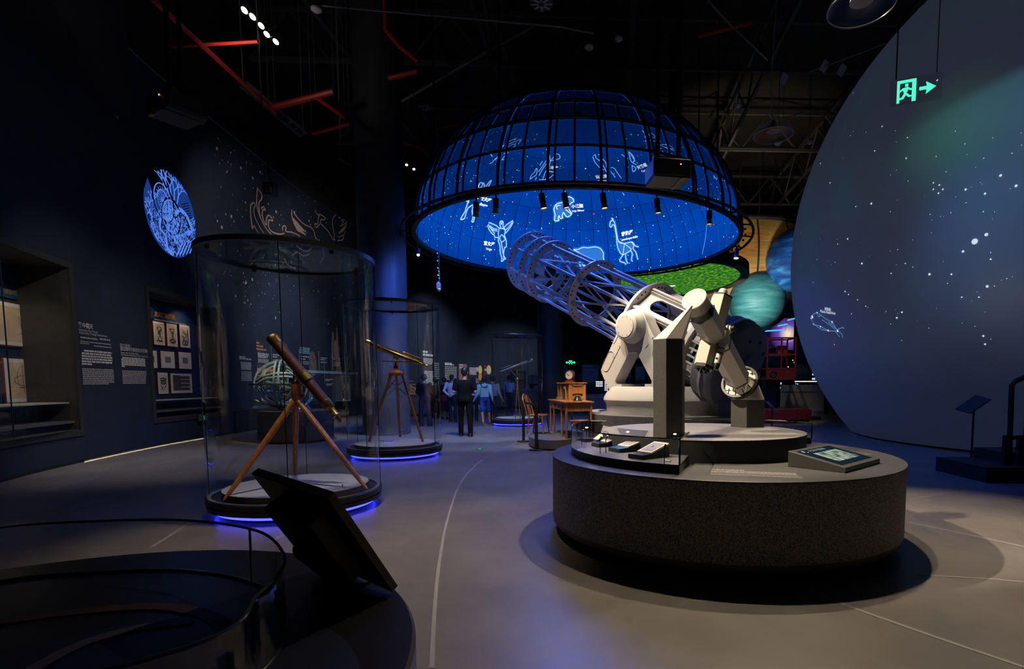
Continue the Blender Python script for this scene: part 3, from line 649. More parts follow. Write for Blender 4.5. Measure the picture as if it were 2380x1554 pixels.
p = AZ(1550, 1071, PT + .07); t = thing('caption_card', 'small white caption card on the deck by the showcase corner', 'card', p, R(-50)); obj('card', MB().box((0, 0, .003), (.07, .03, .005)), mat('card_white', (.6, .6, .55), .6), t, smooth=False)
# ------------------------------------------------------------------ touch screen wedge on the pedestal
ka, kb, kc = AZ(1831, 1083, PT), AZ(1965, 1099, PT), AZ(2045, 1076, PT); kd = ka + kc - kb
t = thing('touch_screen_kiosk', 'slanted touch screen console with photo strips on the granite pedestal', 'kiosk', kb)
hb, hf = .125, .04; V = lambda p, h: p - kb + Vector((0, 0, h))
obj('housing', MB().add([V(ka, 0), V(kb, 0), V(kc, 0), V(kd, 0), V(ka, hb), V(kb, hf), V(kc, hf), V(kd, hb)], [(3, 2, 1, 0), (4, 5, 6, 7), (0, 1, 5, 4), (1, 2, 6, 5), (2, 3, 7, 6), (3, 0, 4, 7)]), mat('kiosk_grey', (.05, .049, .046), .4), t, smooth=False, bevel=.003)
def KF(u, v_, h=.002):                                           # u along the front edge, v up the slope, both 0..1
    p = V(kb, hf).lerp(V(kc, hf), u); q = V(ka, hb).lerp(V(kd, hb), u); r_ = p.lerp(q, v_); return r_ + Vector((0, 0, h))
def kquad(u0, u1, v0, v1, h, mb=None): return (mb or MB()).quad(KF(u0, v0, h), KF(u1, v0, h), KF(u1, v1, h), KF(u0, v1, h))
scr = obj('screen', kquad(.07, .93, .10, .90, .002), emis('screen_navy', (.008, .018, .028), 1.0), t, smooth=False)
mb = MB(); SP = emis('screen_photo', (.36, .42, .33), 1.0)
m2, n, L, o = nodes('screen_strips'); em = n.new('ShaderNodeEmission'); tc = n.new('ShaderNodeTexCoord'); nz = n.new('ShaderNodeTexNoise'); nz.inputs['Scale'].default_value = 14; nz.inputs['Detail'].default_value = 5
L.new(tc.outputs['Object'], nz.inputs['Vector']); rp = n.new('ShaderNodeValToRGB'); rp.color_ramp.elements[0].color = (.03, .07, .06, 1); rp.color_ramp.elements[1].color = (.45, .52, .40, 1); rp.color_ramp.elements[0].position = .35; rp.color_ramp.elements[1].position = .58
L.new(nz.outputs['Fac'], rp.inputs[0]); L.new(rp.outputs[0], em.inputs[0]); L.new(em.outputs[0], o.inputs[0])
for i in range(6): obj('photo_strip', kquad(.20 + .105 * i, .29 + .105 * i, .24, .70, .004), m2, scr, smooth=False)
fn = lambda u, v_: KF(.26 + u / wl_k, .78 + v_ / .46, .004); wl_k = (kc - kb).length
lettering('天文台与望远镜', .042, fn, emis('screen_text', (.35, .42, .42), 1), scr)
obj('icons', kquad(.12, .16, .80, .86, .004).quad(KF(.18, .76, .004), KF(.20, .76, .004), KF(.20, .79, .004), KF(.18, .79, .004)), emis('screen_icon', (.5, .7, .9), 1), scr, smooth=False)
# second caption at the right of the console
o_ = AZ(1960, 1046, PT + .002) - PC; rx = (AZ(2025, 1056, PT + .002) - PC - o_); w2 = rx.length; rx.normalize(); upv = Vector((-rx.y, rx.x, 0))
obj('caption', lines_mesh([(0, w2, -.02 * i, .009) for i in range(5)], plane_fn(o_, rx, upv), None, rr), GPRINT, ped, smooth=False)
# ------------------------------------------------------------------ white hexagonal telescope on two pillars
IVORY = mat('ivory_enamel', (.62, .575, .50), .42, bump=.05, bscale=300); PILL = mat('pillar_stone', (.062, .060, .056), .6, var=.25, vscale=120); RUB = mat('black_band', (.012, .012, .012), .35)
B1 = AZ(1555, 1013, DST); B2 = AZ(1738, 990, DST)
tel = thing('hexagonal_telescope', 'white hexagonal telescope on a slanted polar axis between two dark pillars', 'telescope', (DSC.x, DSC.y, DST))
TL = Vector((DSC.x, DSC.y, DST)); LT = lambda p: Vector(p) - TL
def hexprism(mb, a, b_, r0, r1=None, ang=0, fr=None, sq=1.0):
    a, b_ = Vector(a), Vector(b_); r1 = r1 or r0; x, y, z = fr or frame(b_ - a); vs = []
    for p, r in ((a, r0), (b_, r1)):
        for i in range(6): t_ = ang + pi * i / 3; vs.append(p + x * (r * math.cos(t_)) + y * (r * sq * math.sin(t_)))
    return mb.add(vs, [tuple(reversed(range(6))), tuple(range(6, 12))] + [(i, (i + 1) % 6, 6 + (i + 1) % 6, 6 + i) for i in range(6)])
p1t = AY(1555, 789, B1.y)
XY = (Vector((1, 0, 0)), Vector((0, 1, 0)), Vector((0, 0, 1)))
pl1 = obj('tall_pillar', hexprism(MB(), LT(B1), LT(p1t), .150, ang=R(12), fr=XY), PILL, tel, smooth=False, bevel=.004)
p2m = AY(1738, 928, B2.y); p2t = AY(1733, 884, B2.y)
obj('short_pillar', hexprism(MB(), LT(B2), LT(p2m), .20, ang=R(10), fr=XY), PILL, tel, smooth=False, bevel=.004)
mb = MB(); hexprism(mb, LT(p2m), LT(p2t) + Vector((0, 0, .04)), .20, .12, R(10), XY); obj('short_pillar_head', mb, IVORY, tel, smooth=False, bevel=.004)
A_ = AY(1612, 693, 4.86); B_ = AY(1722, 893, 5.86); AX = (A_ - B_).normalized(); AXL = (A_ - B_).length
x0 = Vector((0, 0, 1)).cross(AX).normalized(); y0 = AX.cross(x0); FR = (x0, y0, AX)
P_ = lambda s: LT(B_ + AX * s)
# tapered bracket rising from the tall pillar to the upper bearing
tb = LT(p1t); tip = P_(AXL - .02) + Vector((-.03, -.03, -.06))
mb = MB(); b0 = [tb + Vector((.145 * math.cos(R(12) + pi * i / 3), .145 * math.sin(R(12) + pi * i / 3), 0)) for i in range(6)]
b1 = [tip + Vector((.022 * math.cos(R(12) + pi * i / 3), .030 * math.sin(R(12) + pi * i / 3), 0)) for i in range(6)]
mb.add(b0 + b1, [tuple(reversed(range(6))), tuple(range(6, 12))] + [(i, (i + 1) % 6, 6 + (i + 1) % 6, 6 + i) for i in range(6)])
obj('pillar_horn', mb, IVORY, tel, smooth=False, bevel=.003)
RH = .128; HA = R(36)
s_lo, s_hi, s_m = .10, AXL - .20, AXL * .56
obj('polar_beam', hexprism(MB(), P_(s_lo), P_(s_hi), RH, ang=HA, fr=FR), IVORY, tel, smooth=False, bevel=.003)
for s_ in (s_lo + .02, s_hi - .01, s_m - .075, s_m + .075): obj('band', hexprism(MB(), P_(s_ - .007), P_(s_ + .007), RH + .004, ang=HA, fr=FR), RUB, tel, smooth=False)
obj('upper_collar', MB().lathe(P_(0), AX, [(0, s_hi), (RH * .93, s_hi), (RH * .9, s_hi + .06), (.12, s_hi + .08), (0, s_hi + .08)], 24, fr=FR), SATB, tel)
obj('bearing_drum', MB().lathe(P_(0), AX, [(0, s_hi + .07), (.118, s_hi + .07), (.118, s_hi + .19), (.112, s_hi + .195), (0, s_hi + .195)], 40, fr=FR), IVORY, tel)
lb = obj('lower_ring', MB().band(P_(0), AX, .175, .20, .015, .065, 40, fr=FR), RUB, tel)
mb = MB()
for i in range(12): a = 2 * pi * i / 12; d = x0 * math.cos(a) + y0 * math.sin(a); mb.bar(P_(.06) + d * .18, P_(.11) + d * .14, .008)
obj('ring_struts', mb, RUB, lb)
obj('ring_plate', MB().lathe(P_(0), AX, [(0, .02), (.176, .02), (.176, .035), (0, .035)], 40, fr=FR), IVORY, lb)
obj('lower_spindle', MB().cone(P_(-.10), P_(.03), .05, n=20), SATB, tel)
obj('end_handle', MB().box(LT(AY(1757, 897, 5.85)), (.05, .05, .05)), RUB, tel)
# crossing tube
U_ = AY(1679, 686, 5.36); W_ = AY(1634, 857, 5.20); CA = (U_ - W_).normalized(); CL = (U_ - W_).length
xc = Vector((0, 0, 1)).cross(CA).normalized(); yc = CA.cross(xc); FC = (xc, yc, CA); Q_ = lambda s: LT(W_ + CA * s)
obj('cross_tube', hexprism(MB(), Q_(0.03), Q_(CL - .01), .105, ang=R(20), fr=FC), IVORY, tel, smooth=False, bevel=.003)
for s_ in (.28, CL - .02): obj('band', hexprism(MB(), Q_(s_ - .006), Q_(s_ + .006), .109, ang=R(20), fr=FC), RUB, tel, smooth=False)
obj('tube_mouth', hexprism(MB(), Q_(0), Q_(.03), .10, ang=R(20), fr=FC), RUB, tel, smooth=False)
for dx, dy in ((.04, .02), (-.04, .03), (0, -.05), (.05, -.04), (-.05, -.02)): obj('cable_plug', MB().cone(Q_(-.03) + xc * dx + yc * dy, Q_(.005) + xc * dx + yc * dy, .014, n=8), RUB, tel)
obj('cap_knob', MB().lathe(Q_(CL - .01), CA, [(0, 0), (.045, 0), (.045, .05), (.035, .07), (0, .075)], 20).lathe(Q_(CL - .01) + xc * .05 - yc * .05, CA, [(0, 0), (.02, 0), (.02, .03), (0, .03)], 12), IVORY, tel)
g0 = Q_(.06) - xc * .13 - yc * .03
gs = obj('guide_scope', MB().lathe(g0, CA, [(0, 0), (.032, 0), (.032, .16), (.040, .17), (.040, .30), (.034, .33), (0, .33)], 20), IVORY, tel)
obj('eyepiece', MB().lathe(g0, CA, [(0, -.06), (.022, -.06), (.03, -.02), (.03, 0), (0, 0)], 16), RUB, gs)
for s_ in (.10, .15): obj('clamp_ring', MB().band(g0 + CA * s_, CA, .031, .038, 0, .008, 20), RUB, gs)
k0 = LT(AY(1697, 765, 5.22)); kd_ = Vector((.8, -.6, .1)).normalized()
obj('axis_hub', MB().lathe(k0 - kd_ * .06, kd_, [(0, 0), (.05, 0), (.05, .05), (.035, .06), (.035, .075), (0, .075)], 20), IVORY, tel); obj('hub_cap', MB().lathe(k0 + kd_ * .015, kd_, [(0, 0), (.03, 0), (.027, .03), (0, .032)], 20), RUB, tel)
obj('plug', MB().sphere(LT(AY(1614, 777, 5.1)), .012, 8, 6), RUB, tel)
obj('saddle', MB().box(LT(AY(1660, 775, 5.27)), (.20, .17, .17), M=Matrix(FC).transposed()), IVORY, tel, smooth=False, bevel=.004)
# maker's mark on the beam: a triangle of slanted strokes
mo = LT(AY(1704, 866, 5.60)); fdir = None
best = None
for i in range(6):                                              # beam face that looks most to the left and to the viewer
    a = HA + pi * i / 3 + pi / 6; d = x0 * math.cos(a) + y0 * math.sin(a); sc = d.dot(Vector((-.75, -.65, 0)))
    if best is None or sc > best[0]: best = (sc, d)
fd = best[1]; su = AX.cross(fd).normalized()
mo = P_(.235) + fd * (RH * math.cos(pi / 6) + .002)
if su.x < 0: su = -su
trv = Vector((0, 0, 1)) - fd * fd.z; trv.normalize(); tru = trv.cross(fd)
tri = [mo + tru * a + trv * b_ for a, b_ in ((-.045, 0), (.045, 0), (0, .075))]; mb = MB(); nf = lambda p: fd
mb.ribbon(tri, .006, nf, True)
for k in range(4):
    f0 = .22 + .18 * k; l_ = tri[0].lerp(tri[2], f0); r_ = tri[1].lerp(tri[2], max(0, f0 - .12)); c_ = l_.lerp(r_, .5)
    mb.ribbon([l_, l_.lerp(r_, .42)], .005, nf); mb.ribbon([c_ + trv * .008, r_ + trv * .012], .005, nf)
mb.ribbon([mo + tru * -.03 - trv * .012, mo + tru * .03 - trv * .012], .005, nf)
obj('emblem', mb, RUB, tel, smooth=False)
# ------------------------------------------------------------------ big truss telescope on its own pedestal
TA = Vector((-.621, .659, .425)).normalized(); TP4 = Vector((.213, 14.0, 3.703))          # tube axis, centre of the fourth ring
TT = Vector((TA.y, -TA.x, 0)).normalized(); TU = TT.cross(TA) * -1
if TU.z < 0: TU = -TU
TFR = (TT, TU, TA)
C0 = TP4 - TA * 2.58; AZC = Vector((C0.x, C0.y, 0)); P2T = .74; P2R = 1.78
ped2 = thing('low_pedestal', 'low round speckled pedestal under the huge truss telescope', 'pedestal', AZC)
obj('side', MB().lathe((0, 0, 0), (0, 0, 1), [(P2R, .08), (P2R, P2T - .02), (P2R - .06, P2T - .02), (P2R - .06, .08)], 96, True), GRAN, ped2)
obj('top', MB().lathe((0, 0, 0), (0, 0, 1), [(0, P2T - .03), (P2R, P2T - .03), (P2R, P2T), (0, P2T)], 96), mat('ped2_top', (.16, .155, .15), .5), ped2)
obj('plinth', MB().lathe((0, 0, 0), (0, 0, 1), [(0, 0), (P2R - .2, 0), (P2R - .2, .085), (0, .085)], 64), MATB, ped2)
obj('label_rail', MB().band((0, 0, 0), (0, 0, 1), P2R - .22, P2R - .02, P2T + .01, P2T + .04, 40, R(-120), R(-75)), mat('rail_panel', (.35, .34, .35), .4), ped2)
tr = thing('truss_telescope', 'huge cream truss telescope on a fork mount pointing up under the blue dome', 'telescope', (AZC.x, AZC.y, P2T))
CREAM = mat('cream_enamel', (.60, .56, .50), .45); CREAMD = mat('cell_grey', (.25, .24, .24), .55)
OR = Vector((AZC.x, AZC.y, P2T)); T_ = lambda s, r=0, a=0: TP4 + TA * s + TT * (r * math.cos(a)) + TU * (r * math.sin(a)) - OR
RO, RI, RL = .873, .64, .755
def ring_part(s, ro, ri, th, name='ring', holes=True):
    """flat ring; dark discs on its faces paint in the shade of bolt holes."""
    o = obj(name, MB().band(T_(s), TA, ri, ro, -th / 2, th / 2, 64, fr=TFR), CREAM, tr)
    if holes:
        mb = MB()
        for k in range(8):
            for dd in (-.12, 0, .12):
                a = pi / 8 + pi / 4 * k + pi / 8 + dd * 1.2
                for sg in (-1, 1): mb.lathe(T_(s, (ro + ri) / 2 + .045, a) + TA * (sg * (th / 2 + .001)), TA * sg, [(0, 0), (.024, 0), (.024, .003), (0, .003)], 8)
        tag(obj('hole_disc', mb, mat('hole_shade', (.02, .022, .03), .8), o, smooth=False), kind='stuff')  # flat dark discs stand in for the shade inside open holes
    return o
for s in (0, 1.87, 2.32, 2.88): ring_part(s, RO, RI, .035)
ring_part(-2.0, RO + .04, RI, .07, 'flange'); obj('flange_rim', MB().band(T_(-2.0), TA, RO + .03, RO + .055, -.05, -.015, 64, fr=TFR), CREAM, tr)
for k in range(8):
    a = pi / 8 + pi / 4 * k
    o = obj('truss_tube', MB().cone(T_(-2.0, RL, a), T_(2.9, RL, a), .042, n=12), CREAM, tr)
    for s in (-.10, .10, 1.77, 1.97, 2.22, 2.42, 2.80): obj('sleeve', MB().cone(T_(s - .07, RL, a), T_(s + .07, RL, a), .056, n=10), CREAM, o)
    a2 = a + pi / 4
    for s0, s1 in ((-1.92, -.06), (.06, 1.82)):
        obj('brace', MB().bar(T_(s0, RL, a), T_(s1, RL, a2), .045, .012, up=T_(0, 1, (a + a2) / 2) - T_(0)), CREAM, tr)
        obj('brace', MB().bar(T_(s0, RL - .03, a2), T_(s1, RL - .03, a), .045, .012, up=T_(0, 1, (a + a2) / 2) - T_(0)), CREAM, tr)
# secondary mirror cage: hub, vanes and plates behind the front rings
obj('secondary_hub', MB().lathe(T_(2.0), TA, [(0, 0), (.22, 0), (.24, .1), (.24, .7), (0, .7)], 24, fr=TFR), CREAM, tr); obj('secondary_mouth', MB().lathe(T_(1.985), TA, [(0, 0), (.19, 0), (.19, .012), (0, .012)], 24, fr=TFR), MATB, tr)
for k in range(4):
    a = pi / 4 + pi / 2 * k
    for s in (2.1, 2.6): obj('vane', MB().bar(T_(s, .22, a + .25), T_(s, RI + .02, a), .16, .012, up=TA), CREAM, tr)
# octagonal centre section: plates with slot windows
def slot_plate(mb, o, ux, uy, nn, L_, H_, sl, sh, th):
    """plate centred at o with a rounded slot."""
    ou, iu = [], []; k = 8; r = sh / 2
    for cx_, cy_, a0 in ((sl / 2 - r, sh / 2 - r, 0), (-sl / 2 + r, sh / 2 - r, pi / 2), (-sl / 2 + r, -sh / 2 + r, pi), (sl / 2 - r, -sh / 2 + r, 1.5 * pi)):
        for i in range(k):
            a = a0 + pi / 2 * i / (k - 1); iu.append((cx_ + r * math.cos(a), cy_ + r * math.sin(a)))
    for x_, y_ in iu:
        f = min(L_ / 2 / max(abs(x_), 1e-6), H_ / 2 / max(abs(y_), 1e-6)); ou.append((x_ * f, y_ * f))
    # push nearest samples into the corners
    for sx in (1, -1):
        for sy in (1, -1):
            j = min(range(len(ou)), key=lambda q: (ou[q][0] - sx * L_ / 2) ** 2 + (ou[q][1] - sy * H_ / 2) ** 2); ou[j] = (sx * L_ / 2, sy * H_ / 2)
    n_ = len(iu); G = lambda p, h: o + ux * p[0] + uy * p[1] + nn * h
    vs = [G(p, 0) for p in ou] + [G(p, 0) for p in iu] + [G(p, -th) for p in ou] + [G(p, -th) for p in iu]; fs = []
    for i in range(n_):
        j = (i + 1) % n_
        fs += [(i, j, n_ + j, n_ + i), (2 * n_ + j, 2 * n_ + i, 3 * n_ + i, 3 * n_ + j), (n_ + i, n_ + j, 3 * n_ + j, 3 * n_ + i), (j, i, 2 * n_ + i, 2 * n_ + j)]
    return mb.add(vs, fs)
IN = .70; SIDE = 2 * IN * math.tan(pi / 8); SC0, SC1 = -2.05, -3.75
for k in range(8):
    a = pi / 4 * k; nn = TT * math.cos(a) + TU * math.sin(a); ux = TA; uy = nn.cross(TA) * -1
    o = T_((SC0 + SC1) / 2, IN, a)
    mb = slot_plate(MB(), o, ux, uy, nn, SC0 - SC1, SIDE - .04, 1.15, .36, .05); obj('window_plate', mb, CREAM, tr, smooth=30)
    c = pi / 4 * k + pi / 8; rc = IN / math.cos(pi / 8)
    pr = obj('corner_post', MB().bar(T_(SC0, rc - .01, c), T_(SC1, rc - .01, c), .13, .09, up=T_(0, 1, c) - T_(0)), CREAM, tr, smooth=False)
    obj('pipe', MB().cone(T_(SC0 - .02, rc + .06, c), T_(SC1 + .1, rc + .06, c), .035, n=10), CREAM, pr)
obj('rear_flange', MB().band(T_(SC1), TA, .60, RO, -.06, .03, 64, fr=TFR), CREAM, tr)
for k in range(8):
    c = pi / 4 * k + pi / 8; obj('rear_strut', MB().bar(T_(SC1, .72, c), T_(-4.22, .78, c), .10, .06, up=T_(0, 1, c) - T_(0)), CREAM, tr, smooth=False)
    mb = MB()
    for j in range(4): aa = c + .1 + .19 * j; mb.bar(T_(SC1, .76, aa), T_(-4.22, .78, aa), .035)
    obj('rear_slats', mb, CREAM, tr, smooth=False)
obj('inner_tube', MB().lathe(T_(-4.2), TA, [(.52, 0), (.5, .4)], 32, fr=TFR), MATB, tr)
cell = obj('mirror_cell', MB().lathe(T_(-4.15), TA * -1, [(.70, -.02), (.90, 0), (.93, .03), (.93, .26), (.91, .28), (.91, .42), (.87, .50), (.74, .57), (.5, .62), (0, .64)], 64), CREAMD, tr)
obj('cell_band', MB().band(T_(-4.15), TA * -1, .925, .945, .22, .28, 64), CREAM, cell)
for k in range(10): a = 2 * pi * k / 10; obj('cell_bolt', MB().lathe(T_(-4.15 - .585, .62, a), TA * -1, [(0, 0), (.03, 0), (.03, .03), (0, .03)], 10), MATB, cell)
obj('instrument_box', MB().lathe(T_(-4.70), TA * -1, [(0, 0), (.34, 0), (.34, .14), (.30, .18), (0, .18)], 32), CREAMD, tr)
obj('counter_block', MB().box(Vector((.95, -1.05, .16)), (.5, .35, .32), rz=.7), mat('block_grey', (.30, .29, .28), .6), tr, smooth=False)
# fork: two A shaped arms, yoke and turntable
ARM_O = C0 - TT * 1.14; HP = Vector((TT.y, -TT.x, 0))
def arm_uz(px, py): p = APL(px, py, ARM_O, TT); d = p - ARM_O; return d.dot(HP), d.z
pts = [arm_uz(*q) for q in ((1440, 744), (1395.5, 860), (1429.5, 885.6), (1460, 817))]
sg = 1 if pts[1][0] > 0 else -1
Lg = [(abs(u), z) for u, z in pts]
zk = Lg[0][1]; uo = Lg[1][0]; zl_ = Lg[1][1]; zi = Lg[2][1]; ui = Lg[2][0]; zc_ = Lg[3][1]
rT = .36
foot = [(ui - .10, zi - .42), (ui + .25, zi - .42)]
half = [(.0, zc_ - .02)]
def arm(side):
    """side -1 near arm, +1 far arm; outline in (u, z) around the trunnion."""
    top = [(rT * 1.05 * math.cos(a), rT * 1.05 * math.sin(a)) for a in [R(12) + R(156) * i / 14 for i in range(15)]]
    rt_ = [(uo, zl_), (uo - .08, zl_ - .16), (ui + .12, zi - .30), (ui - .08, zi - .30), (ui, zi), (.10, zc_ - .03)]
    out = top[:1] + rt_[:0]
    poly = []                                                   # start at right shoulder, go down right leg, crotch, left leg, shoulder, round the top
    poly += [(rT * 1.05 * math.cos(R(12)), rT * 1.05 * math.sin(R(12)))] + rt_ + [(-u, z) for u, z in reversed(rt_)] + list(reversed([(u, z) for u, z in top[1:]]))
    o0 = C0 + TT * (side * 1.14) - OR; dep = TT * (-side * .34)
    base = [o0 + HP * u + Vector((0, 0, z)) for u, z in poly]
    if side > 0: base = list(reversed(base))
    o = obj('fork_arm', MB().prism(base, dep), CREAM, tr, smooth=30, bevel=.015)
    cp = C0 + TT * (side * 1.13) - OR; ax = TT * side
    c_ = obj('trunnion_cap', MB().lathe(cp, ax, [(0, 0), (.36, 0), (.36, .05), (.33, .10), (.30, .24), (.27, .26), (0, .26)], 40), CREAM, o)
    obj('trunnion_plate', MB().lathe(cp, ax, [(0, .26), (.235, .26), (.235, .275), (0, .275)], 40), CREAM, c_)
    mb = MB()
    for k in range(10): a = 2 * pi * k / 10; mb.sphere(cp + ax * .276 + HP * (.2 * math.cos(a)) + Vector((0, 0, .2 * math.sin(a))), .009, 6, 4)
    tag(obj('rivet', mb, mat('rivet', (.25, .23, .2), .4), c_), kind='stuff')
    for s_ in (-1, 1):                                          # riveted inspection covers on both legs
        u0, z0 = (uo + ui) / 2 * s_ * .97, (zl_ + zi) / 2 + .12; face = o0 + TT * (side * .006)
        dn = Vector((0, 0, 0)) + HP * ((uo - rT) * s_) + Vector((0, 0, zl_)); dn.normalize(); lt = TT.cross(dn).normalized()
        q = face + HP * u0 + Vector((0, 0, z0 + .20)); pl = []
        for cx_, a0 in ((.13, 0), (-.13, pi)):
            for i in range(9): a = a0 - pi / 2 + pi * i / 8; pl.append(q + dn * (cx_ + .115 * math.cos(a)) + lt * (.115 * math.sin(a)))
        mb = MB().tube(pl, .006, 4, True); obj('cover_seam', mb, mat('seam_tan', (.36, .33, .29), .5), o)  # cover seams in a darker cream
        for f_, w_ in ((-.55, .07), (-.30, -.12)):
            q = face + HP * u0 + Vector((0, 0, z0 + .2)) + dn * f_ + lt * w_; mb = MB().tube([q - dn * .17 + lt * .05, q - dn * .17, q + dn * .13, q + dn * .13 + lt * .10], .005, 4); obj('cover_seam', mb, MATS['seam_tan'], o)
    return o
arm(-1); arm(1)
zb_ = (C0.z + zi - .30) - P2T
mb = MB()
for s_ in (-1, 1):
    q = C0 + HP * (s_ * (ui - .05)) - OR; q.z = zb_ + .10
    mb = MB().add([q + TT * a + HP * b_ + Vector((0, 0, c_)) for c_ in (-.14, .14) for a, b_ in ((-1.13, -.14), (1.13, -.14), (1.13, .14), (-1.13, .14))], [(3, 2, 1, 0), (4, 5, 6, 7), (0, 1, 5, 4), (1, 2, 6, 5), (2, 3, 7, 6), (3, 0, 4, 7)])
    obj('yoke_beam', mb, CREAM, tr, smooth=False)
q = C0 - OR; q.z = zb_ + .03
mb = MB().add([q + TT * a + HP * b_ + Vector((0, 0, c_)) for c_ in (-.12, .10) for a, b_ in ((-1.13, -ui), (1.13, -ui), (1.13, ui), (-1.13, ui))], [(3, 2, 1, 0), (4, 5, 6, 7), (0, 1, 5, 4), (1, 2, 6, 5), (2, 3, 7, 6), (3, 0, 4, 7)])
obj('yoke_floor', mb, CREAM, tr, smooth=False)
q = C0 - OR + TT * .35; mb = MB().add([q + TT * a + HP * b_ + Vector((0, 0, c_ - q.z)) for c_, e_ in ((.45, 0), (.78, .3)) for a, b_ in ((-.12 + e_, -ui), (.1 + e_, -ui), (.1 + e_, ui), (-.12 + e_, ui))], [(3, 2, 1, 0), (4, 5, 6, 7), (0, 1, 5, 4), (1, 2, 6, 5), (2, 3, 7, 6), (3, 0, 4, 7)])
obj('yoke_wall', mb, CREAM, tr, smooth=False)
obj('turntable', MB().lathe((0, 0, 0), (0, 0, 1), [(0, 0), (1.36, 0), (1.37, .20), (1.43, .30), (1.42, .36), (1.30, .58), (1.24, .60), (0, .56)], 72), CREAM, tr)
# ------------------------------------------------------------------ tall cylindrical glass cases
LEDB = emis('blue_led', (.03, .035, 1), 7.0, True); CR = .86; CTOP = 2.76
DISCW = mat('case_disc', (.42, .42, .41), .55); SEAM = mat('glass_seam', (.015, .02, .02), .2)
CGL = glass('case_cylinder', (.985, .992, .992))
def tall_case(c, label, top=CTOP, rot=0.0):
    t = thing('cylinder_case', label, 'showcase', c, rot, 'tall round glass cases with blue light under the base')
    obj('led_ring', MB().torus((0, 0, .055), (0, 0, 1), CR - .07, .012, 64, 6), LEDB, t)
    obj('foot', MB().lathe((0, 0, 0), (0, 0, 1), [(0, 0), (CR - .16, 0), (CR - .16, .085), (0, .085)], 48), MATB, t)
    obj('base', MB().lathe((0, 0, 0), (0, 0, 1), [(0, .08), (CR - .04, .08), (CR + .01, .09), (CR + .01, .135), (CR - .005, .14), (CR - .005, .15), (CR + .02, .155), (CR + .02, .205), (CR + .012, .21), (CR - .03, .21), (CR - .04, .19), (0, .19)], 96), SATB, t)
    obj('rim_line', MB().band((0, 0, 0), (0, 0, 1), CR - .035, CR + .0, .206, .214, 96), mat('rim_grey', (.25, .25, .24), .4), t)
    obj('plinth_disc', MB().lathe((0, 0, 0), (0, 0, 1), [(0, .19), (CR - .13, .19), (CR - .13, .255), (0, .255)], 72), mat('disc_side', (.05, .05, .05), .5), t)
    obj('disc_top', MB().lathe((0, 0, 0), (0, 0, 1), [(0, .255), (CR - .128, .255), (CR - .128, .262), (0, .262)], 72), DISCW, t)
    for k in range(4):
        a0 = pi / 2 * k + .004; a1 = pi / 2 * (k + 1) - .004; mb = MB()
        mb.lathe((0, 0, 0), (0, 0, 1), [(CR, .21), (CR, top)], 24, False, a0, a1); obj('glass_pane', mb, CGL, t)
        obj('seam', MB().bar((CR * math.cos(a0), CR * math.sin(a0), .21), (CR * math.cos(a0), CR * math.sin(a0), top), .008), SEAM, t)
    obj('top_ring', MB().band((0, 0, 0), (0, 0, 1), CR - .05, CR + .012, top - .005, top + .045, 96), SATB, t)
    obj('top_glass', MB().lathe((0, 0, 0), (0, 0, 1), [(0, top + .01), (CR - .04, top + .01)], 64), glass('lid_glass', (.80, .82, .82)) if 'lid_glass' not in MATS else MATS['lid_glass'], t)
    for k in range(4):
        a = pi / 2 * k + .6; obj('clip', MB().box(((CR - .06) * math.cos(a), (CR - .06) * math.sin(a), top - .02), (.03, .03, .04), a), MATB, t)
    return t
K1, K2, K3 = Vector((-3.27, 6.01, 0)), Vector((-3.72, 10.35, 0)), Vector((-2.36, 18.2, 0))
tall_case(K1, 'nearest tall round glass case holding the red leather telescope', 2.76, R(22))
tall_case(K2, 'middle tall round glass case holding the brass telescope on wooden legs', 2.86, R(75))
tall_case(K3, 'farthest tall round glass case holding the slim brass telescope behind the visitors', 2.98, R(30))
for K, tp, w_ in ((K1, 2.76, 7), (K2, 2.86, 9), (K3, 2.98, 12)):
    for a, k in ((.6, 1), (2.7, .7), (4.4, .8)): spot(K + Vector(((CR - .13) * math.cos(a), (CR - .13) * math.sin(a), tp - .03)), K + Vector((0, 0, .8)), w_ * k, 70, WARM, .5, .02)
# ------------------------------------------------------------------ wood, brass, leather
def wood_mat(name, c0, c1, rough=.35, sc=6):
    m, n, L, o = nodes(name); b = n.new('ShaderNodeBsdfPrincipled'); L.new(b.outputs[0], o.inputs[0]); b.inputs['Roughness'].default_value = rough
    tc = n.new('ShaderNodeTexCoord'); mp = n.new('ShaderNodeMapping'); mp.inputs[3].default_value = (sc, sc, sc * .12); nz = n.new('ShaderNodeTexNoise'); nz.inputs['Scale'].default_value = 5; nz.inputs['Detail'].default_value = 6; nz.inputs['Distortion'].default_value = 1.2
    L.new(tc.outputs['Object'], mp.inputs[0]); L.new(mp.outputs[0], nz.inputs['Vector']); rp = n.new('ShaderNodeValToRGB'); e = rp.color_ramp.elements; e[0].position, e[1].position = .3, .72
    e[0].color = tuple(c0) + (1,); e[1].color = tuple(c1) + (1,); L.new(nz.outputs['Fac'], rp.inputs[0]); L.new(rp.outputs[0], b.inputs['Base Color']); return m
WOOD = wood_mat('amber_wood', (.30, .085, .018), (.52, .19, .05)); WOODD = wood_mat('dark_wood', (.10, .035, .015), (.19, .07, .03)); LEATH = mat('red_leather', (.085, .014, .008), .42, var=.4, vscale=60, bump=.3, bscale=140)
BRASS = mat('brass', (.62, .40, .13), .24, 1.0); BRASSO = mat('old_brass', (.32, .20, .06), .38, 1.0); STEEL = mat('steel', (.5, .5, .48), .3, 1.0)
def leg_pts(mb, a, b_, r0, r1, n=12): return mb.cone(a, b_, r0, r1, n)
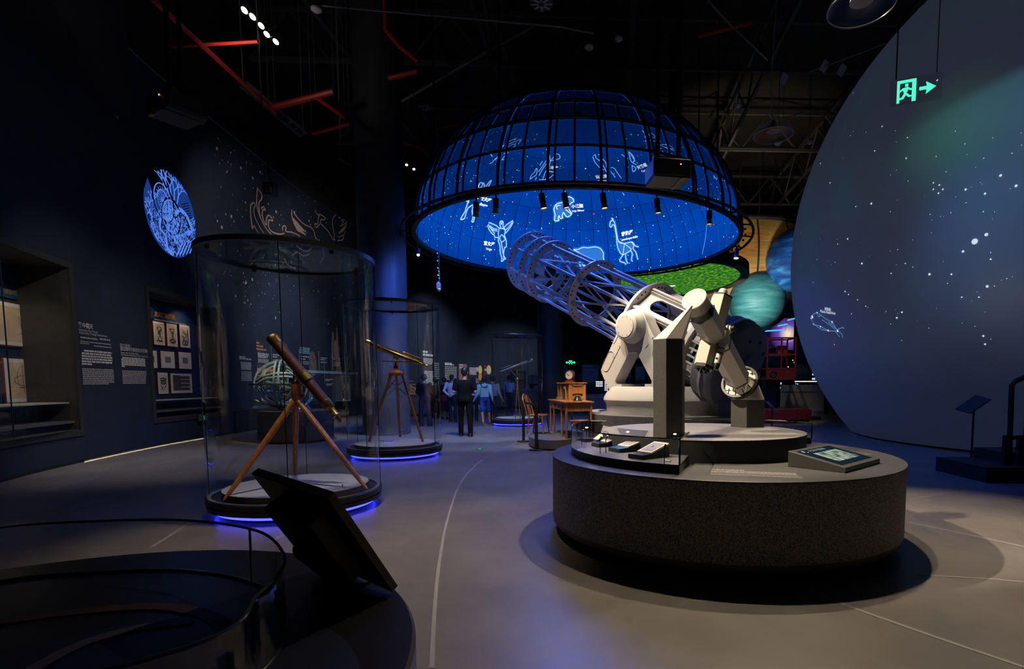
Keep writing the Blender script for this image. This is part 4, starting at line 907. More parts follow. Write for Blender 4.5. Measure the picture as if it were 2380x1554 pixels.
# --- telescope in the nearest case
Y1 = 6.02; o1 = Vector((K1.x, K1.y, .262)); t = thing('leather_telescope', 'red leather refracting telescope with brass ends on a wooden tripod in the nearest case', 'telescope', o1); LC = lambda p: Vector(p) - o1
H_ = LC(AY(688, 925, Y1)); ap = LC(AY(690, 882, Y1))
feet = [AZ(521, 1163, .214), AZ(853, 1137, .262), AZ(686, 1103, .262)]
for f in feet:
    f = LC(f); a = H_ + (f - H_).normalized() * .02; d = (f - a)
    o = obj('leg', MB().tube([a, a + d * .3, a + d * .85, f + Vector((0, 0, .004))], [.030, .034, .026, .016], 10), WOOD, t)
hub = obj('tripod_head', MB().lathe(LC(AY(690, 928, Y1)), (0, 0, 1), [(0, 0), (.045, 0), (.055, .03), (.055, .17), (.05, .19), (0, .19)], 20), WOOD, t)
obj('head_collar', MB().lathe(LC(AY(690, 928, Y1)), (0, 0, 1), [(0, .185), (.056, .185), (.056, .197), (.03, .205), (.022, .22), (.032, .245), (.032, .26), (.02, .275), (.03, .295), (.03, .31), (.015, .33), (0, .33)], 20), BRASS, hub)
mb = MB().lathe(LC(AY(690, 928, Y1)) + Vector((0, 0, -.07)), (0, 0, 1), [(0, 0), (.03, 0), (.035, .07), (0, .07)], 14); obj('head_spigot', mb, WOOD, hub)
for s_ in (-1, 1): obj('wing_nut', MB().lathe(H_ + Vector((0, 0, .02)), (s_, -.4, 0), [(0, 0), (.008, 0), (.008, .08), (.022, .085), (.022, .10), (0, .10)], 10), BRASS, hub)
e0, e1, e2 = LC(AY(631, 783, Y1 + .02)), LC(AY(768, 948, Y1 - .02)), LC(AY(787, 977, Y1 - .03)); dd = (e1 - e0).normalized(); LL = (e1 - e0).length; PX = Y1 / F
tb = obj('tube', MB().lathe(e0, dd, [(.058, .10), (.058, LL * .5), (.054, LL - .09)], 28), LEATH, t)
obj('front_cap', MB().lathe(e0, dd, [(0, 0), (.064, 0), (.066, .015), (.066, .04), (.062, .05), (.062, .095), (.059, .105), (0, .105)], 28), BRASSO, tb)
obj('rear_cell', MB().lathe(e0, dd, [(0, LL - .10), (.058, LL - .10), (.060, LL - .085), (.056, LL - .07), (.056, LL - .02), (.046, LL), (.036, LL + .01), (.036, LL + .09), (.042, LL + .1), (.042, LL + .11), (.026, LL + .12), (.024, LL + .19), (.018, LL + .20), (0, LL + .2)], 24), BRASSO, tb)
cl = e0 + dd * (LL * .57); obj('clamp', MB().band(cl, dd, .054, .066, -.05, .05, 28).band(cl, dd, .060, .070, -.055, -.045, 28).band(cl, dd, .060, .070, .045, .055, 28), BRASSO, tb)
obj('clamp_foot', MB().tube([cl + Vector((-.02, 0, -.05)), LC(AY(690, 868, Y1))], .018, 10), BRASS, tb)
obj('small_pin', MB().cone(LC(AZ(796, 1132, .262)), LC(AZ(796, 1132, .262)) + Vector((0, 0, .035)), .006, n=8), MATB, t)
# --- brass telescope on wooden legs in the middle case
Y2 = 10.35; o2 = Vector((K2.x, K2.y, .262)); t = thing('brass_telescope', 'polished brass telescope on an orange wooden tripod in the middle case', 'telescope', o2); LC = lambda p: Vector(p) - o2
hd = LC(AY(921, 866, Y2))
h = obj('tripod_head', MB().lathe(hd, (0, 0, 1), [(0, -.05), (.13, -.05), (.145, -.03), (.145, .0), (.10, .03), (.05, .06), (.04, .09), (0, .09)], 28), WOOD, t)
for f in (AZ(983, 1026, .262), AZ(930, 1014, .262), AZ(858, 1026, .262)):
    f = LC(f); a = hd + (Vector((f.x, f.y, hd.z)) - hd).normalized() * .11 + Vector((0, 0, -.04)) if (Vector((f.x, f.y, 0)) - Vector((hd.x, hd.y, 0))).length > .05 else hd
    obj('leg', MB().bar(a, f, .055, .04), WOOD if f.x > .2 or f.x < -.2 else WOODD, t, bevel=.008)
k1 = hd + Vector((0, 0, -.48))
for s0, s1 in (((.16, -.1), (-.19, .30)), ((-.13, -.1), (.24, .30))): obj('brace', MB().bar(hd + Vector((s0[0], -.04, s0[1] - .05)), hd + Vector((s1[0], -.06, -s1[1] - .15)), .018, .012), STEEL, t)
obj('brace', MB().bar(hd + Vector((-.05, .06, -.13)), hd + Vector((-.26, .02, -.42)), .016), STEEL, t)
obj('post', MB().lathe(hd, (0, 0, 1), [(0, .08), (.04, .08), (.05, .11), (.03, .15), (.03, .2), (0, .2)], 16), MATB, t)
obj('cradle', MB().box(LC(AY(921, 842, Y2)), (.10, .05, .23)), mat('cradle_white', (.55, .52, .47), .4), t, bevel=.01)
obj('cross_rod', MB().cone(LC(AY(889, 839, Y2 - .06)), LC(AY(986, 842, Y2 - .10)), .012, n=10), BRASS, t)
e0, e1 = LC(AY(852, 796, Y2 + .1)), LC(AY(972, 842, Y2 - .12)); dd = (e1 - e0).normalized(); LL = (e1 - e0).length
tb = obj('tube', MB().lathe(e0, dd, [(0, .0), (.068, 0), (.07, .01), (.07, .10), (.060, .11), (.058, LL * .6), (.048, LL * .85), (.046, LL), (.032, LL + .01), (.03, LL + .12), (.036, LL + .13), (.036, LL + .15), (.02, LL + .16), (.018, LL + .22), (0, LL + .22)], 28), BRASS, t)
obj('finder', MB().cone(e0 + dd * (LL * .72) + Vector((0, 0, .09)), e0 + dd * (LL * 1.05) + Vector((0, 0, .085)), .016, n=12).cone(e0 + dd * (LL * .77), e0 + dd * (LL * .77) + Vector((0, 0, .09)), .01, n=8).cone(e0 + dd * (LL * .97), e0 + dd * (LL * .97) + Vector((0, 0, .085)), .01, n=8), BRASS, tb)
obj('focus_knob', MB().cone(e0 + dd * (LL * .9) + Vector((0, -.05, -.02)), e0 + dd * (LL * .9) + Vector((0, -.10, -.02)), .02, n=12), BRASS, tb)
# --- slim telescope in the far case
Y3 = 18.2; o3 = Vector((K3.x, K3.y, .262)); t = thing('slim_telescope', 'slim gilt telescope on a thin brass tripod in the farthest case', 'telescope', o3); LC = lambda p: Vector(p) - o3
hb_ = LC(AY(1202, 880, Y3))
obj('post', MB().lathe(hb_, (0, 0, 1), [(0, -.08), (.05, -.08), (.06, -.05), (.06, 0), (.05, .02), (.025, .04), (.022, .36), (0, .36)], 14), BRASS, t)
for f in (AZ(1150, 1004, .262), AZ(1216, 968, .262), AZ(1236, 985, .262)):
    f = LC(f); f.z = max(f.z, 0.002); l_ = Vector((f.x, f.y, 0)); 
    if l_.length > .70: l_ = l_.normalized() * .70; f = Vector((l_.x, l_.y, 0))
    obj('leg', MB().cone(hb_ + Vector((0, 0, -.03)), f, .024, .012, 8), BRASSO, t)
e0, e1 = LC(AY(1238, 834, Y3 + .1)), LC(AY(1176, 892, Y3 - .1)); e1 = LC(AY(1180, 886, Y3 - .1)); e0 = LC(AY(1238, 835, Y3 + .1)); 
e1 = LC(AY(1176, 858, Y3)); dd = (e1 - e0).normalized(); LL = (e1 - e0).length
tb = obj('tube', MB().lathe(e0, dd, [(0, 0), (.06, 0), (.06, .10), (.04, .14), (.036, LL * .75), (.03, LL * .8), (.03, LL), (.02, LL + .01), (.02, LL + .25), (0, LL + .25)], 20), mat('tube_bronze', (.30, .22, .20), .25, .9), t)
obj('front_cap', MB().lathe(e0, dd, [(0, -.01), (.064, -.01), (.064, .10), (.045, .13), (0, .13)], 20), BRASS, tb)
obj('finder', MB().cone(e0 + dd * (LL * .78) + Vector((0, 0, .08)), e0 + dd * (LL * 1.1) + Vector((0, 0, .08)), .014, n=8), BRASS, tb)
obj('stay', MB().cone(e0 + dd * (LL * .9), hb_ + Vector((0, 0, .05)), .012, n=6), BRASS, t)
# ------------------------------------------------------------------ armillary sphere on a dark pedestal behind the nearest case
AP = Vector((-7.13, 13.1, 0)); AH = .76; ARr = .83
t = thing('dark_pedestal', 'round dark pedestal under the green armillary sphere', 'pedestal', AP)
obj('body', MB().lathe((0, 0, 0), (0, 0, 1), [(0, .06), (ARr, .06), (ARr, AH - .01), (ARr - .01, AH), (0, AH)], 64), mat('dark_speckle', (.022, .023, .028), .55, var=.5, vscale=120), t)
obj('plinth', MB().lathe((0, 0, 0), (0, 0, 1), [(0, 0), (ARr - .12, 0), (ARr - .12, .06), (0, .06)], 48), MATB, t)
VERD = mat('verdigris', (.30, .38, .30), .5, .15, var=.35, vscale=9)
AC = AY(654, 893, 13.1); oA = Vector((AP.x, AP.y, AH)); AR = 56 / F * 13.1
t = thing('armillary_sphere', 'green bronze armillary sphere of nested rings on the dark round pedestal', 'armillary sphere', oA); c = AC - oA
obj('horizon_ring', MB().band(c, (0, 0, 1), AR * .98, AR * 1.17, -.02, .02, 64), mat('verdigris_dark', (.05, .065, .06), .5, .3), t)
for nn, r, name in (((1, .35, 0), 1.03, 'meridian_ring'), ((.5, -1, .15), .98, 'colure_ring'), ((-.25, .35, .9), .93, 'ecliptic_ring'), ((.25, .2, .95), .90, 'equator_ring'), ((.9, -.5, .3), .82, 'inner_ring'), ((.3, 1, -.4), .78, 'sighting_ring')):
    x, y, z = frame(nn)
    for s_ in (-.045, .045): obj(name, MB().band(c + z * s_, nn, AR * r * .92, AR * r, -.018, .018, 56), VERD, t)
obj('axis_tube', MB().cone(c - Vector((.2, .1, .6)) * AR, c + Vector((.2, .1, .6)) * AR, .022, n=8), VERD, t)
for k in range(4):
    a = pi / 4 + pi / 2 * k; p = Vector((.30 * math.cos(a), .30 * math.sin(a), 0))
    obj('dragon_leg', MB().tube([p, p * .8 + Vector((0, 0, .12)), p * .6 + Vector((0, 0, c.z - AR * .95)), c + Vector((p.x * 2.2, p.y * 2.2, -AR * .62))], [.045, .03, .028, .035], 8), VERD, t)
obj('stem', MB().lathe((0, 0, 0), (0, 0, 1), [(0, 0), (.12, 0), (.10, .05), (.05, .10), (.05, max(.12, c.z - AR))], 16), VERD, t)
# ------------------------------------------------------------------ giant projection sphere on the right
SC, SR = Vector((12.925, 13.418, 4.829)), 7.403
m, n, L, o = nodes('sphere_projection')
d = n.new('ShaderNodeBsdfDiffuse'); d.inputs[0].default_value = (.24, .25, .28, 1)
tc = n.new('ShaderNodeTexCoord'); g = n.new('ShaderNodeSeparateXYZ'); L.new(tc.outputs['Object'], g.inputs[0])
nz = n.new('ShaderNodeTexNoise'); nz.inputs['Scale'].default_value = .33; nz.inputs['Detail'].default_value = 5; nz.inputs['Roughness'].default_value = .55; L.new(tc.outputs['Object'], nz.inputs['Vector'])
rp = n.new('ShaderNodeValToRGB'); cr = rp.color_ramp; cr.elements[0].position = .30; cr.elements[0].color = (.018, .021, .040, 1); cr.elements[1].position = .72; cr.elements[1].color = (.013, .030, .042, 1)
e = cr.elements.new(.46); e.color = (.016, .019, .034, 1); e = cr.elements.new(.60); e.color = (.014, .022, .032, 1)
L.new(nz.outputs['Fac'], rp.inputs[0])
# the film shows a dark landscape below its horizon
mr = n.new('ShaderNodeMapRange'); mr.inputs[1].default_value = -3.5; mr.inputs[2].default_value = -2.6; n3 = n.new('ShaderNodeTexNoise'); n3.inputs['Scale'].default_value = .9; L.new(tc.outputs['Object'], n3.inputs['Vector'])
ad = n.new('ShaderNodeMath'); ad.operation = 'MULTIPLY_ADD'; ad.inputs[1].default_value = .8; L.new(n3.outputs['Fac'], ad.inputs[0]); sb_ = n.new('ShaderNodeMath'); sb_.operation = 'SUBTRACT'; sb_.inputs[1].default_value = .4; L.new(g.outputs[2], ad.inputs[2]); L.new(ad.outputs[0], sb_.inputs[0]); L.new(sb_.outputs[0], mr.inputs[0])
mx = n.new('ShaderNodeMixRGB'); mx.inputs[1].default_value = (.009, .013, .026, 1); L.new(mr.outputs[0], mx.inputs[0]); L.new(rp.outputs[0], mx.inputs[2])
# brighter teal part of the film at the right, below a slanting edge, and a green glow
_a, _b = ASP(2070, 335, SC, SR, False) - SC, ASP(2378, 160, SC, SR, False) - SC; _n = _a.cross(_b).normalized(); _n = _n if _n.z < 0 else -_n
dt = n.new('ShaderNodeVectorMath'); dt.operation = 'DOT_PRODUCT'; dt.inputs[1].default_value = _n; L.new(tc.outputs['Object'], dt.inputs[0])
sm1 = n.new('ShaderNodeMapRange'); sm1.inputs[1].default_value = -.12; sm1.inputs[2].default_value = .12; L.new(dt.outputs['Value'], sm1.inputs[0])
def blob(px, py, r, col, prev, gate=None):
    ds = n.new('ShaderNodeVectorMath'); ds.operation = 'DISTANCE'; ds.inputs[1].default_value = ASP(px, py, SC, SR, False) - SC; L.new(tc.outputs['Object'], ds.inputs[0])
    mq = n.new('ShaderNodeMapRange'); mq.interpolation_type = 'SMOOTHSTEP'; mq.inputs[1].default_value = r; mq.inputs[2].default_value = 0; L.new(ds.outputs['Value'], mq.inputs[0]); f_ = mq.outputs[0]
    if gate: ml = n.new('ShaderNodeMath'); ml.operation = 'MULTIPLY'; L.new(f_, ml.inputs[0]); L.new(gate, ml.inputs[1]); f_ = ml.outputs[0]
    ax = n.new('ShaderNodeMixRGB'); ax.blend_type = 'ADD'; ax.inputs[2].default_value = col + (1,); L.new(f_, ax.inputs[0]); L.new(prev, ax.inputs[1]); return ax.outputs[0]
fin = blob(2390, 250, 2.6, (.012, .050, .075), mx.outputs[0], sm1.outputs[0]); fin = blob(2205, 300, 1.3, (.004, .032, .006), fin); fin = blob(2290, 600, 2.0, (.010, .024, .030), fin); fin = blob(2340, 690, .9, (.012, .010, .006), fin)
em = n.new('ShaderNodeEmission'); em.inputs[1].default_value = 1.0; L.new(fin, em.inputs[0])
a2 = n.new('ShaderNodeAddShader'); L.new(d.outputs[0], a2.inputs[0]); L.new(em.outputs[0], a2.inputs[1]); L.new(a2.outputs[0], o.inputs[0])
SPH = m
zlow = -(SC.z - .04); prof = []
p0 = math.asin(zlow / SR)
for i in range(65): p = p0 + (pi / 2 - p0) * i / 64; prof.append((SR * math.cos(p), SR * math.sin(p)))
sph = thing('projection_sphere', 'giant dark sphere showing a projected starry sky at the right', 'sphere', SC)
obj('shell', MB().lathe((0, 0, 0), (0, 0, 1), prof, 128), SPH, sph, smooth=60)
rb = SR * math.cos(p0)
obj('kick_ring', MB().band((0, 0, 0), (0, 0, 1), rb - .25, rb - .06, -SC.z + .001, zlow + .02, 96), MATB, sph)
def sph_pt(px, py, off=.012): p = ASP(px, py, SC, SR, False) - SC; return p * ((SR + off) / SR)
sn = lambda p: p.normalized()
SSTAR = emis('sky_star', (.62, .72, .88), 1.0)
rng = random.Random(11); mb = MB()
def sdot(px, py, r):
    c = sph_pt(px, py); x, y, z = frame(c); mb.add([c + x * (r * math.cos(t_ * pi / 4)) + y * (r * math.sin(t_ * pi / 4)) for t_ in range(8)], [tuple(range(8))])
for px, py, r in ((2266, 561, .062), (2293, 545, .035), (2239, 584, .026), (2004, 612, .026), (2161, 637, .028), (2026, 473, .026), (1930, 425, .02), (2212, 637, .02), (2295, 665, .028), (2326, 408, .026), (2362, 432, .026), (2290, 450, .022), (2184, 430, .018), (2192, 440, .018), (2182, 449, .018), (2170, 425, .016), (2170, 440, .016), (1965, 677, .022), (1973, 684, .018), (1994, 696, .016), (2013, 711, .016), (2085, 738, .024), (2097, 725, .022), (1971, 555, .022), (1990, 480, .015), (2051, 294, .018), (2107, 368, .018), (2110, 320, .014), (2286, 780, .022), (2290, 799, .02), (1940, 800, .015), (1980, 729, .014), (1891, 656, .014), (1948, 567, .014), (1900, 603, .012), (1942, 609, .012), (2072, 635, .016), (2105, 612, .014), (2276, 690, .016), (2236, 690, .016), (2303, 602, .018)): sdot(px, py, r * .8)
for i in range(95):
    px = rng.uniform(1850, 2375); py = rng.uniform(300, 800)
    if px > 1842 + abs(py - 640) ** 2 * .0008: sdot(px, py, rng.choice((.004, .005, .006, .008)))
for i in range(60):
    a, q = rng.uniform(0, 2 * pi), rng.uniform(-.2, 1.2); c = Vector((math.cos(q) * math.cos(a), math.cos(q) * math.sin(a), math.sin(q))) * (SR + .012)
    x, y, z = frame(c); r = rng.uniform(.008, .02); mb.add([c + x * (r * math.cos(t_ * pi / 3)) + y * (r * math.sin(t_ * pi / 3)) for t_ in range(6)], [tuple(range(6))])
tag(obj('star_field', mb, SSTAR, sph, smooth=False), kind='stuff')
zf = ZO(1860, 690, 130 / 1837)
FISH = emis('fish_line', (.10, .22, .48), 1.0); mb = MB()
for st in ([(565, 505), (410, 590), (355, 690), (385, 735), (450, 885), (560, 960), (680, 1040), (800, 1080), (930, 1100), (1080, 1110), (1240, 1105)], [(565, 505), (700, 600), (860, 720), (1060, 825), (1150, 960), (1240, 1105)], [(450, 885), (680, 965), (930, 1095)], [(570, 540), (600, 640), (720, 590)], [(1240, 1050), (1330, 1020), (1400, 1000), (1460, 1030)], [(1170, 1130), (1240, 1220), (1300, 1300)], [(940, 820), (1080, 930), (1200, 1050)], [(720, 740), (960, 900), (1150, 1050)], [(1240, 1105), (1380, 1210), (1400, 1330)]): mb.ribbon(smoothc([sph_pt(x, y) for x, y in zf(st)], 3), .016, sn)
fish = obj('fish_constellation', mb, FISH, sph, smooth=False); mb = MB()
for x, y, r in ((565, 505, .022), (410, 650, .04), (370, 700, .026), (450, 885, .02), (680, 965, .022), (930, 1095, .026), (1060, 820, .026), (1240, 1105, .03)):
    px, py = zf([(x, y)])[0]; sdot(px, py, r)
obj('fish_stars', mb, emis('fish_star', (.65, .75, 1), 1.2), fish, smooth=False)
def sph_text(px, py, tx, ty, txt, size):
    o_ = sph_pt(px, py, .014); u = (sph_pt(tx, ty, .014) - o_).normalized(); up = o_.normalized().cross(u).normalized(); up = up if up.z > 0 else -up
    lettering(txt, size, lambda a, b_: o_ + u * a + up * b_, emis('sky_text', (.55, .65, .8), 1), sph, 'CENTER', bold=.001)
sph_text(1925, 721, 1945, 724, '南鱼座', .085); sph_text(1925, 728, 1945, 731, 'Piscis Austrinus', .10)
# ------------------------------------------------------------------ stand with a tilted label panel, stair rail
p = AZ(2256, 1087, 0); t = thing('label_stand', 'thin black stand with a tilted label panel in front of the giant sphere', 'sign stand', p)
obj('base', MB().lathe((0, 0, 0), (0, 0, 1), [(0, 0), (.19, 0), (.19, .018), (.03, .03), (0, .03)], 32), MATB, t); obj('pole', MB().cone((0, 0, .02), (0, 0, 1.02), .016, n=12), MATB, t)
obj('panel', MB().box((-.02, 0, 1.06), (.40, .30, .02), M=Matrix.Rotation(R(-35), 3, 'Y') @ Matrix.Rotation(R(15), 3, 'X')), mat('stand_panel', (.03, .032, .04), .4), t, smooth=False)
p = AZ(2300, 1122, 0); t = thing('stair_block', 'dark stair block with a bent black hand rail at the right edge', 'stairs', p)
obj('block', MB().box((1.0, .55, .11), (2.1, 1.1, .22)).box((1.3, .75, .30), (1.5, .7, .16)), mat('stair_dark', (.016, .016, .017), .6), t, smooth=False)
mb = MB(); z0 = .2
pa = AY(2346, 1060, p.y + .25) - p; pb = AY(2352, 890, p.y + .25) - p
obj('hand_rail', MB().tube([(pa.x, pa.y, .2), (pb.x, pb.y, pb.z - .03), (pb.x + .05, pb.y, pb.z + .03), (pb.x + .7, pb.y + .1, pb.z + .28), (pb.x + 1.5, pb.y + .2, pb.z + .5)], .036, 10), MATB, t)
for dx, w_ in ((.0, .09), (.21, .10)):
    obj('post', MB().box((pa.x - .01 + dx, pa.y + .05, .2 + .22), (w_, .06, .46)), MATB, t, smooth=False)
obj('post', MB().cone((pa.x + .26, pa.y + .05, .2), (pb.x + .28, pb.y + .05, pb.z + .12), .028, n=8), MATB, t)
obj('cross_bar', MB().bar((pa.x - .09, pa.y, .62), (pa.x + .35, pa.y + .02, .62), .05), MATB, t)
# ------------------------------------------------------------------ hanging planets and round screen beyond the telescope
def bands(name, cols, sc, dis=2.0, emit=0, rot=0.0, stretch=8):
    m, n, L, o = nodes(name); tc = n.new('ShaderNodeTexCoord'); mp = n.new('ShaderNodeMapping'); mp.inputs[3].default_value = (1, 1, stretch); mp.inputs[2].default_value = (rot, rot * .4, 0); nz = n.new('ShaderNodeTexNoise'); nz.inputs['Scale'].default_value = sc; nz.inputs['Detail'].default_value = 6; nz.inputs['Distortion'].default_value = dis
    L.new(tc.outputs['Object'], mp.inputs[0]); L.new(mp.outputs[0], nz.inputs['Vector']); rp = n.new('ShaderNodeValToRGB'); cr = rp.color_ramp
    cr.elements[0].position = .3; cr.elements[0].color = cols[0] + (1,); cr.elements[1].position = .7; cr.elements[1].color = cols[-1] + (1,)
    for i, c in enumerate(cols[1:-1]): e = cr.elements.new(.3 + .4 * (i + 1) / (len(cols) - 1)); e.color = c + (1,)
    L.new(nz.outputs['Fac'], rp.inputs[0]); b = n.new('ShaderNodeBsdfPrincipled'); b.inputs['Roughness'].default_value = .6; L.new(rp.outputs[0], b.inputs['Base Color'])
    if emit: L.new(rp.outputs[0], b.inputs['Emission Color']); b.inputs['Emission Strength'].default_value = emit
    L.new(b.outputs[0], o.inputs[0]); return m
JUP = bands('jupiter_bands', [(.30, .10, .02), (.50, .27, .06), (.30, .20, .04), (.52, .36, .14)], .45, .8, 0)
n = JUP.node_tree.nodes; L = JUP.node_tree.links; bs = [q for q in n if q.type == 'BSDF_PRINCIPLED'][0]; rmp = [q for q in n if q.type == 'VALTORGB'][0]; tcn = [q for q in n if q.type == 'TEX_COORD'][0]
sx_ = n.new('ShaderNodeSeparateXYZ'); L.new(tcn.outputs['Object'], sx_.inputs[0]); mrg = n.new('ShaderNodeMapRange'); mrg.inputs[1].default_value = -1.3; mrg.inputs[2].default_value = -2.6; L.new(sx_.outputs[2], mrg.inputs[0])
mxc = n.new('ShaderNodeMixRGB'); mxc.inputs[2].default_value = (.07, .24, .22, 1); L.new(mrg.outputs[0], mxc.inputs[0]); L.new(rmp.outputs[0], mxc.inputs[1]); L.new(mxc.outputs[0], bs.inputs['Base Color'])
JC = AY(1712, 622, 28.0); JR = 158 / F * 28
t = thing('banded_planet', 'huge amber banded planet ball with panel joints behind the hanging screens', 'planet model', JC)
for k in range(14):
    mb = MB(); a0 = 2 * pi * k / 14 + .012; a1 = 2 * pi * (k + 1) / 14 - .012
    mb.lathe((0, 0, 0), (0, 0, 1), [(JR * math.cos(R(q)), JR * math.sin(R(q))) for q in range(-88, 27, 6)], 6, False, a0, a1); obj('panel', mb, JUP, t, smooth=60)
obj('core', MB().lathe((0, 0, 0), (0, 0, 1), [(JR * .99 * math.cos(R(q)), JR * .985 * math.sin(R(q))) for q in range(-90, 27, 6)], 40), MATB, t); obj('top_ring', MB().torus((0, 0, JR * math.sin(R(26))), (0, 0, 1), JR * math.cos(R(26)), .12, 48, 6), MATB, t)
for a in (.5, 2.5, 4.5): obj('cable', MB().cone((1.5 * math.cos(a), 1.5 * math.sin(a), JR * .4), (1.5 * math.cos(a), 1.5 * math.sin(a), 12 - JC.z), .03, n=6), MATB, t)
TC = AY(1760, 697, 25); t = thing('teal_planet', 'pale teal planet ball hanging in front of the amber planet', 'planet model', TC)
obj('ball', MB().sphere((0, 0, 0), 63.5 / F * 25, 48, 32), bands('teal_bands', [(.02, .15, .17), (.04, .22, .25), (.10, .34, .34)], .9, .3, 0), t); obj('cable', MB().cone((0, 0, 1.2), (0, 0, 12 - TC.z), .015, n=6), MATB, t)
BC = AY(1856, 604, 24); t = thing('blue_planet', 'deep blue planet ball half hidden by the giant sphere', 'planet model', BC)
obj('ball', MB().sphere((0, 0, 0), 71 / F * 24, 48, 32), bands('blue_bands', [(.001, .02, .12), (.006, .08, .30), (.05, .28, .55)], .8, .7, 0, .5, 4), t); obj('cable', MB().cone((0, 0, 1.2), (0, 0, 12 - BC.z), .015, n=6), MATB, t)
GC = AY(1578, 650, 22); t = thing('round_screen', 'round hanging screen showing green grass above the truss telescope', 'screen', GC); t.rotation_euler = (R(-5), R(-1.5), 0)
m, n, L, o = nodes('grass_film'); em = n.new('ShaderNodeEmission'); tc = n.new('ShaderNodeTexCoord'); nz = n.new('ShaderNodeTexNoise'); nz.inputs['Scale'].default_value = 7; nz.inputs['Detail'].default_value = 8; L.new(tc.outputs['Object'], nz.inputs['Vector'])
rp = n.new('ShaderNodeValToRGB'); cr = rp.color_ramp; cr.elements[0].position = .32; cr.elements[0].color = (.004, .055, .010, 1); cr.elements[1].position = .72; cr.elements[1].color = (.30, .42, .02, 1); e = cr.elements.new(.52); e.color = (.03, .20, .02, 1)
L.new(nz.outputs['Fac'], rp.inputs[0]); L.new(rp.outputs[0], em.inputs[0]); em.inputs[1].default_value = 1.0; L.new(em.outputs[0], o.inputs[0])
gr = 135 / F * 22
obj('picture', MB().lathe((0, 0, 0), (0, 0, 1), [(0, -.01), (gr, -.01), (gr, 0), (0, 0)], 72), m, t); obj('frame', MB().band((0, 0, 0), (0, 0, 1), gr, gr + .34, -.06, .30, 72), MATB, t); obj('back', MB().lathe((0, 0, 0), (0, 0, 1), [(0, .02), (gr, .02), (gr, .2), (0, .2)], 48), MATB, t)
mb = MB(); q = APL(1548, 656, GC + Vector((0, 0, -.03)), (0, -.1, 1)) - GC
for dx, dy, r in ((0, 0, .16), (.2, .02, .13), (-.2, 0, .12), (.1, .12, .1), (.32, -.02, .09)): mb.lathe((q.x + dx, q.y + dy, -.014), (0, 0, -1), [(0, 0), (r, 0), (r, .003), (0, .003)], 12)
obj('white_cow', mb, emis('film_white', (.85, .8, .85), 1), t)
for a in (.4, 2.0, 3.6, 5.2): obj('hanger_rod', MB().cone(((gr + .1) * math.cos(a), (gr + .1) * math.sin(a), .2), ((gr + .1) * math.cos(a), (gr + .1) * math.sin(a), 6.5), .03, n=6), MATB, t)
# ------------------------------------------------------------------ round dark exhibit in the lower left corner
FZ = .66; FC_ = Vector((-1.615, 1.19, 0)); FR_ = 1.16
t = thing('dark_round_exhibit', 'large dark round exhibit base in the lower left corner', 'pedestal', FC_)
obj('side', MB().lathe((0, 0, 0), (0, 0, 1), [(0, 0), (FR_ - .15, 0), (FR_ - .15, .06), (FR_, .07), (FR_, FZ - .012), (FR_ - .01, FZ), (0, FZ)], 96), mat('exhibit_black', (.006, .006, .007), .33), t)
zl0 = FZ + .002
def deck_ribbon(pix, wd, m, nm, z):
    p = smoothc([AZ(x, y, FZ) - FC_ for x, y in pix], 8); obj(nm, MB().ribbon([Vector((q.x, q.y, z)) for q in p], wd, UPZ), m, t, smooth=False)
obj('blue_disc', MB().lathe(AZ(150, 1700, FZ) - FC_ + Vector((0, 0, -0.0)), (0, 0, 1), [(0, .001), (.58, .001), (.58, .004), (0, .004)], 64), mat('deck_blue', (.004, .007, .022), .4), t)
deck_ribbon([(-120, 1470), (0, 1448), (200, 1422), (380, 1412), (490, 1436), (540, 1490), (560, 1580)], .05, mat('deck_orange', (.035, .012, .005), .6, var=.4, vscale=12), 'orange_ring', zl0 + .004)
deck_ribbon([(20, 1600), (100, 1548), (200, 1498), (330, 1462), (450, 1448)], .045, mat('deck_grey', (.04, .038, .045), .6), 'grey_band', zl0 + .007)
gt = thing('glass_enclosure', 'low curved glass enclosure standing on the dark exhibit in the lower left corner', 'glass screen', (FC_.x, FC_.y, FZ))
q = AZ(588, 1355, FZ); zt = AY(580, 1228, q.y).z
top = [AZ(x, y, zt) - FC_ for x, y in ((0, 1225), (120, 1215), (350, 1207), (480, 1212), (580, 1228), (630, 1250), (660, 1290), (650, 1330), (600, 1380), (430, 1505))]
top = [Vector((p.x, p.y, 0)) for p in top]
top = [Vector((-.85, .30, 0)), Vector((-.72, .62, 0))] + top + [Vector((.25, -.55, 0)), Vector((-.2, -.75, 0)), Vector((-.7, -.45, 0))]
cv = smoothc(top, 7, True); h = zt - FZ; mb = MB(); k = len(cv)
for i in range(k): a, b_ = cv[i], cv[(i + 1) % k]; mb.quad((a.x, a.y, 0), (b_.x, b_.y, 0), (b_.x, b_.y, h), (a.x, a.y, h))
obj('glass', mb, GLASS, gt, smooth=60)
obj('top_edge', MB().tube([Vector((p.x, p.y, h)) for p in cv], .005, 6, True), EDGE, gt); obj('foot_edge', MB().tube([Vector((p.x, p.y, .004)) for p in cv], .006, 6, True), EDGE, gt)
sx = AZ(580, 1228, zt) - FC_; obj('seam', MB().bar((sx.x, sx.y, 0), (sx.x, sx.y, h), .006), EDGE, gt)
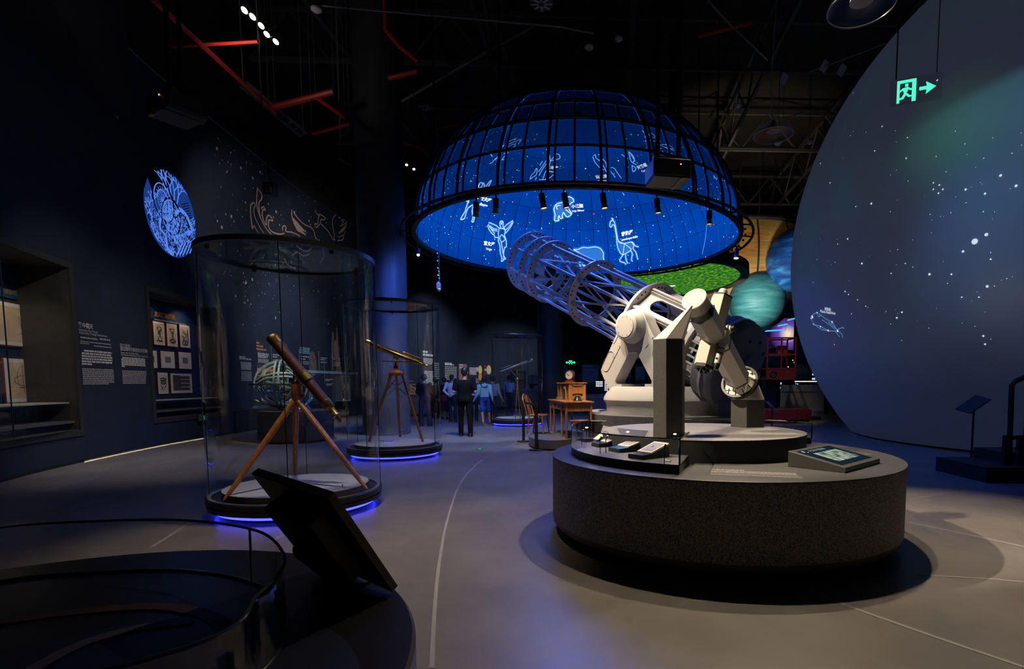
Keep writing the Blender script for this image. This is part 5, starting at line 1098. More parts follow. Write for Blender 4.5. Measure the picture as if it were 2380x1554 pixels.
# dark reading panel on a short stem
A0, B0, C0_ = AY(600, 1086, 1.86), AY(777, 1141, 1.58), AY(926, 1361, 1.84); D0 = A0 + C0_ - B0
nn = (B0 - A0).cross(C0_ - B0).normalized(); nn = nn if nn.z > 0 else -nn
t = thing('reading_panel', 'black slanted reading panel on a short stem at the edge of the dark exhibit', 'sign', AZ(806, 1345, FZ)); ro = AZ(806, 1345, FZ)
V = lambda p: p - ro
def slab(mb, c, a, b_): 
    vs = [V(p) + nn * a for p in c] + [V(p) + nn * b_ for p in c]; return mb.add(vs, [(0, 1, 2, 3), (7, 6, 5, 4), (0, 4, 5, 1), (1, 5, 6, 2), (2, 6, 7, 3), (3, 7, 4, 0)])
PANB = mat('panel_black', (.009, .009, .010), .45)
obj('panel', slab(MB(), (A0, B0, C0_, D0), -.03, 0), PANB, t, smooth=False, bevel=.004)
ce = (A0 + B0 + C0_ + D0) / 4; ins = [ce + (p - ce) * .86 for p in (A0, B0, C0_, D0)]; obj('face_sheet', slab(MB(), ins, 0, .002), mat('panel_sheet', (.016, .016, .018), .3), t, smooth=False)
ins = [ce + (p - ce) * .62 for p in (A0, B0, C0_, D0)]; obj('housing', slab(MB(), ins, -.09, -.03), PANB, t, smooth=False, bevel=.004)
obj('stem', MB().cone((0, 0, .0), V(ce) - nn * .08, .045, .06, 16), PANB, t); obj('foot', MB().lathe((0, 0, 0), (0, 0, 1), [(0, 0), (.12, 0), (.12, .012), (0, .015)], 32), PANB, t)
# ------------------------------------------------------------------ writing desk on its low platform
DZ = .22; Nn = Vector((-.456, 11.37, DZ)); dl = Vector((-.237, .97, 0)).normalized(); ds = Vector((.97, .237, 0)).normalized()
plat = thing('desk_platform', 'low dark rounded platform under the writing desk', 'platform', (-.72, 12.45, 0))
obj('deck', MB().lathe((0, 0, 0), (0, 0, 1), [(0, .03), (1.0, .03), (1.0, DZ - .004), (.995, DZ), (0, DZ)], 64), mat('platform_grey', (.12, .12, .118), .5, var=.1, vscale=20), plat).scale = (.62, 1.30, 1)
obj('plinth', MB().lathe((0, 0, 0), (0, 0, 1), [(0, 0), (.93, 0), (.93, .03), (0, .03)], 48), MATB, plat).scale = (.62, 1.30, 1)
DW = wood_mat('desk_wood', (.30, .10, .025), (.46, .19, .055), .4, 3); DWL = wood_mat('hutch_wood', (.42, .16, .04), (.58, .26, .08), .45, 3)
rz = math.atan2(dl.y, dl.x) - pi / 2                              # local +y along the desk, +x its depth
dk = thing('writing_desk', 'orange wooden writing desk with drawers and open shelves on the low platform', 'desk', Nn, rz)
DL, DD, DH = 2.0, .60, .80
obj('top', MB().box((DD / 2, DL / 2, DH - .015), (DD + .06, DL + .06, .03)), DW, dk, smooth=False, bevel=.006)
for x_, y_ in ((.03, .03), (DD - .03, .03), (.03, DL - .03), (DD - .03, DL - .03), (.03, .52), (.03, 1.48)): obj('leg', MB().cone((x_, y_, 0), (x_, y_, DH - .03), .022, .032, 8), DW, dk, smooth=False)
obj('apron', MB().box((DD / 2, .03, DH - .12), (DD - .06, .025, .18)), DW, dk, smooth=False); obj('apron', MB().box((DD / 2, DL - .03, DH - .12), (DD - .06, .025, .18)), DW, dk, smooth=False); obj('apron', MB().box((DD - .03, DL / 2, DH - .12), (.025, DL - .06, .18)), DW, dk, smooth=False)
for y0_, y1_ in ((.08, .48), (.56, .98), (1.02, 1.44), (1.52, 1.92)):
    dr = obj('drawer', MB().box((.02, (y0_ + y1_) / 2, DH - .12), (.03, y1_ - y0_, .17)), DW, dk, smooth=False, bevel=.004)
    obj('handle', MB().box((.0, (y0_ + y1_) / 2, DH - .12), (.016, .10, .02)).box((.001, (y0_ + y1_) / 2, DH - .12), (.012, .025, .08)), mat('dark_iron', (.02, .015, .01), .5), dr, smooth=False)
hy0, hy1, hx0, hx1, hz = .62, 1.96, .20, .60, .40
for nm, c, d in (('hutch_top', ((hx0 + hx1) / 2, (hy0 + hy1) / 2, DH + hz), (hx1 - hx0 + .04, hy1 - hy0 + .05, .022)), ('hutch_back', (hx1 - .01, (hy0 + hy1) / 2, DH + hz / 2), (.02, hy1 - hy0, hz)), ('hutch_end', ((hx0 + hx1) / 2, hy0 + .01, DH + hz / 2), (hx1 - hx0, .02, hz)), ('hutch_end', ((hx0 + hx1) / 2, hy1 - .01, DH + hz / 2), (hx1 - hx0, .02, hz)), ('hutch_divider', ((hx0 + hx1) / 2, hy0 + .36, DH + hz / 2), (hx1 - hx0, .02, hz)), ('hutch_divider', ((hx0 + hx1) / 2, hy1 - .36, DH + hz / 2), (hx1 - hx0, .02, hz)), ('hutch_rail', (hx0 + .2, hy0 - .012, DH + hz - .05), (.22, .012, .02)), ('hutch_stile', (hx0 + .03, hy0 - .004, DH + hz / 2), (.05, .016, hz)), ('hutch_stile', (hx1 - .03, hy0 - .004, DH + hz / 2), (.05, .016, hz))): obj(nm, MB().box(c, d), DWL, dk, smooth=False)
DM = Matrix.Translation(Nn) @ Matrix.Rotation(rz, 4, 'Z'); DP = lambda x, y, z: DM @ Vector((x, y, z))
t = thing('mantel_clock', 'round wooden clock with a cream dial on top of the desk shelves', 'clock', DP(.42, 1.50, DH + hz + .012), 0)
cf = Vector((-.45, -.9, 0)).normalized(); cc = Vector((0, 0, .17))
obj('case', MB().lathe(cc - cf * .05, cf, [(0, 0), (.12, 0), (.125, .01), (.125, .07), (.115, .09), (.10, .095), (0, .095)], 32), WOODD, t)
di = obj('dial', MB().lathe(cc + cf * .046, cf, [(0, 0), (.095, 0), (.095, .004), (0, .004)], 32), mat('dial', (.72, .66, .52), .5), t)
fx, fy, fz = frame(cf); hm = MB()
for a, l_ in ((R(150), .075), (R(205), .05)): hm.bar(cc + cf * .053, cc + cf * .053 + (fx * math.cos(a) + Vector((0, 0, 1)) * math.sin(a)) * l_, .008, .003)
for k in range(12): a = pi / 6 * k; hm.bar(cc + cf * .052 + (fx * math.cos(a) + fy * math.sin(a)) * .074, cc + cf * .052 + (fx * math.cos(a) + fy * math.sin(a)) * .088, .006, .002)
obj('hands', hm, mat('ink', (.02, .02, .02), .5), di)
obj('foot', MB().box((0, 0, .025), (.22, .11, .05), rz=math.atan2(cf.y, cf.x) + pi / 2), WOODD, t, smooth=False, bevel=.01)
t = thing('desk_telephone', 'old black telephone on the near end of the writing desk', 'telephone', DP(.34, .32, DH), R(20))
obj('body', MB().lathe((0, 0, 0), (0, 0, 1), [(0, 0), (.10, 0), (.105, .02), (.06, .09), (.045, .12), (0, .12)], 20), mat('bakelite', (.02, .018, .016), .2), t); obj('dial', MB().lathe((0, -.055, .05), (0, -.75, .65), [(0, 0), (.045, 0), (.045, .012), (0, .012)], 20), STEEL, t)
obj('receiver', MB().tube([(-.10, 0, .115), (-.085, 0, .145), (0, 0, .155), (.085, 0, .145), (.10, 0, .115)], [.03, .022, .016, .022, .03], 10), MATS['bakelite'], t)
t = thing('wooden_radio', 'tall rounded wooden box with a dark glass front on the desk', 'radio', DP(.28, 1.10, DH), rz)
obj('cabinet', MB().box((0, 0, .16), (.16, .22, .32)), mat('pale_wood', (.42, .27, .12), .45), t, bevel=.03); obj('front_glass', MB().box((-.081, 0, .15), (.006, .14, .22)), mat('dark_glass', (.02, .03, .05), .1), t, smooth=False)
for i in range(3): t = thing('book', ('lowest', 'middle', 'topmost')[i] + ' of the small pale books stacked beside the wooden radio', 'book', DP(.12, 1.30, DH + .022 * i), rz + .1 * i, 'pale books on the desk'); obj('pages', MB().box((0, 0, .011), (.10, .15, .017)), mat('page_edge', (.62, .55, .42), .7), t, smooth=False); obj('cover', MB().box((0, 0, .001), (.105, .155, .002)).box((0, 0, .0205), (.105, .155, .003)).box((.052, 0, .011), (.003, .155, .02)), mat('book_cover', (.35, .24, .14), .6), t, smooth=False)
# chairs
def chair(loc, rz, label):
    t = thing('wooden_chair', label, 'chair', loc, rz)
    obj('seat', MB().lathe((0, 0, 0), (0, 0, 1), [(0, .42), (.22, .42), (.235, .435), (.23, .455), (0, .45)], 24), DW, t)
    for sx_, sy_ in ((-1, -1), (1, -1), (-1, 1), (1, 1)): obj('leg', MB().cone((.17 * sx_, .16 * sy_, .43), (.20 * sx_, .20 * sy_, 0), .02, .016, 8), DW, t)
    p = [(-.20, -.19, .43), (-.21, -.24, .60), (-.20, -.31, .82), (0, -.36, .93), (.20, -.31, .82), (.21, -.24, .60), (.20, -.19, .43)]
    obj('back_frame', MB().tube(smoothc(p, 4), .018, 8), DW, t); obj('back_splat', MB().prism([(-.07, -.20, .44), (.07, -.20, .44), (.08, -.33, .90), (-.08, -.33, .90)], (0, .015, .005)), DW, t, smooth=False)
    obj('arm_brace', MB().tube(smoothc([(.19, -.17, .12), (.17, -.05, .28), (.12, .0, .42)], 4), .012, 6), DW, t); obj('arm_brace', MB().tube(smoothc([(-.19, -.17, .12), (-.17, -.05, .28), (-.12, .0, .42)], 4), .012, 6), DW, t)
    return t
chair(AZ(1262, 1008, DZ) * 1 + Vector((-.12, .12, 0)), R(-105), 'wooden chair with a curved back pushed towards the desk drawers')
t = thing('wooden_stool', 'round wooden stool half hidden behind the curved glass showcase', 'stool', (-.14, 10.85, 0))
obj('seat', MB().lathe((0, 0, 0), (0, 0, 1), [(0, .62), (.19, .62), (.21, .635), (.205, .66), (0, .655)], 24), DW, t)
for a in (.4, 2.0, 3.5, 5.1): obj('leg', MB().cone((.13 * math.cos(a), .13 * math.sin(a), .625), (.18 * math.cos(a), .18 * math.sin(a), 0), .018, .014, 8), DW, t)
obj('foot_ring', MB().torus((0, 0, .2), (0, 0, 1), .165, .01, 24, 6), DW, t)
# belt barrier
def post(px, py, label):
    t = thing('barrier_post', label, 'barrier post', AZ(px, py, 0), 0, 'black belt barrier posts')
    obj('base', MB().lathe((0, 0, 0), (0, 0, 1), [(0, 0), (.165, 0), (.165, .02), (.05, .035), (0, .035)], 28), MATB, t); obj('pole', MB().cone((0, 0, .03), (0, 0, .92), .036, n=14), MATB, t); obj('head', MB().cone((0, 0, .90), (0, 0, 1.0), .044, n=14), MATB, t); return t
b1_ = post(1217, 1026, 'black barrier post left of the wooden chair'); b2_ = post(1247, 1046, 'black barrier post in front of the wooden chair')
a, b_ = b1_.location, b2_.location; obj('belt', MB().bar((0, 0, .95), Vector(b2_.location) - Vector(b1_.location) + Vector((0, 0, .95)), .004, .05, up=(0, 0, 1)), MATB, b1_, smooth=False)
# floor exit marker
p = AZ(1115, 1043, 0); t = thing('floor_exit_marker', 'round floor marker with a small glowing green arrow', 'floor light', p); obj('plate', MB().lathe((0, 0, 0), (0, 0, 1), [(0, 0), (.085, 0), (.08, .006), (0, .006)], 24), SATB, t)
obj('arrow', MB().add([(-.045, -.02, .007), (.0, -.02, .007), (.0, -.045, .007), (.05, 0, .007), (0, .045, .007), (0, .02, .007), (-.045, .02, .007)], [(0, 1, 2, 3, 4, 5, 6)]), emis('exit_green', (.03, .85, .35), 1.6), t, smooth=False)
# ------------------------------------------------------------------ visitors
SKIN = mat('skin', (.36, .19, .12), .55); HAIR = mat('hair_black', (.008, .007, .006), .5)
def remesh(o, vox=.009, it=4):
    r = o.modifiers.new('remesh', 'REMESH'); r.mode = 'VOXEL'; r.voxel_size = vox; r.use_smooth_shade = True
    s = o.modifiers.new('smooth', 'SMOOTH'); s.factor = .5; s.iterations = it
def person(label, loc, H, yaw, shirt, pants, arms, legs=None, sleeves='short', shorts=False, shoes=(.02, .02, .02), hair=1.0, group='visitors', flare=0, skirt=None, bag=None, head_yaw=0, build=1.0, collar=None, head_tilt=0):
    """arms: ((elbow, wrist) left, right) offsets; +y is where the person faces."""
    k = H / 1.75; t = thing('person', label, 'person', loc, yaw, group)
    V = lambda x, y, z: Vector((x * k, y * k, z * k))
    legs = legs or ((0, 0), (0, 0)); bd = build
    hip = [V(-.09, 0, .93), V(.09, 0, .93)]; ank = []; kne = []
    for i, (fx_, fy_) in enumerate(legs):
        sx = -1 if i == 0 else 1; lift = max(0, abs(fy_) - .28) * .3
        ank.append(V(sx * .095 + fx_, fy_, .09 + (lift if fy_ < 0 else 0))); kne.append(V(sx * .10 + fx_ * .55, fy_ * .5 + .035, .50))
    sh = [V(-.185 * bd, 0, 1.42), V(.185 * bd, 0, 1.42)]; el = [V(*arms[0][0]), V(*arms[1][0])]; wr = [V(*arms[0][1]), V(*arms[1][1])]
    def limb(mb, pts, rs, n=10): mb.tube(pts, [r * k for r in rs], n); [mb.sphere(p, r * k, 10, 8) for p, r in zip(pts, rs)]
    mb = MB(); hy = Matrix.Rotation(head_yaw, 3, 'Z') @ Matrix.Rotation(head_tilt, 3, 'X'); hc = V(0, .01, 1.635)
    # torso as stacked ellipses
    def torso(mb, ex, z0=.88, z1=1.47):
        prof = [(.88, .155, .105), (.95, .165, .112), (1.04, .150, .100), (1.12, .147, .100), (1.22, .160, .110), (1.32, .178, .115), (1.40, .175, .100), (1.45, .125, .08), (1.48, .07, .065)]
        prof = [(z, a * bd + ex, b_ * bd + ex) for z, a, b_ in prof if z0 - 1e-6 <= z <= z1 + 1e-6]; n = 20; vs = []
        for z, a, b_ in prof:
            for i in range(n): u = 2 * pi * i / n; vs.append(V(a * math.cos(u), b_ * math.sin(u), z))
        m_ = len(prof); fs = [(j * n + i, j * n + (i + 1) % n, (j + 1) * n + (i + 1) % n, (j + 1) * n + i) for j in range(m_ - 1) for i in range(n)] + [tuple(reversed(range(n))), tuple(range((m_ - 1) * n, m_ * n))]
        mb.add(vs, fs)
    torso(mb, -.008)
    limb(mb, [V(0, 0, 1.44), V(0, .008, 1.56)], [.058, .052])
    for j in range(8):                                           # head: skull, jaw, nose, ears
        pass
    mb.sphere(hc + V(0, 0, .02), .092 * k, 18, 14, (.86, 1.06, 1.12)); mb.sphere(hc + hy @ V(0, .03, -.06), .062 * k, 14, 10, (.9, 1.0, 1.05))
    mb.cone(hc + hy @ V(0, .085, .015), hc + hy @ V(0, .118, -.025), .008 * k, .017 * k, 8); mb.sphere(hc + hy @ V(0, .112, -.028), .013 * k, 8, 6)
    for s_ in (-1, 1): mb.sphere(hc + hy @ V(s_ * .082, -.005, -.005), .028 * k, 8, 8, (.35, .7, 1.1))
    for i in range(2):
        s_ = -1 if i == 0 else 1
        limb(mb, [sh[i], sh[i].lerp(el[i], .5), el[i]], [.055, .046, .040]); d = (wr[i] - el[i])
        limb(mb, [el[i], el[i] + d * .35, wr[i]], [.040, .038, .026])
        d = d.normalized(); x, y, z = frame(d); side = x if abs(x.z) < .7 else y; thn = d.cross(side)
        pc = wr[i] + d * (.045 * k); mb.sphere(pc, .036 * k, 10, 8, (.8, .8, 1.1)); mb.cone(wr[i], pc + d * (.03 * k), .022 * k, .032 * k, 8)
        for f, (off, ln) in enumerate(((-.026, .062), (-.009, .075), (.009, .070), (.025, .055))):
            b0 = pc + d * (.032 * k) + side * (off * k); b1 = b0 + d * (ln * .5 * k) + thn * (.004 * k); b2 = b1 + d * (ln * .42 * k) + thn * (.018 * k); limb(mb, [b0, b1, b2], [.0095, .009, .0075], 6)
        b0 = pc - side * (.03 * k) - d * (.01 * k); limb(mb, [b0, b0 - side * (.022 * k) + d * (.022 * k), b0 - side * (.026 * k) + d * (.05 * k)], [.012, .010, .008], 6)
        limb(mb, [hip[i], hip[i].lerp(kne[i], .5), kne[i], kne[i].lerp(ank[i], .3), ank[i]], [.086, .072, .054, .052, .036]); mb.sphere(ank[i] + V(0, .03, -.04), .04 * k, 10, 8, (.8, 1.6, .8))
    body = obj('body', mb, SKIN, t); remesh(body, .0085, 3)
    # eyes and mouth
    for s_ in (-1, 1): e_ = obj('eye', MB().sphere(hc + hy @ V(s_ * .032, .086, .015), .011 * k, 8, 6), mat('eye_white', (.6, .58, .55), .3), t); obj('pupil', MB().sphere(hc + hy @ V(s_ * .032, .0945, .015), .005 * k, 6, 5), HAIR, e_)
    obj('mouth', MB().tube([hc + hy @ V(-.022, .088, -.062), hc + hy @ V(0, .094, -.064), hc + hy @ V(.022, .088, -.062)], .005 * k, 6), mat('lips', (.28, .09, .07), .5), t)
    mb = MB(); mb.sphere(hc + hy @ V(0, -.012, .035), .094 * k, 18, 14, (.93, 1.05, 1.10)); 
    mb.sphere(hc + hy @ V(0, -.05, -.01), .075 * k, 14, 10, (.98, .75, 1.1))
    if hair > 1: mb.sphere(hc + hy @ V(0, -.03, .03), .105 * k, 16, 12, (.98, .95, 1.0))
    hm_ = MB()
    if hair: o = obj('hair', mb, HAIR, t); remesh(o, .012, 3)
    # clothing
    ms = MB(); torso(ms, .012, .88 if not shorts else .85, 1.45)
    for i in range(2):
        if sleeves == 'long': limb(ms, [sh[i], sh[i].lerp(el[i], .5), el[i], el[i].lerp(wr[i], .92)], [.070, .060, .054, .040])
        else: e = sh[i].lerp(el[i], .72); limb(ms, [sh[i], sh[i].lerp(el[i], .4), e], [.070, .066, .064])
    o = obj('shirt', ms, shirt, t); remesh(o, .013, 4)
    if collar: obj('collar', MB().torus(V(0, 0, 1.475), (0, .15, 1), .062 * k, .018 * k, 20, 8), collar, t)
    mp_ = MB(); torso(mp_, .016, .88, 1.04)
    for i in range(2):
        if skirt: continue
        if shorts: limb(mp_, [hip[i], hip[i].lerp(kne[i], .45), hip[i].lerp(kne[i], .88)], [.100, .098, .092])
        else: limb(mp_, [hip[i], hip[i].lerp(kne[i], .5), kne[i], kne[i].lerp(ank[i], .55), ank[i] + V(0, 0, -.035)], [.100, .088, .074, .070 + flare * .5, .064 + flare])
    if skirt: mp_.lathe(V(0, 0, skirt), (0, 0, 1), [(0, 0), (.25 * k, 0), (.19 * k, (1.0 - skirt) * .6 * k), (.15 * k, (1.0 - skirt) * k), (0, (1.0 - skirt) * k)], 20)
    o = obj('skirt' if skirt else 'trousers', mp_, pants, t); remesh(o, .013, 4)
    for i in range(2):
        a = ank[i]; sm_ = MB(); sm_.sphere(Vector((a.x, a.y + .045 * k, max(.045 * k, a.z - .045 * k))), .05 * k, 12, 8, (.85, 2.3, .85)); sm_.sphere(Vector((a.x, a.y - .02 * k, max(.05 * k, a.z - .02 * k))), .048 * k, 10, 8); sm_.box((a.x, a.y + .035 * k, max(.008, a.z - .082 * k)), (.075 * k, .24 * k, .016))
        o = obj('shoe', sm_, mat('shoe_%d' % int(shoes[0] * 1000), shoes, .5), t); remesh(o, .012, 2)
    return t, k
cl = lambda nm, c: mat('cloth_' + nm, c, .9, var=.12, vscale=30, spec=.12)
BLK = cl('black', (.0045, .0045, .006)); NVY = cl('navy', (.012, .016, .035)); WHT = cl('white', (.42, .45, .52)); MINT = cl('mint', (.22, .42, .46)); BLUS = cl('blue', (.015, .05, .20)); BRN = cl('brown', (.10, .05, .03)); LBL = cl('pale_blue', (.24, .34, .52)); RED = cl('wine', (.09, .015, .02))
down = lambda s, o=0: ((s * .25, -.02, 1.13), (s * .27, .06 + o, .88))
P0 = AZ(1082, 1014, 0)
t, k = person('man in a black short-sleeved shirt and black trousers seen from behind, nearest visitor', P0, 1.82, R(4), BLK, BLK, (((-.27, -.03, 1.14), (-.13, .26, 1.12)), ((.27, -.03, 1.14), (.13, .26, 1.12))), ((-.03, .08), (.05, -.12)), build=1.13)
obj('phone', MB().box((0, .36 * k, 1.14 * k), (.08, .012, .16), M=Matrix.Rotation(R(-30), 3, 'X')), mat('phone_black', (.01, .01, .01), .2), t, smooth=False)
t, k = person('boy in a pale mint hoodie and blue shorts walking behind the man in black', AZ(1127, 988, 0), 1.63, R(14), MINT, BLUS, (((-.24, -.02, 1.14), (-.36, .10, .92)), ((.24, -.05, 1.14), (.30, -.05, .90))), ((.02, -.30), (.10, .20)), 'long', True, (.14, .11, .09), hair=1.2)
obj('hood', MB().lathe((0, -.10 * k, 1.40 * k), (0, .35, 1), [(0, -.05), (.10, -.03), (.125, .03), (.10, .08), (.07, .09)], 18), MINT, t)
t, k = person('person in dark clothes with a white collar and flared trousers, leftmost visitor', AZ(988, 990, 0), 1.70, R(12), BLK, NVY, (((-.24, -.02, 1.13), (-.14, .20, 1.05)), ((.24, -.02, 1.13), (.14, .20, 1.05))), ((-.05, .02), (.07, -.03)), 'long', flare=.035, hair=1.3, collar=WHT)
t, k = person('man in a white long-sleeved shirt with hands clasped behind his back', AZ(1052, 981, 0), 1.72, R(-8), WHT, NVY, (((-.27, -.10, 1.16), (-.05, -.20, 1.0)), ((.27, -.10, 1.16), (.05, -.20, 1.0))), ((0, .03), (.02, -.02)), 'long', hair=1.0, build=1.05)
obj('wrist_band', MB().torus((-.07 * k, -.19 * k, 1.01 * k), (1, -.3, -.3), .034, .008, 16, 6), RED, t)
t, k = person('person in a brown top standing behind the middle glass case', AZ(1013, 972, 0), 1.62, R(20), BRN, BLK, (((-.24, 0, 1.13), (-.16, .18, 1.0)), ((.24, 0, 1.13), (.16, .18, 1.0))), None, 'long', hair=1.3)
t, k = person('person in a long wine-red skirt between the brown top and the white shirt', AZ(1034, 974, 0), 1.64, R(0), BLK, RED, (down(-1), down(1)), None, 'long', hair=1.3, skirt=.35)
t, k = person('person in a white and navy outfit half hidden by the man in black', AZ(1102, 978, 0), 1.62, R(-5), LBL, NVY, (((-.22, .05, 1.15), (-.10, .2, 1.1)), ((.24, 0, 1.13), (.22, .1, .95))), None, 'short', hair=1.2)
t, k = person('man in a pale blue shirt with a dark shoulder strap behind the farthest case', AZ(1184, 966, 0), 1.74, R(-20), LBL, NVY, (down(-1), ((.22, .05, 1.15), (.16, .22, 1.30))), None, 'short', hair=1.1)
obj('strap', MB().tube([(-.15 * k, .02, 1.44 * k), (-.10 * k, -.125 * k, 1.30 * k), (-.06 * k, -.13 * k, 1.1 * k), (-.12 * k, -.10 * k, .96 * k)], .014, 6), BLK, t)
t, k = person('adult with a grey sleeve walking beside the boy in the hoodie', AZ(1146, 984, 0), 1.66, R(5), cl('grey', (.20, .21, .23)), NVY, (down(-1), ((.24, -.02, 1.13), (.33, .05, .93))), ((0, .1), (0, -.12)), 'long', hair=1.2)
t, k = person('person in black standing beyond the giant sphere near the lit counter', AZ(1932, 962, 0), 1.72, R(30), BLK, BLK, (down(-1), down(1)), ((-.06, .1), (.04, -.1)), 'long')
# ------------------------------------------------------------------ prints, lettering and pictures on the left wall
WN = lambda off: (lambda p: Vector((1, 0, 0)))
def wnorm(p): return Vector((1, -.15, 0)).normalized()
INK = mat('wall_letter', (.50, .47, .43), .7); INKD = mat('wall_letter_dim', (.34, .32, .31), .7)
def wtext(px, py, txt, size, m=INK, bold=0.0, sp=1.0, off=.006): return lettering(txt, size, wall_fn(px, py, off), m, wall_left, spacing=sp, bold=bold)
def wlines(rows, m=INKD, seed=1, off=.006):
    """rows: (px0, py0, px1, py1, height in metres) of far small print."""
    rg = random.Random(seed); mb = MB()
    for x0, y0, x1, y1, h in rows:
        s0, z0 = wall_sz(x0, y0, off); s1, z1 = wall_sz(x1, y1, off); fn = lambda u, v: wall_at(u, v, off)
        lines_mesh([(s0, s1, z0, h * .8)], fn, mb, rg)
    tag(obj('small_print', mb, m, wall_left, smooth=False), kind='stuff')
def para(x0, y0, x1, y1, xb0, yb0, xb1, yb1, n, h, last=1.0, first=0.0):
    """n rows between a top line and a bottom line given in pixels."""
    out = []
    for i in range(n):
        f = i / max(1, n - 1); a = (x0 + (xb0 - x0) * f, y0 + (yb0 - y0) * f); b_ = (x1 + (xb1 - x1) * f, y1 + (yb1 - y1) * f)
        if i == n - 1 and last < 1: b_ = (a[0] + (b_[0] - a[0]) * last, a[1] + (b_[1] - a[1]) * last)
        if i == 0 and first: a = (a[0] + (b_[0] - a[0]) * first, a[1] + (b_[1] - a[1]) * first)
        out.append((a[0], a[1], b_[0], b_[1], h))
    return out
wtext(182.5, 758.5, '管中窥天', .105, INK, .002)
wtext(183.5, 768, 'Extending Our Vision:', .062); wtext(184, 774.5, 'Astronomy Through Instruments', .062)
wlines([(187, 785, 226, 788.5, .035), (232, 789, 257, 792, .035), (187, 793.5, 258, 801, .024), (186.5, 798, 207, 800, .024), (218, 804.5, 259, 809.5, .024)])
wlines(para(190, 816, 260, 821, 190.5, 847, 262, 849, 6, .04, .35, .08), INK, 2); wlines(para(191, 858, 264, 860.5, 194, 893, 266, 892.5, 9, .028, .82), INKD, 3)
wtext(279, 805.5, '目之所及：', .085, INK, .001); wtext(279.5, 813, '望远镜时代前的天文仪器', .085, INK, .001)
wtext(280.5, 820.5, 'Seeing with the Naked Eye:', .055); wtext(281, 825.5, 'Astronomical Instruments Before the Telescope', .052)
wlines(para(282, 832, 337, 834, 283, 852, 338, 853, 6, .034, .16, .05), INK, 4); wlines(para(284, 862.5, 340, 863.5, 286, 891.5, 339, 891, 9, .025), INKD, 5)
wlines(para(556, 830.5, 570, 832, 556, 834.5, 584, 838, 2, .06), INK, 6); wlines(para(559, 843, 584, 845, 561, 858, 584, 859.5, 6, .04), INK, 7); wlines(para(561, 864, 585, 864.5, 561, 885, 586, 885, 9, .03), INKD, 8)
# framed pictures inside the two recesses
FRM = wood_mat('frame_wood', (.07, .012, .006), (.12, .03, .012), .4); MATW = mat('mount_white', (.62, .60, .58), .7)
PAPR = [mat('print_paper_%d' % i, c, .7, var=.12, vscale=v) for i, (c, v) in enumerate((((.55, .42, .28), 8), ((.50, .38, .26), 5), ((.58, .50, .40), 7)))]
def framed(px0, py0, px1, py1, dep, label, art, paper=0, mount=.10, group='framed prints in the wall recesses', grey=False):
    off = -dep + .003; s0, z1 = wall_sz(px0, py0, off); s1, z0 = wall_sz(px1, py1, off); _, z0b = wall_sz(px0, py1 - (py1 - py0) * 0, off)
    zc = wall_sz((px0 + px1) / 2, (py0 + py1) / 2, off)[1]; hh = (z1 - z0) / 2 * .98; z0, z1 = zc - hh, zc + hh
    base = wall_at((s0 + s1) / 2, z0, off); t = thing('framed_print', label, 'picture', base, 0, group)
    W = lambda s, z, o: wall_at(s, z, -dep + o) - base
    def slab(a, b_, c, d, o0, o1): 
        mb = MB(); return mb.add([W(a, c, o0), W(b_, c, o0), W(b_, d, o0), W(a, d, o0), W(a, c, o1), W(b_, c, o1), W(b_, d, o1), W(a, d, o1)], [(3, 2, 1, 0), (4, 5, 6, 7), (0, 1, 5, 4), (1, 2, 6, 5), (2, 3, 7, 6), (3, 0, 4, 7)])
    obj('frame', slab(s0, s1, z0, z1, .003, .04), FRM, t, smooth=False); w_, h_ = s1 - s0, z1 - z0; f = min(w_, h_) * .035
    obj('mount', slab(s0 + f, s1 - f, z0 + f, z1 - f, .04, .043), MATW, t, smooth=False); m_ = min(w_, h_) * mount + f; mh = m_
    if grey: m_ = w_ * .30; mh = h_ * .33
    obj('print', slab(s0 + m_, s1 - m_, z0 + mh, z1 - mh, .043, .045), PAPR[paper] if not grey else mat('grey_etching', (.16, .16, .15), .7, var=.5, vscale=25), t, smooth=False)
    mb = MB(); G = lambda u, v: W(s0 + m_ + (w_ - 2 * m_) * u, z0 + mh + (h_ - 2 * mh) * v, .0465)
    for st, wd in art: mb.ribbon([G(u, v) for u, v in st], wd, wnorm)
    if art: obj('drawing', mb, mat('print_ink', (.055, .045, .04), .7), t, smooth=False)
circ = lambda cx_, cy_, rx_, ry_=None, n=20: [(cx_ + rx_ * math.cos(2 * pi * i / n), cy_ + (ry_ or rx_) * math.sin(2 * pi * i / n)) for i in range(n + 1)]
a1 = [(circ(.5, .74, .28, .10), .018), (circ(.5, .72, .22, .12), .012), ([(.2, .8), (.8, .66)], .015), ([(.5, .6), (.5, .35)], .05), ([(.38, .3), (.62, .3), (.7, .12), (.3, .12), (.38, .3)], .05), ([(.12, .1), (.3, .14), (.5, .08), (.7, .14), (.88, .1)], .03), (circ(.5, .5, .12, .05), .02)]
a2 = [([(.15, .82), (.85, .82), (.7, .68), (.3, .68), (.15, .82)], .02), (circ(.5, .74, .2, .08), .015), ([(.5, .68), (.5, .3)], .05), ([(.3, .6), (.7, .6)], .03), ([(.4, .45), (.6, .45)], .04), ([(.15, .22), (.5, .30), (.85, .2), (.7, .1), (.3, .1), (.15, .22)], .045), (circ(.5, .2, .25, .06), .03)]
a3 = [([(.15, .85), (.8, .6), (.85, .9)], .015), ([(.2, .72), (.9, .5)], .02), ([(.85, .85), (.82, .2)], .03), (circ(.3, .15, .14, .1), .04), (circ(.62, .16, .14, .1), .04), ([(.1, .5), (.4, .42), (.7, .5)], .02), (circ(.45, .18, .3, .16), .015), ([(.25, .5), (.3, .3)], .03)]
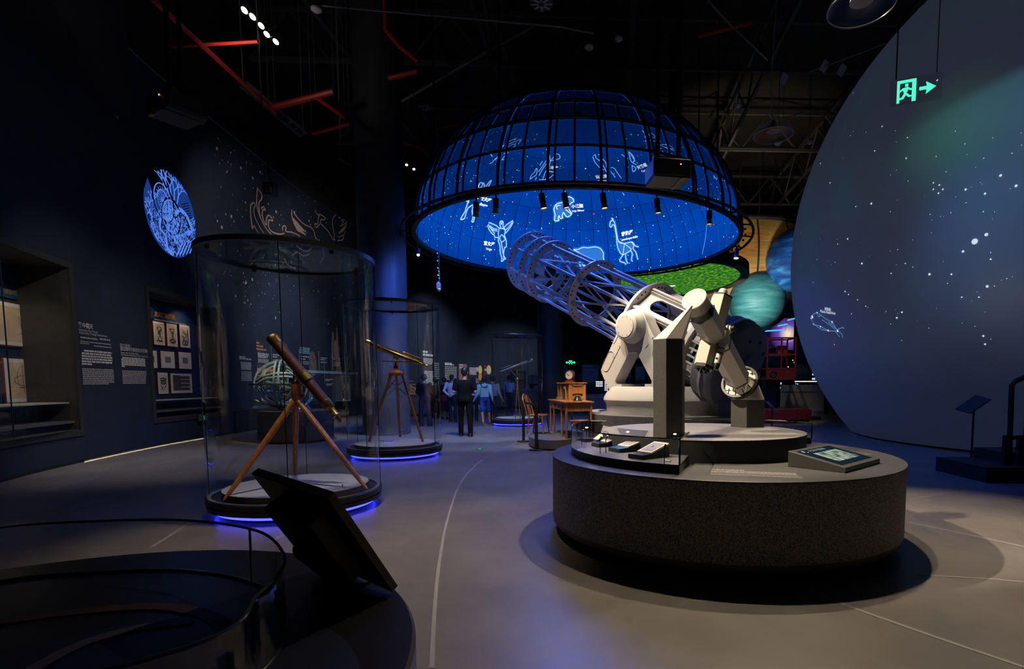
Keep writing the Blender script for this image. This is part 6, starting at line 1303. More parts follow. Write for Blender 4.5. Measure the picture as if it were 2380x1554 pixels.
a4 = [(circ(.5, .72, .36, .06), .03), (circ(.5, .55, .34, .09), .035), (circ(.5, .5, .26, .06), .02), ([(.15, .4), (.5, .1), (.85, .4)], .02), ([(.2, .12), (.5, .3)], .015)]
a5 = [([(.06, .96 - .045 * i), (.06 + (.86 if i % 5 else .5), .96 - .045 * i)], .018) for i in range(20)]
framed(350.5, 744, 381, 805, D2, 'tall print of a red-footed armillary, first of the top row in the second recess', a1)
framed(382, 749, 410.5, 808.5, D2, 'tall print of an instrument table, middle of the top row in the second recess', a2)
framed(412, 752, 440, 811, D2, 'tall print of a quadrant and wheels, third of the top row in the second recess', a3)
framed(338, 812, 363, 857, D2, 'white mounted print at the left end of the middle row, cut by the recess edge', [], 2, .1, grey=True)
framed(368, 813.5, 404, 858, D2, 'white mounted print with a grey etching, centre of the middle row in the second recess', [], 2, .1, grey=True)
framed(410, 816, 443, 859.5, D2, 'white mounted print with a small grey etching, right end of the middle row', [], 2, .1, grey=True)
framed(361, 864, 389, 916.5, D2, 'print of ring instruments at the left of the bottom row in the second recess', a4, 2)
framed(391, 866, 445, 915, D2, 'wide sheet of written text at the bottom right of the second recess', a5, 2, .06)
framed(455, 757, 480, 812, D2, 'tall print behind the glass case edge in the second recess', a1)
b1a = [(circ(.45, .55, .35, .38, 30), .02), (circ(.45, .55, .30, .33, 30), .01), ([(.75, .75), (.80, .3), (.6, .12), (.4, .05)], .03), ([(.3, .5), (.6, .55)], .01)]
b2a = [(circ(.5, .5, .30, .14), .015), ([(.5, .95), (.5, .1)], .012), ([(.35, .3), (.65, .3)], .015), (circ(.5, .6, .2, .3), .01)]
framed(-95, 682, 82, 817, D1, 'large brown chart of a curved coast in the upper part of the first recess', b1a, 1, .08)
framed(-2, 829, 93, 939, D1, 'large brown plan with a dome outline in the lower part of the first recess', b2a, 1, .08)
framed(-100, 838, -6, 950, D1, 'brown sheet at the cut-off left edge of the first recess', b2a, 1, .08)
spr = wall_sz(60, 683, -D1 + .02); p = wall_at(spr[0], spr[1], -D1 + .004)
t = thing('recess_title', 'small blue title plaque with gold letters above the brown charts', 'sign', p)
s0, z0 = wall_sz(-8, 690, -D1 + .03); s1, z1 = wall_sz(56, 683, -D1 + .03); W = lambda s, z, o: wall_at(s, z, -D1 + o) - p
zc = wall_sz(30, 684, -D1 + .03)[1]
obj('plaque', MB().add([W(s, z, o) for o in (.002, .03) for s, z in ((s0, zc - .075), (s1, zc - .075), (s1, zc + .075), (s0, zc + .075))], [(3, 2, 1, 0), (4, 5, 6, 7), (0, 1, 5, 4), (1, 2, 6, 5), (2, 3, 7, 6), (3, 0, 4, 7)]), mat('plaque_blue', (.012, .06, .11), .4), t, smooth=False)
GOLD = mat('gold_letter', (.55, .22, .03), .5)
me = text_mesh('中国古代天文图', .085, lambda u, v: W(s0 + .10 + u, zc + v, .033)); me.materials.append(GOLD); obj('lettering', me, None, t, smooth=False)
so, zo = wall_sz(358, 733, -D2 + .01)
p = wall_at(so, zo, -D2 + .004); t = thing('recess_title', 'orange letters on the blue panel above the tall prints', 'sign', p)
me = text_mesh('测天仪器图说', .13, lambda u, v: wall_at(so + u, zo + v, -D2 + .012) - p, bold=.003); me.materials.append(GOLD); obj('lettering', me, None, t, smooth=False)
tag(obj('small_print', lines_mesh([(0, 1.2, -.10, .025)], lambda u, v: wall_at(so + u, zo + v, -D2 + .012) - p), INKD, t, smooth=False), kind='stuff')
# panes closing the recesses
def recess_pane(N, label, seams):
    s0, s1, z0, z1 = N; c = wall_at((s0 + s1) / 2, z0, -.04); t = thing('recess_glass', label, 'glass pane', c); k = 10; mb = MB()
    for i in range(k): a, b_ = s0 + (s1 - s0) * i / k, s0 + (s1 - s0) * (i + 1) / k; mb.quad(*[wall_at(q, z, -.04) - c for q, z in ((a, z0), (b_, z0), (b_, z1), (a, z1))])
    obj('pane', mb, GLASS, t, smooth=60)
    for q in seams: obj('joint', MB().bar(wall_at(q, z0, -.04) - c, wall_at(q, z1, -.04) - c, .012), EDGE, t)
recess_pane(N1, 'glass closing the recess with the brown charts', [wall_sz(15, 800, -.04)[0]]); recess_pane(N2, 'glass closing the recess with the small framed prints', [])
# shelf objects in the recesses: thin pale shelf cases
for (N, dep, lab) in ((N1, D1, 'low pale shelf case below the brown charts'), (N2, D2, 'low pale shelf case below the small prints')):
    s0, s1, z0, z1 = N; zz = (wall_sz(60, 938, -.3)[1] if N is N1 else wall_sz(400, 927, -.3)[1]); c = wall_at((s0 + s1) / 2, zz, -dep / 2); t = thing('shelf_case', lab, 'shelf', c); k = 10; mb = MB()
    for i in range(k):
        a, b_ = s0 + .02 + (s1 - s0 - .04) * i / k, s0 + .02 + (s1 - s0 - .04) * (i + 1) / k
        mb.add([wall_at(q, zz + h, o) - c for h in (-.02, .0) for q, o in ((a, -.10), (b_, -.10), (b_, -dep + .1), (a, -dep + .1))], [(3, 2, 1, 0), (4, 5, 6, 7), (0, 1, 5, 4), (2, 3, 7, 6)])
    obj('board', mb, mat('shelf_pale', (.45, .43, .36), .4), t, smooth=False)
    for q in (s0 + .3, (s0 + s1) / 2, s1 - .3): obj('bracket', MB().bar(wall_at(q, zz - .02, -.2) - c, wall_at(q, zz - .02, -dep + .02) - c, .03), MATB, t)
for N, dep, w_ in ((N1, D1, 22), (N2, D2, 17)):
    s0, s1, z0, z1 = N
    for f in (.3, .75): spot(wall_at(s0 + (s1 - s0) * f, z1 - .04, -.12), wall_at(s0 + (s1 - s0) * f, (z0 + z1) / 2, -dep), w_, 120, WARM, .8, .04)
# ------------------------------------------------------------------ round blue projected emblem
ms, mz = wall_sz(397, 498); MRz = (wall_sz(397, 402)[1] - wall_sz(397, 594)[1]) / 2; MRs = (wall_sz(455, 498)[0] - wall_sz(338, 498)[0]) / 2
med = thing('light_emblem', 'bright blue round emblem of an armillary and branches projected on the wall', 'projection', wall_at(ms, mz, .004)); mo = wall_at(ms, mz, .004)
MF = lambda u, v, o=.006: wall_at(ms + u * MRs, mz + v * MRz, o) - mo
ML = emis('emblem_light', (.085, .20, .72), 1.15); MM = emis('emblem_mid', (.010, .040, .22), 1.0); MDK = mat('emblem_gap', (.004, .007, .018), .8)
n_ = 64; mb = MB()
rim_ = [(math.cos(2 * pi * i / n_), math.sin(2 * pi * i / n_)) for i in range(n_)]
poly = [(x, y) for x, y in rim_ if not (y > .30 and x < .12)]
poly = [(math.cos(R(a)), math.sin(R(a))) for a in range(-195, 84, 5)] + [(.10, .82), (-.05, .62), (-.45, .42), (-.62, .20), (-.80, .58)]
obj('ground', mb.add([MF(u, v, .004) for u, v in poly], [tuple(range(len(poly)))]), MM, med, smooth=False)
rg = random.Random(21); lt, dk_ = MB(), MB()
def st(mb, pts, wd, o=.008): mb.ribbon([MF(u, v, o) for u, v in pts], wd, wnorm)
def branch(u, v, a, l_, d, mb, wd):
    u2, v2 = u + math.cos(a) * l_, v + math.sin(a) * l_; 
    if u2 * u2 + v2 * v2 > 1: return
    st(mb, [(u, v), (u2, v2)], wd)
    if d:
        for k in (-1, 1): branch(u2, v2, a + k * rg.uniform(.25, .7), l_ * rg.uniform(.6, .8), d - 1, mb, wd * .8)
for i in range(5): branch(.25 - .1 * i, .32 + .05 * i, R(70 + 14 * i), .24, 4, lt, .030)
branch(-.75, -.5, R(95), .22, 4, lt, .03); branch(-.72, -.1, R(85), .18, 3, lt, .025)
for cx_, cy_, a_, b_, tl in ((-.28, .22, .38, .46, .3), (-.02, -.05, .36, .44, -.3)):
    for r in (1.0, .86, .55): p = [(cx_ + r * (a_ * math.cos(q) * math.cos(tl) - b_ * math.sin(q) * math.sin(tl)), cy_ + r * (a_ * math.cos(q) * math.sin(tl) + b_ * math.sin(q) * math.cos(tl))) for q in [2 * pi * i / 36 for i in range(37)]]; st(dk_ if r == 1.0 else lt, p, .045 if r == 1.0 else .025, .009)
    for q in range(10): a = pi * q / 10; st(lt, [(cx_ - .3 * math.cos(a), cy_ - .34 * math.sin(a)), (cx_ + .3 * math.cos(a), cy_ + .34 * math.sin(a))], .012)
for i in range(900):
    u, v = rg.uniform(-.95, .95), rg.uniform(-.98, .1)
    if u * u + v * v > .9 or (u < -.3 and v > -.1): continue
    a = rg.choice((.7, .75, -.75, 2.3, 1.5)); l_ = rg.uniform(.05, .16); q = (u + math.cos(a) * l_, v + math.sin(a) * l_)
    if q[0] ** 2 + q[1] ** 2 < .98: st(dk_ if rg.random() < .22 else lt, [(u, v), q], rg.uniform(.012, .024), .010)
for i in range(9): st(dk_, [(-.62 + .05 * i, -.28 - .04 * i), (-.50 + .05 * i, -.60 - .02 * i)], .022, .010)
for i in range(7): st(dk_, [(.42 + .02 * i, .36 - .055 * i), (.72 + .02 * i, .50 - .055 * i)], .02, .010)
p = smoothc([(-.45, -.2, 0), (-.5, -.45, 0), (-.3, -.6, 0), (-.25, -.85, 0), (.0, -.95, 0)], 6); st(lt, [(q.x, q.y) for q in p], .10, .011); st(dk_, [(q.x + .09, q.y) for q in p], .035, .011)
p = smoothc([(.15, .05, 0), (.35, .22, 0), (.62, .12, 0), (.75, -.15, 0), (.6, -.3, 0)], 6); st(lt, [(q.x, q.y) for q in p], .10, .011); st(dk_, [(q.x, q.y - .09) for q in p], .035, .011)
for i in range(5): st(lt, [(.1 + .14 * i, -.97 + .05 * i), (.4 + .12 * i, -.55 + .03 * i)], .03, .012); st(dk_, [(.15 + .14 * i, -.97 + .05 * i), (.45 + .12 * i, -.55 + .03 * i)], .02, .012)
tag(obj('bright_strokes', lt, ML, med, smooth=False), kind='stuff'); tag(obj('dark_strokes', dk_, MDK, med, smooth=False), kind='stuff')
# ------------------------------------------------------------------ phoenix mural and stars painted on the wall
PHX = mat('mural_line', (.40, .29, .24), .8); zp = ZO(320, 380, 520 / 2380); mb = MB()
PH = [[(1270, 255), (1320, 330), (1315, 380), (1290, 420), (1295, 520), (1305, 560)], [(1275, 265), (1265, 360), (1270, 460), (1300, 560), (1360, 680), (1420, 750)], [(1200, 500), (1205, 440), (1230, 415), (1250, 440), (1235, 490), (1245, 560), (1290, 660), (1340, 740)], [(1200, 500), (1205, 580), (1215, 640), (1220, 690), (1240, 660), (1260, 700), (1290, 740)], [(1310, 480), (1340, 460), (1360, 500)], [(1360, 500), (1335, 490), (1325, 540), (1345, 620), (1370, 655)], [(1370, 655), (1370, 590), (1390, 550), (1420, 570), (1435, 610), (1400, 600), (1390, 640), (1400, 690), (1440, 730), (1510, 750), (1560, 740)], [(1545, 715), (1540, 680), (1560, 660), (1580, 680), (1575, 720), (1640, 730), (1690, 750), (1730, 775)], [(1640, 490), (1640, 560), (1670, 640), (1700, 690), (1790, 720)], [(1660, 520), (1720, 600), (1780, 650), (1860, 690), (1890, 780), (1910, 810)], [(1650, 580), (1700, 700), (1790, 760)], [(1890, 490), (1910, 540), (1950, 545), (2000, 580)], [(2000, 580), (1980, 600), (1950, 595), (1940, 640), (1900, 680), (1885, 640), (1915, 640), (1920, 580), (1935, 550)], [(1950, 640), (1990, 680), (2040, 740), (2080, 810), (2090, 760), (2080, 690), (2070, 630), (2085, 570), (2130, 510), (2145, 440), (2135, 370), (2110, 335)], [(2110, 335), (2160, 360), (2190, 420), (2195, 490), (2175, 550), (2140, 580), (2150, 530), (2170, 470), (2160, 400)], [(2195, 430), (2215, 510), (2210, 560), (2160, 610)], [(2220, 560), (2225, 620), (2155, 665)], [(2225, 640), (2200, 700), (2140, 740)], [(2210, 720), (2190, 760), (2135, 780)], [(2195, 770), (2180, 810), (2125, 820)], [(1690, 860), (1720, 900), (1800, 930), (1850, 900)], [(1640, 980), (1700, 940), (1760, 980), (1830, 960)], [(1900, 860), (1960, 900), (1980, 980), (1940, 1060)], [(1560, 1010), (1600, 1080), (1680, 1120)]]
def wall_px(px, py, off): s, z = wall_sz(px, py, off); return wall_at(s, z, off)
for st_ in PH: mb.ribbon(smoothc([wall_px(x, y, .007) for x, y in zp(st_)], 4), .042, wnorm)
obj('phoenix_mural', mb, PHX, wall_left, smooth=False); mb = MB()
for x0, x1, x2, x3 in (((1760, 715), (1640, 560), (1690, 690), (1790, 725)), ((1790, 765), (1650, 620), (1700, 720), (1780, 745)), ((2210, 590), (2160, 665), (2180, 610), (2215, 560)), ((2200, 700), (2140, 740), (2160, 705), (2215, 650))): mb.add([wall_px(x, y, .008) for x, y in zp((x0, x1, x2, x3))], [(0, 1, 2, 3)])
obj('mural_feather', mb, PHX, wall_left, smooth=False)
mb = MB(); rg = random.Random(31)
for i in range(330):
    if i < 230: px, py = rg.uniform(500, 822), rg.uniform(300, 700); 
    else: px, py = rg.uniform(560, 1000), rg.uniform(600, 760)
    if py < 230 + (px - 455) * .66: continue
    try: c = wall_px(px, py, .006)
    except Exception: continue
    r = rg.choice((.010, .013, .017, .024)) if i % 9 else .038; x, y = Vector((.12, .99, 0)), Vector((0, 0, 1)); mb.add([c + x * (r * math.cos(q * pi / 3)) + y * (r * 1.3 * math.sin(q * pi / 3)) for q in range(6)], [tuple(range(6))])
tag(obj('painted_stars', mb, mat('mural_star', (.38, .38, .40), .8), wall_left, smooth=False), kind='stuff')
# ------------------------------------------------------------------ timeline behind the cases
ORG = mat('print_orange', (.62, .22, .08), .7); TEAL = mat('print_teal', (.22, .42, .46), .7)
def wbar(px0, py0, px1, py1, h, m, nm='timeline_bar'):
    s0, z0 = wall_sz(px0, py0, .008); s1, _ = wall_sz(px1, py1, .008); k = 6; mb = MB()
    for i in range(k): a, b_ = s0 + (s1 - s0) * i / k, s0 + (s1 - s0) * (i + 1) / k; mb.quad(*[wall_at(q, z, .008) for q, z in ((a, z0 - h), (b_, z0 - h), (b_, z0 + h), (a, z0 + h))])
    obj(nm, mb, m, wall_left, smooth=False)
wbar(598, 859, 640, 861, .055, ORG); wbar(690, 861.5, 832, 864, .05, TEAL)
wlines(para(596, 797.5, 603, 797.5, 596, 812, 620, 814, 3, .06) , ORG, 40); wlines(para(599, 822, 625, 824, 600, 830, 622, 831, 3, .05), INK, 41); wlines(para(600, 835, 625, 836, 600, 842, 625, 843, 4, .035), INKD, 42)
wlines(para(634, 825, 657, 826, 634, 830, 645, 831, 2, .05), INK, 43); wlines(para(634, 836, 656, 837, 634, 842, 656, 843, 3, .035), INKD, 44)
wlines(para(697, 808, 720, 813, 697, 820, 720, 822, 4, .05), TEAL, 45); wlines(para(700, 829, 719, 830, 700, 835, 710, 836, 2, .05), INK, 46); wlines(para(700, 840, 719, 840, 700, 846, 718, 846, 3, .035), INKD, 47)
wlines(para(745, 832, 760, 833, 745, 836, 756, 836, 2, .05), INK, 48); wlines(para(745, 841, 760, 841, 745, 843, 758, 843, 2, .035), INKD, 49)
wlines(para(775, 832, 792, 833, 775, 836, 790, 837, 2, .05), INK, 50); wlines(para(776, 842, 792, 842, 776, 850, 788, 850, 4, .035), INKD, 51)
wlines(para(757, 882, 775, 882, 757, 885, 768, 885, 2, .05), INK, 52); wlines(para(758, 892, 775, 892, 758, 896, 770, 896, 3, .035), INKD, 53)
wlines(para(697, 906, 705, 906, 697, 920, 704, 920, 5, .04), INKD, 54); wlines(para(718, 906, 728, 906, 718, 920, 728, 920, 5, .04), INKD, 55)
YR = mat('print_plum', (.16, .07, .06), .7)
for px, py, y_ in ((602, 855, '1627'), (700, 856, '1663'), (745, 856, '1704'), (757, 876, '1885'), (715, 876, '1672')): wtext(px, py, y_, .16, YR)
for px, py in ((632, 855), (697, 860), (742, 860), (774, 860), (755, 890)):
    s_, z_ = wall_sz(px, py, .008); obj('guide_line', MB().bar(wall_at(s_, z_, .01), wall_at(s_, z_ + .75, .01), .012), INKD, wall_left, smooth=False)
for px, py, r in ((662, 832, .55), (727, 845, .48), (782, 815, .45)):
    s_, z_ = wall_sz(px, py, .01); mb = MB(); mb.add([wall_at(s_ + r * .62 * math.cos(2 * pi * i / 28), z_ + r * math.sin(2 * pi * i / 28), .009) for i in range(28)], [tuple(range(28))])
    obj('portrait_oval', mb, mat('portrait', (.13, .085, .085), .7, var=.6, vscale=4), wall_left, smooth=False)
# small wall display boxes with instruments
def wall_box(px0, py0, px1, py1, label):
    s0, z1 = wall_sz(px0, py0, .02); s1, z0 = wall_sz(px1, py1, .02); c = wall_at((s0 + s1) / 2, z0, .0); t = thing('wall_vitrine', label, 'showcase', c, 0, 'small lit wall vitrines')
    W = lambda s, z, o: wall_at(s, z, o) - c
    def sl(a, b_, c0, d, o0, o1, m, nm): obj(nm, MB().add([W(a, c0, o0), W(b_, c0, o0), W(b_, d, o0), W(a, d, o0), W(a, c0, o1), W(b_, c0, o1), W(b_, d, o1), W(a, d, o1)], [(3, 2, 1, 0), (4, 5, 6, 7), (0, 1, 5, 4), (1, 2, 6, 5), (2, 3, 7, 6), (3, 0, 4, 7)]), m, t, smooth=False)
    fm = mat('vitrine_frame', (.13, .13, .12), .5); sl(s0, s1, z0, z1, .005, .02, mat('vitrine_back', (.10, .11, .12), .6), 'back')
    sl(s0, s0 + .06, z0, z1, .02, .30, fm, 'jamb'); sl(s1 - .06, s1, z0, z1, .02, .30, fm, 'jamb'); sl(s0, s1, z1 - .06, z1, .02, .30, fm, 'head'); sl(s0, s1, z0, z0 + .05, .02, .30, mat('vitrine_floor', (.5, .48, .42), .5), 'sill')
    sm = (s0 + s1) / 2; obj('instrument', MB().lathe(W(sm, z0 + .05, .16), (0, 0, 1), [(0, 0), (.12, 0), (.10, .03), (.03, .06), (.03, .3), (0, .3)], 14).tube([W(sm - .35, z0 + .35, .16), W(sm, z0 + .42, .16), W(sm + .25, z0 + .55, .16)], .04, 8), BRASS, t)
    spot(wall_at(sm, z1 - .1, .2), wall_at(sm, z0, .15), 6, 120, WARM, .8, .03)
wall_box(778, 872, 801, 931, 'lit wall vitrine with a brass instrument left of the near column')
wall_box(640, 871, 676, 937, 'lit wall vitrine behind the armillary sphere')
# exit lamps low on the wall
EXG = emis('exit_green', (.03, .85, .35), 1.6)
def exit_low(px, py, label, s_=.16):
    a, z = wall_sz(px, py, .02); p = wall_at(a, z, .065 if z < .7 else .01); t = thing('wall_exit_lamp', label, 'exit sign', p, 0, 'low green exit lamps'); d = wall_at(a + .1, z, .02) - wall_at(a - .1, z, .02); d.normalize(); nn = Vector((d.y, -d.x, 0))
    obj('housing', MB().add([d * x + nn * o + Vector((0, 0, zz)) for o in (0, .03) for x, zz in ((-.17, -.08), (.17, -.08), (.17, .08), (-.17, .08))], [(3, 2, 1, 0), (4, 5, 6, 7), (0, 1, 5, 4), (1, 2, 6, 5), (2, 3, 7, 6), (3, 0, 4, 7)]), mat('lamp_grey', (.10, .10, .10), .5), t, smooth=False)
    obj('light', MB().add([d * x + nn * .033 + Vector((0, 0, zz)) for x, zz in ((.01, -.05), (.06, -.05), (.06, -.01), (.11, 0), (.06, .01), (.06, .05), (.01, .05))], [tuple(range(7))]), EXG, t, smooth=False)
exit_low(466, 970, 'small green exit lamp low on the wall left of the nearest glass case'); exit_low(722, 926, 'small green exit lamp low on the wall behind the leather telescope')
# ------------------------------------------------------------------ far exhibits
# printed wall panels at the far end of the curved wall
def wpanel(px0, py0, px1, py1, m, nm='wall_picture', off=.01):
    s0, z1 = wall_sz(px0, py0, off); s1, z0 = wall_sz(px1, py1, off); obj(nm, MB().quad(*[wall_at(q, z, off) for q, z in ((s0, z0), (s1, z0), (s1, z1), (s0, z1))]), m, wall_left, smooth=False)
BRI = mat('print_bright', (.70, .68, .64), .7)
wlines(para(983, 819, 994, 820, 983, 826, 1006, 828, 2, .14), BRI, 60, .02); wlines(para(984, 834, 1006, 835, 984, 845, 1005, 846, 4, .07), BRI, 61, .02); wlines(para(986, 864, 1006, 865, 986, 902, 1007, 903, 11, .08), BRI, 62, .02)
wlines(para(1010, 845, 1020, 845, 1010, 880, 1022, 880, 8, .08), INK, 63, .02); wlines(para(1034, 845, 1051, 845, 1034, 848, 1055, 849, 2, .10), BRI, 64, .02); wlines(para(1034, 853, 1062, 855, 1034, 882, 1062, 882, 8, .08), INK, 65, .02)
wpanel(979, 812, 1006, 908, mat('panel_plum', (.055, .045, .07), .6), off=.012); wpanel(1066, 845, 1086, 908, mat('panel_pink', (.30, .16, .17), .6), off=.012); wlines(para(1068, 849, 1077, 849, 1068, 855, 1083, 855, 2, .10), BRI, 66, .02)
wpanel(1091, 853, 1107, 871, bands('nebula_print', [(.25, .02, .06), (.5, .35, .3), (.12, .3, .5)], 1.5, 2, 0, 0, 1), off=.015)
for px, py, rx_, c in ((1116, 859, .18, (.75, .55, .15)), (1116, 875, .16, (.7, .25, .05)), (1136, 859, .2, (.8, .6, .25)), (1109, 858, .1, (.6, .4, .5)), (1128, 859, .06, (.7, .7, .7))):
    s_, z_ = wall_sz(px, py, .016); obj('star_picture', MB().add([wall_at(s_ + rx_ * math.cos(2 * pi * i / 16), z_ + rx_ * 1.6 * math.sin(2 * pi * i / 16), .016) for i in range(16)], [tuple(range(16))]), mat('star_pic_%d' % px + str(py), c, .6), wall_left, smooth=False)
REDP = mat('print_red', (.45, .04, .03), .7); wlines(para(1124, 851, 1135, 851, 1124, 853, 1134, 853, 2, .05) + para(1124, 868, 1135, 868, 1124, 870, 1133, 870, 2, .05), REDP, 67, .02); wlines(para(1102, 881, 1113, 881, 1102, 890, 1113, 890, 4, .06), INKD, 68, .02)
def counter(px0, px1, py_t, py_b, y, label, name='display_counter', col=(.12, .12, .12), dep=.8):
    a, b_ = AY(px0, py_b, y), AY(px1, py_b, y); top = AY((px0 + px1) / 2, py_t, y).z; w_ = (b_ - a).length; zb = max(0.0, a.z)
    t = thing(name, label, 'display counter', ((a.x + b_.x) / 2, y + dep / 2, 0))
    obj('body', MB().box((0, 0, (zb + top) / 2 + .02), (w_, dep, top - .04 - .06)), mat('counter_%d' % px0, col, .5), t, smooth=False, bevel=.02); obj('kick', MB().box((0, 0, .06), (w_ - .15, dep - .15, .12)), MATB, t, smooth=False); obj('top', MB().box((0, 0, top), (w_ + .04, dep + .04, .04)), mat('counter_top', (.26, .26, .25), .4), t, smooth=False)
    return t, top, w_
t, top, w_ = counter(930, 1004, 916, 962, 22.6, 'long dark counter under the wooden lattice model behind the middle case', col=(.07, .08, .10))
c = AY(957, 914, 22.9); c.z = top + .02
t = thing('lattice_model', 'pale wooden lattice model of a raised observatory on the far counter', 'model', c); lw = mat('lattice_wood', (.50, .27, .10), .6); hh = .95
for i in range(7):
    x_ = -.62 + .2 * i; hx = hh * (1 - .1 * i); obj('slat', MB().bar((x_, 0, 0), (-.55 + .05 * i, .05, hx), .025), lw, t); obj('slat', MB().bar((x_, .3, 0), (-.55 + .05 * i, .25, hx), .025), lw, t)
for i in range(6): z_ = .12 + .14 * i; obj('rail', MB().bar((-.62, 0, z_), (.55 - .16 * i, 0, z_), .02), lw, t)
obj('cord', MB().tube([(-.55, 0, .85), (.1, -.05, .25), (.5, 0, .02)], .012, 5), mat('green_cord', (.05, .25, .12), .5), t); obj('plank', MB().box((0, .15, .012), (1.4, .5, .02)), lw, t, smooth=False)
spot(AY(957, 800, 22.2), c, 90, 40, WARM, .6, .05)
t, top, w_ = counter(1126, 1262, 905, 944, 29.5, 'grey counter with pale meteorites behind the farthest glass case')
for px, r, lb in ((1247, .13, 'larger'), (1263, .10, 'right-hand'), (1226, .09, 'left-hand')):
    p = AY(px, 905, 29.7); t = thing('meteorite', lb + ' pale round stone on the far grey counter', 'stone', (p.x, 29.75, top + .02), 0, 'pale stones on the far counter'); obj('stone', MB().sphere((0, 0, r * .75), r, 14, 10, (1.3, 1, .8)), mat('pale_stone', (.55, .50, .42), .7), t)
def panel_stand(px0, py0, px1, py1, y, label, m, name='info_panel'):
    a, b_ = AY(px0, py1, y), AY(px1, py0, y); t = thing(name, label, 'panel', ((a.x + b_.x) / 2, y, 0)); w_ = b_.x - a.x
    obj('board', MB().box((0, 0, (a.z + b_.z) / 2), (w_, .06, b_.z - a.z)), m, t, smooth=False); obj('support', MB().box((0, .04, a.z / 2), (w_ * .9, .05, max(.02, a.z))), MATB, t, smooth=False); return t, a - Vector(t.location), b_ - Vector(t.location)
t, a, b_ = panel_stand(1186, 862, 1222, 905, 30.6, 'dark panel with small pictures behind the farthest glass case', mat('panel_dark', (.05, .05, .055), .5))
for i in range(2):
    for j in range(2): obj('photo', MB().box((a.x + .2 + .42 * i, -.035, a.z + .3 + .45 * j), (.36, .01, .36)), mat('photo_%d%d' % (i, j), ((.24, .22, .19), (.12, .12, .12), (.2, .17, .15), (.28, .26, .24))[2 * i + j], .6), t, smooth=False)
t, a, b_ = panel_stand(1228, 872, 1252, 893, 31, 'two pale switch boxes on a dark panel by the far column', MATB, 'switch_panel')
for i in range(2): obj('switch_box', MB().box((a.x + .16 + .27 * i, -.05, (a.z + b_.z) / 2), (.22, .05, .44)), mat('switch_cream', (.42, .40, .30), .5), t, smooth=False)
# green exit sign hanging beyond the clock
def running_man(mb, F_, s):
    for poly in (((-.02, .30), (.08, .30), (.08, .20), (-.02, .20)), ((-.10, .16), (.10, .18), (.06, .02), (-.06, .0)), ((.05, .18), (.22, .10), (.20, .05), (.05, .10)), ((-.08, .16), (-.24, .06), (-.20, .02), (-.06, .10)), ((.0, .02), (.14, -.12), (.24, -.12), (.24, -.17), (.10, -.18), (-.06, -.02)), ((-.02, .02), (-.12, -.16), (-.26, -.20), (-.24, -.26), (-.06, -.22), (.06, -.02))): mb.add([F_(u * s, v * s) for u, v in poly], [tuple(range(len(poly)))])
c = AY(1326, 842, 29); t = thing('hanging_exit_sign', 'small green exit sign glowing beyond the desk clock', 'exit sign', c)
obj('housing', MB().box((0, .03, 0), (.62, .05, .26)), MATB, t, smooth=False); obj('rod', MB().cone((-.2, .03, .1), (-.2, .03, 12 - c.z), .012, n=6), MATB, t); obj('rod', MB().cone((.2, .03, .1), (.2, .03, 12 - c.z), .012, n=6), MATB, t)
mb = MB()
for s_ in (-1, 1): mb.add([(s_ * x, -.001, z) for x, z in ((.10, -.03), (.18, -.03), (.18, -.08), (.27, 0), (.18, .08), (.18, .03), (.10, .03))], [tuple(range(7))])
for x0_, x1_, z0_, z1_ in ((-.09, .09, .07, .11), (-.09, -.065, -.11, .11), (.065, .09, -.11, .11)): mb.quad((x0_, -.001, z0_), (x1_, -.001, z0_), (x1_, -.001, z1_), (x0_, -.001, z1_))
running_man(mb, lambda u, v: Vector((u, -.001, v)), .28); obj('light', mb, EXG, t, smooth=False)
# dark cabinets with a bead lamp panel right of the desk
t, a, b_ = panel_stand(1312, 868, 1378, 930, 27, 'black cabinet wall behind the desk', MATB, 'black_cabinet')
t, a, b_ = panel_stand(1352, 846, 1392, 893, 25, 'grey text panel on the black cabinets right of the desk clock', mat('text_grey', (.06, .06, .065), .6)); rg = random.Random(9)
tag(obj('small_print', lines_mesh([(a.x + .05, a.x + .5, b_.z - .12, .05)] + [(a.x + .05, b_.x - .05, b_.z - .25 - .07 * i, .03) for i in range(9)], lambda u, v: Vector((u, -.032, v)), None, rg), INKD, t, smooth=False), kind='stuff')
t, a, b_ = panel_stand(1384, 884, 1432, 908, 24, 'panel of glowing white beads left of the fork mount', MATB, 'bead_lamp_panel'); BEAD = emis('bead_white', (.9, .92, 1), 1.6)
for i in range(12):
    for j in range(5):
        if (j > 2 and i < 5) or (i in (4, 8) and j < 3): continue
        obj('bead', MB().sphere((a.x + .05 + .078 * i, -.05, b_.z - .06 - .09 * j), .03, 8, 6), BEAD, t)
t, top, w_ = counter(1352, 1440, 922, 951, 23.5, 'low grey counter under the bead lamp panel', col=(.09, .09, .09))
t, a, b_ = panel_stand(1476, 850, 1500, 884, 24.5, 'dark text panel seen through the fork mount', mat('text_grey', (.06, .06, .065), .6)); tag(obj('small_print', lines_mesh([(a.x + .04, b_.x - .05, b_.z - .08 - .07 * i, .03) for i in range(8)], lambda u, v: Vector((u, -.032, v)), None, rg), INKD, t, smooth=False), kind='stuff')
t, a, b_ = panel_stand(1459, 862, 1467, 879, 24.4, 'small red poster beside the dark text panel', mat('poster_red', (.4, .06, .03), .6), 'poster')
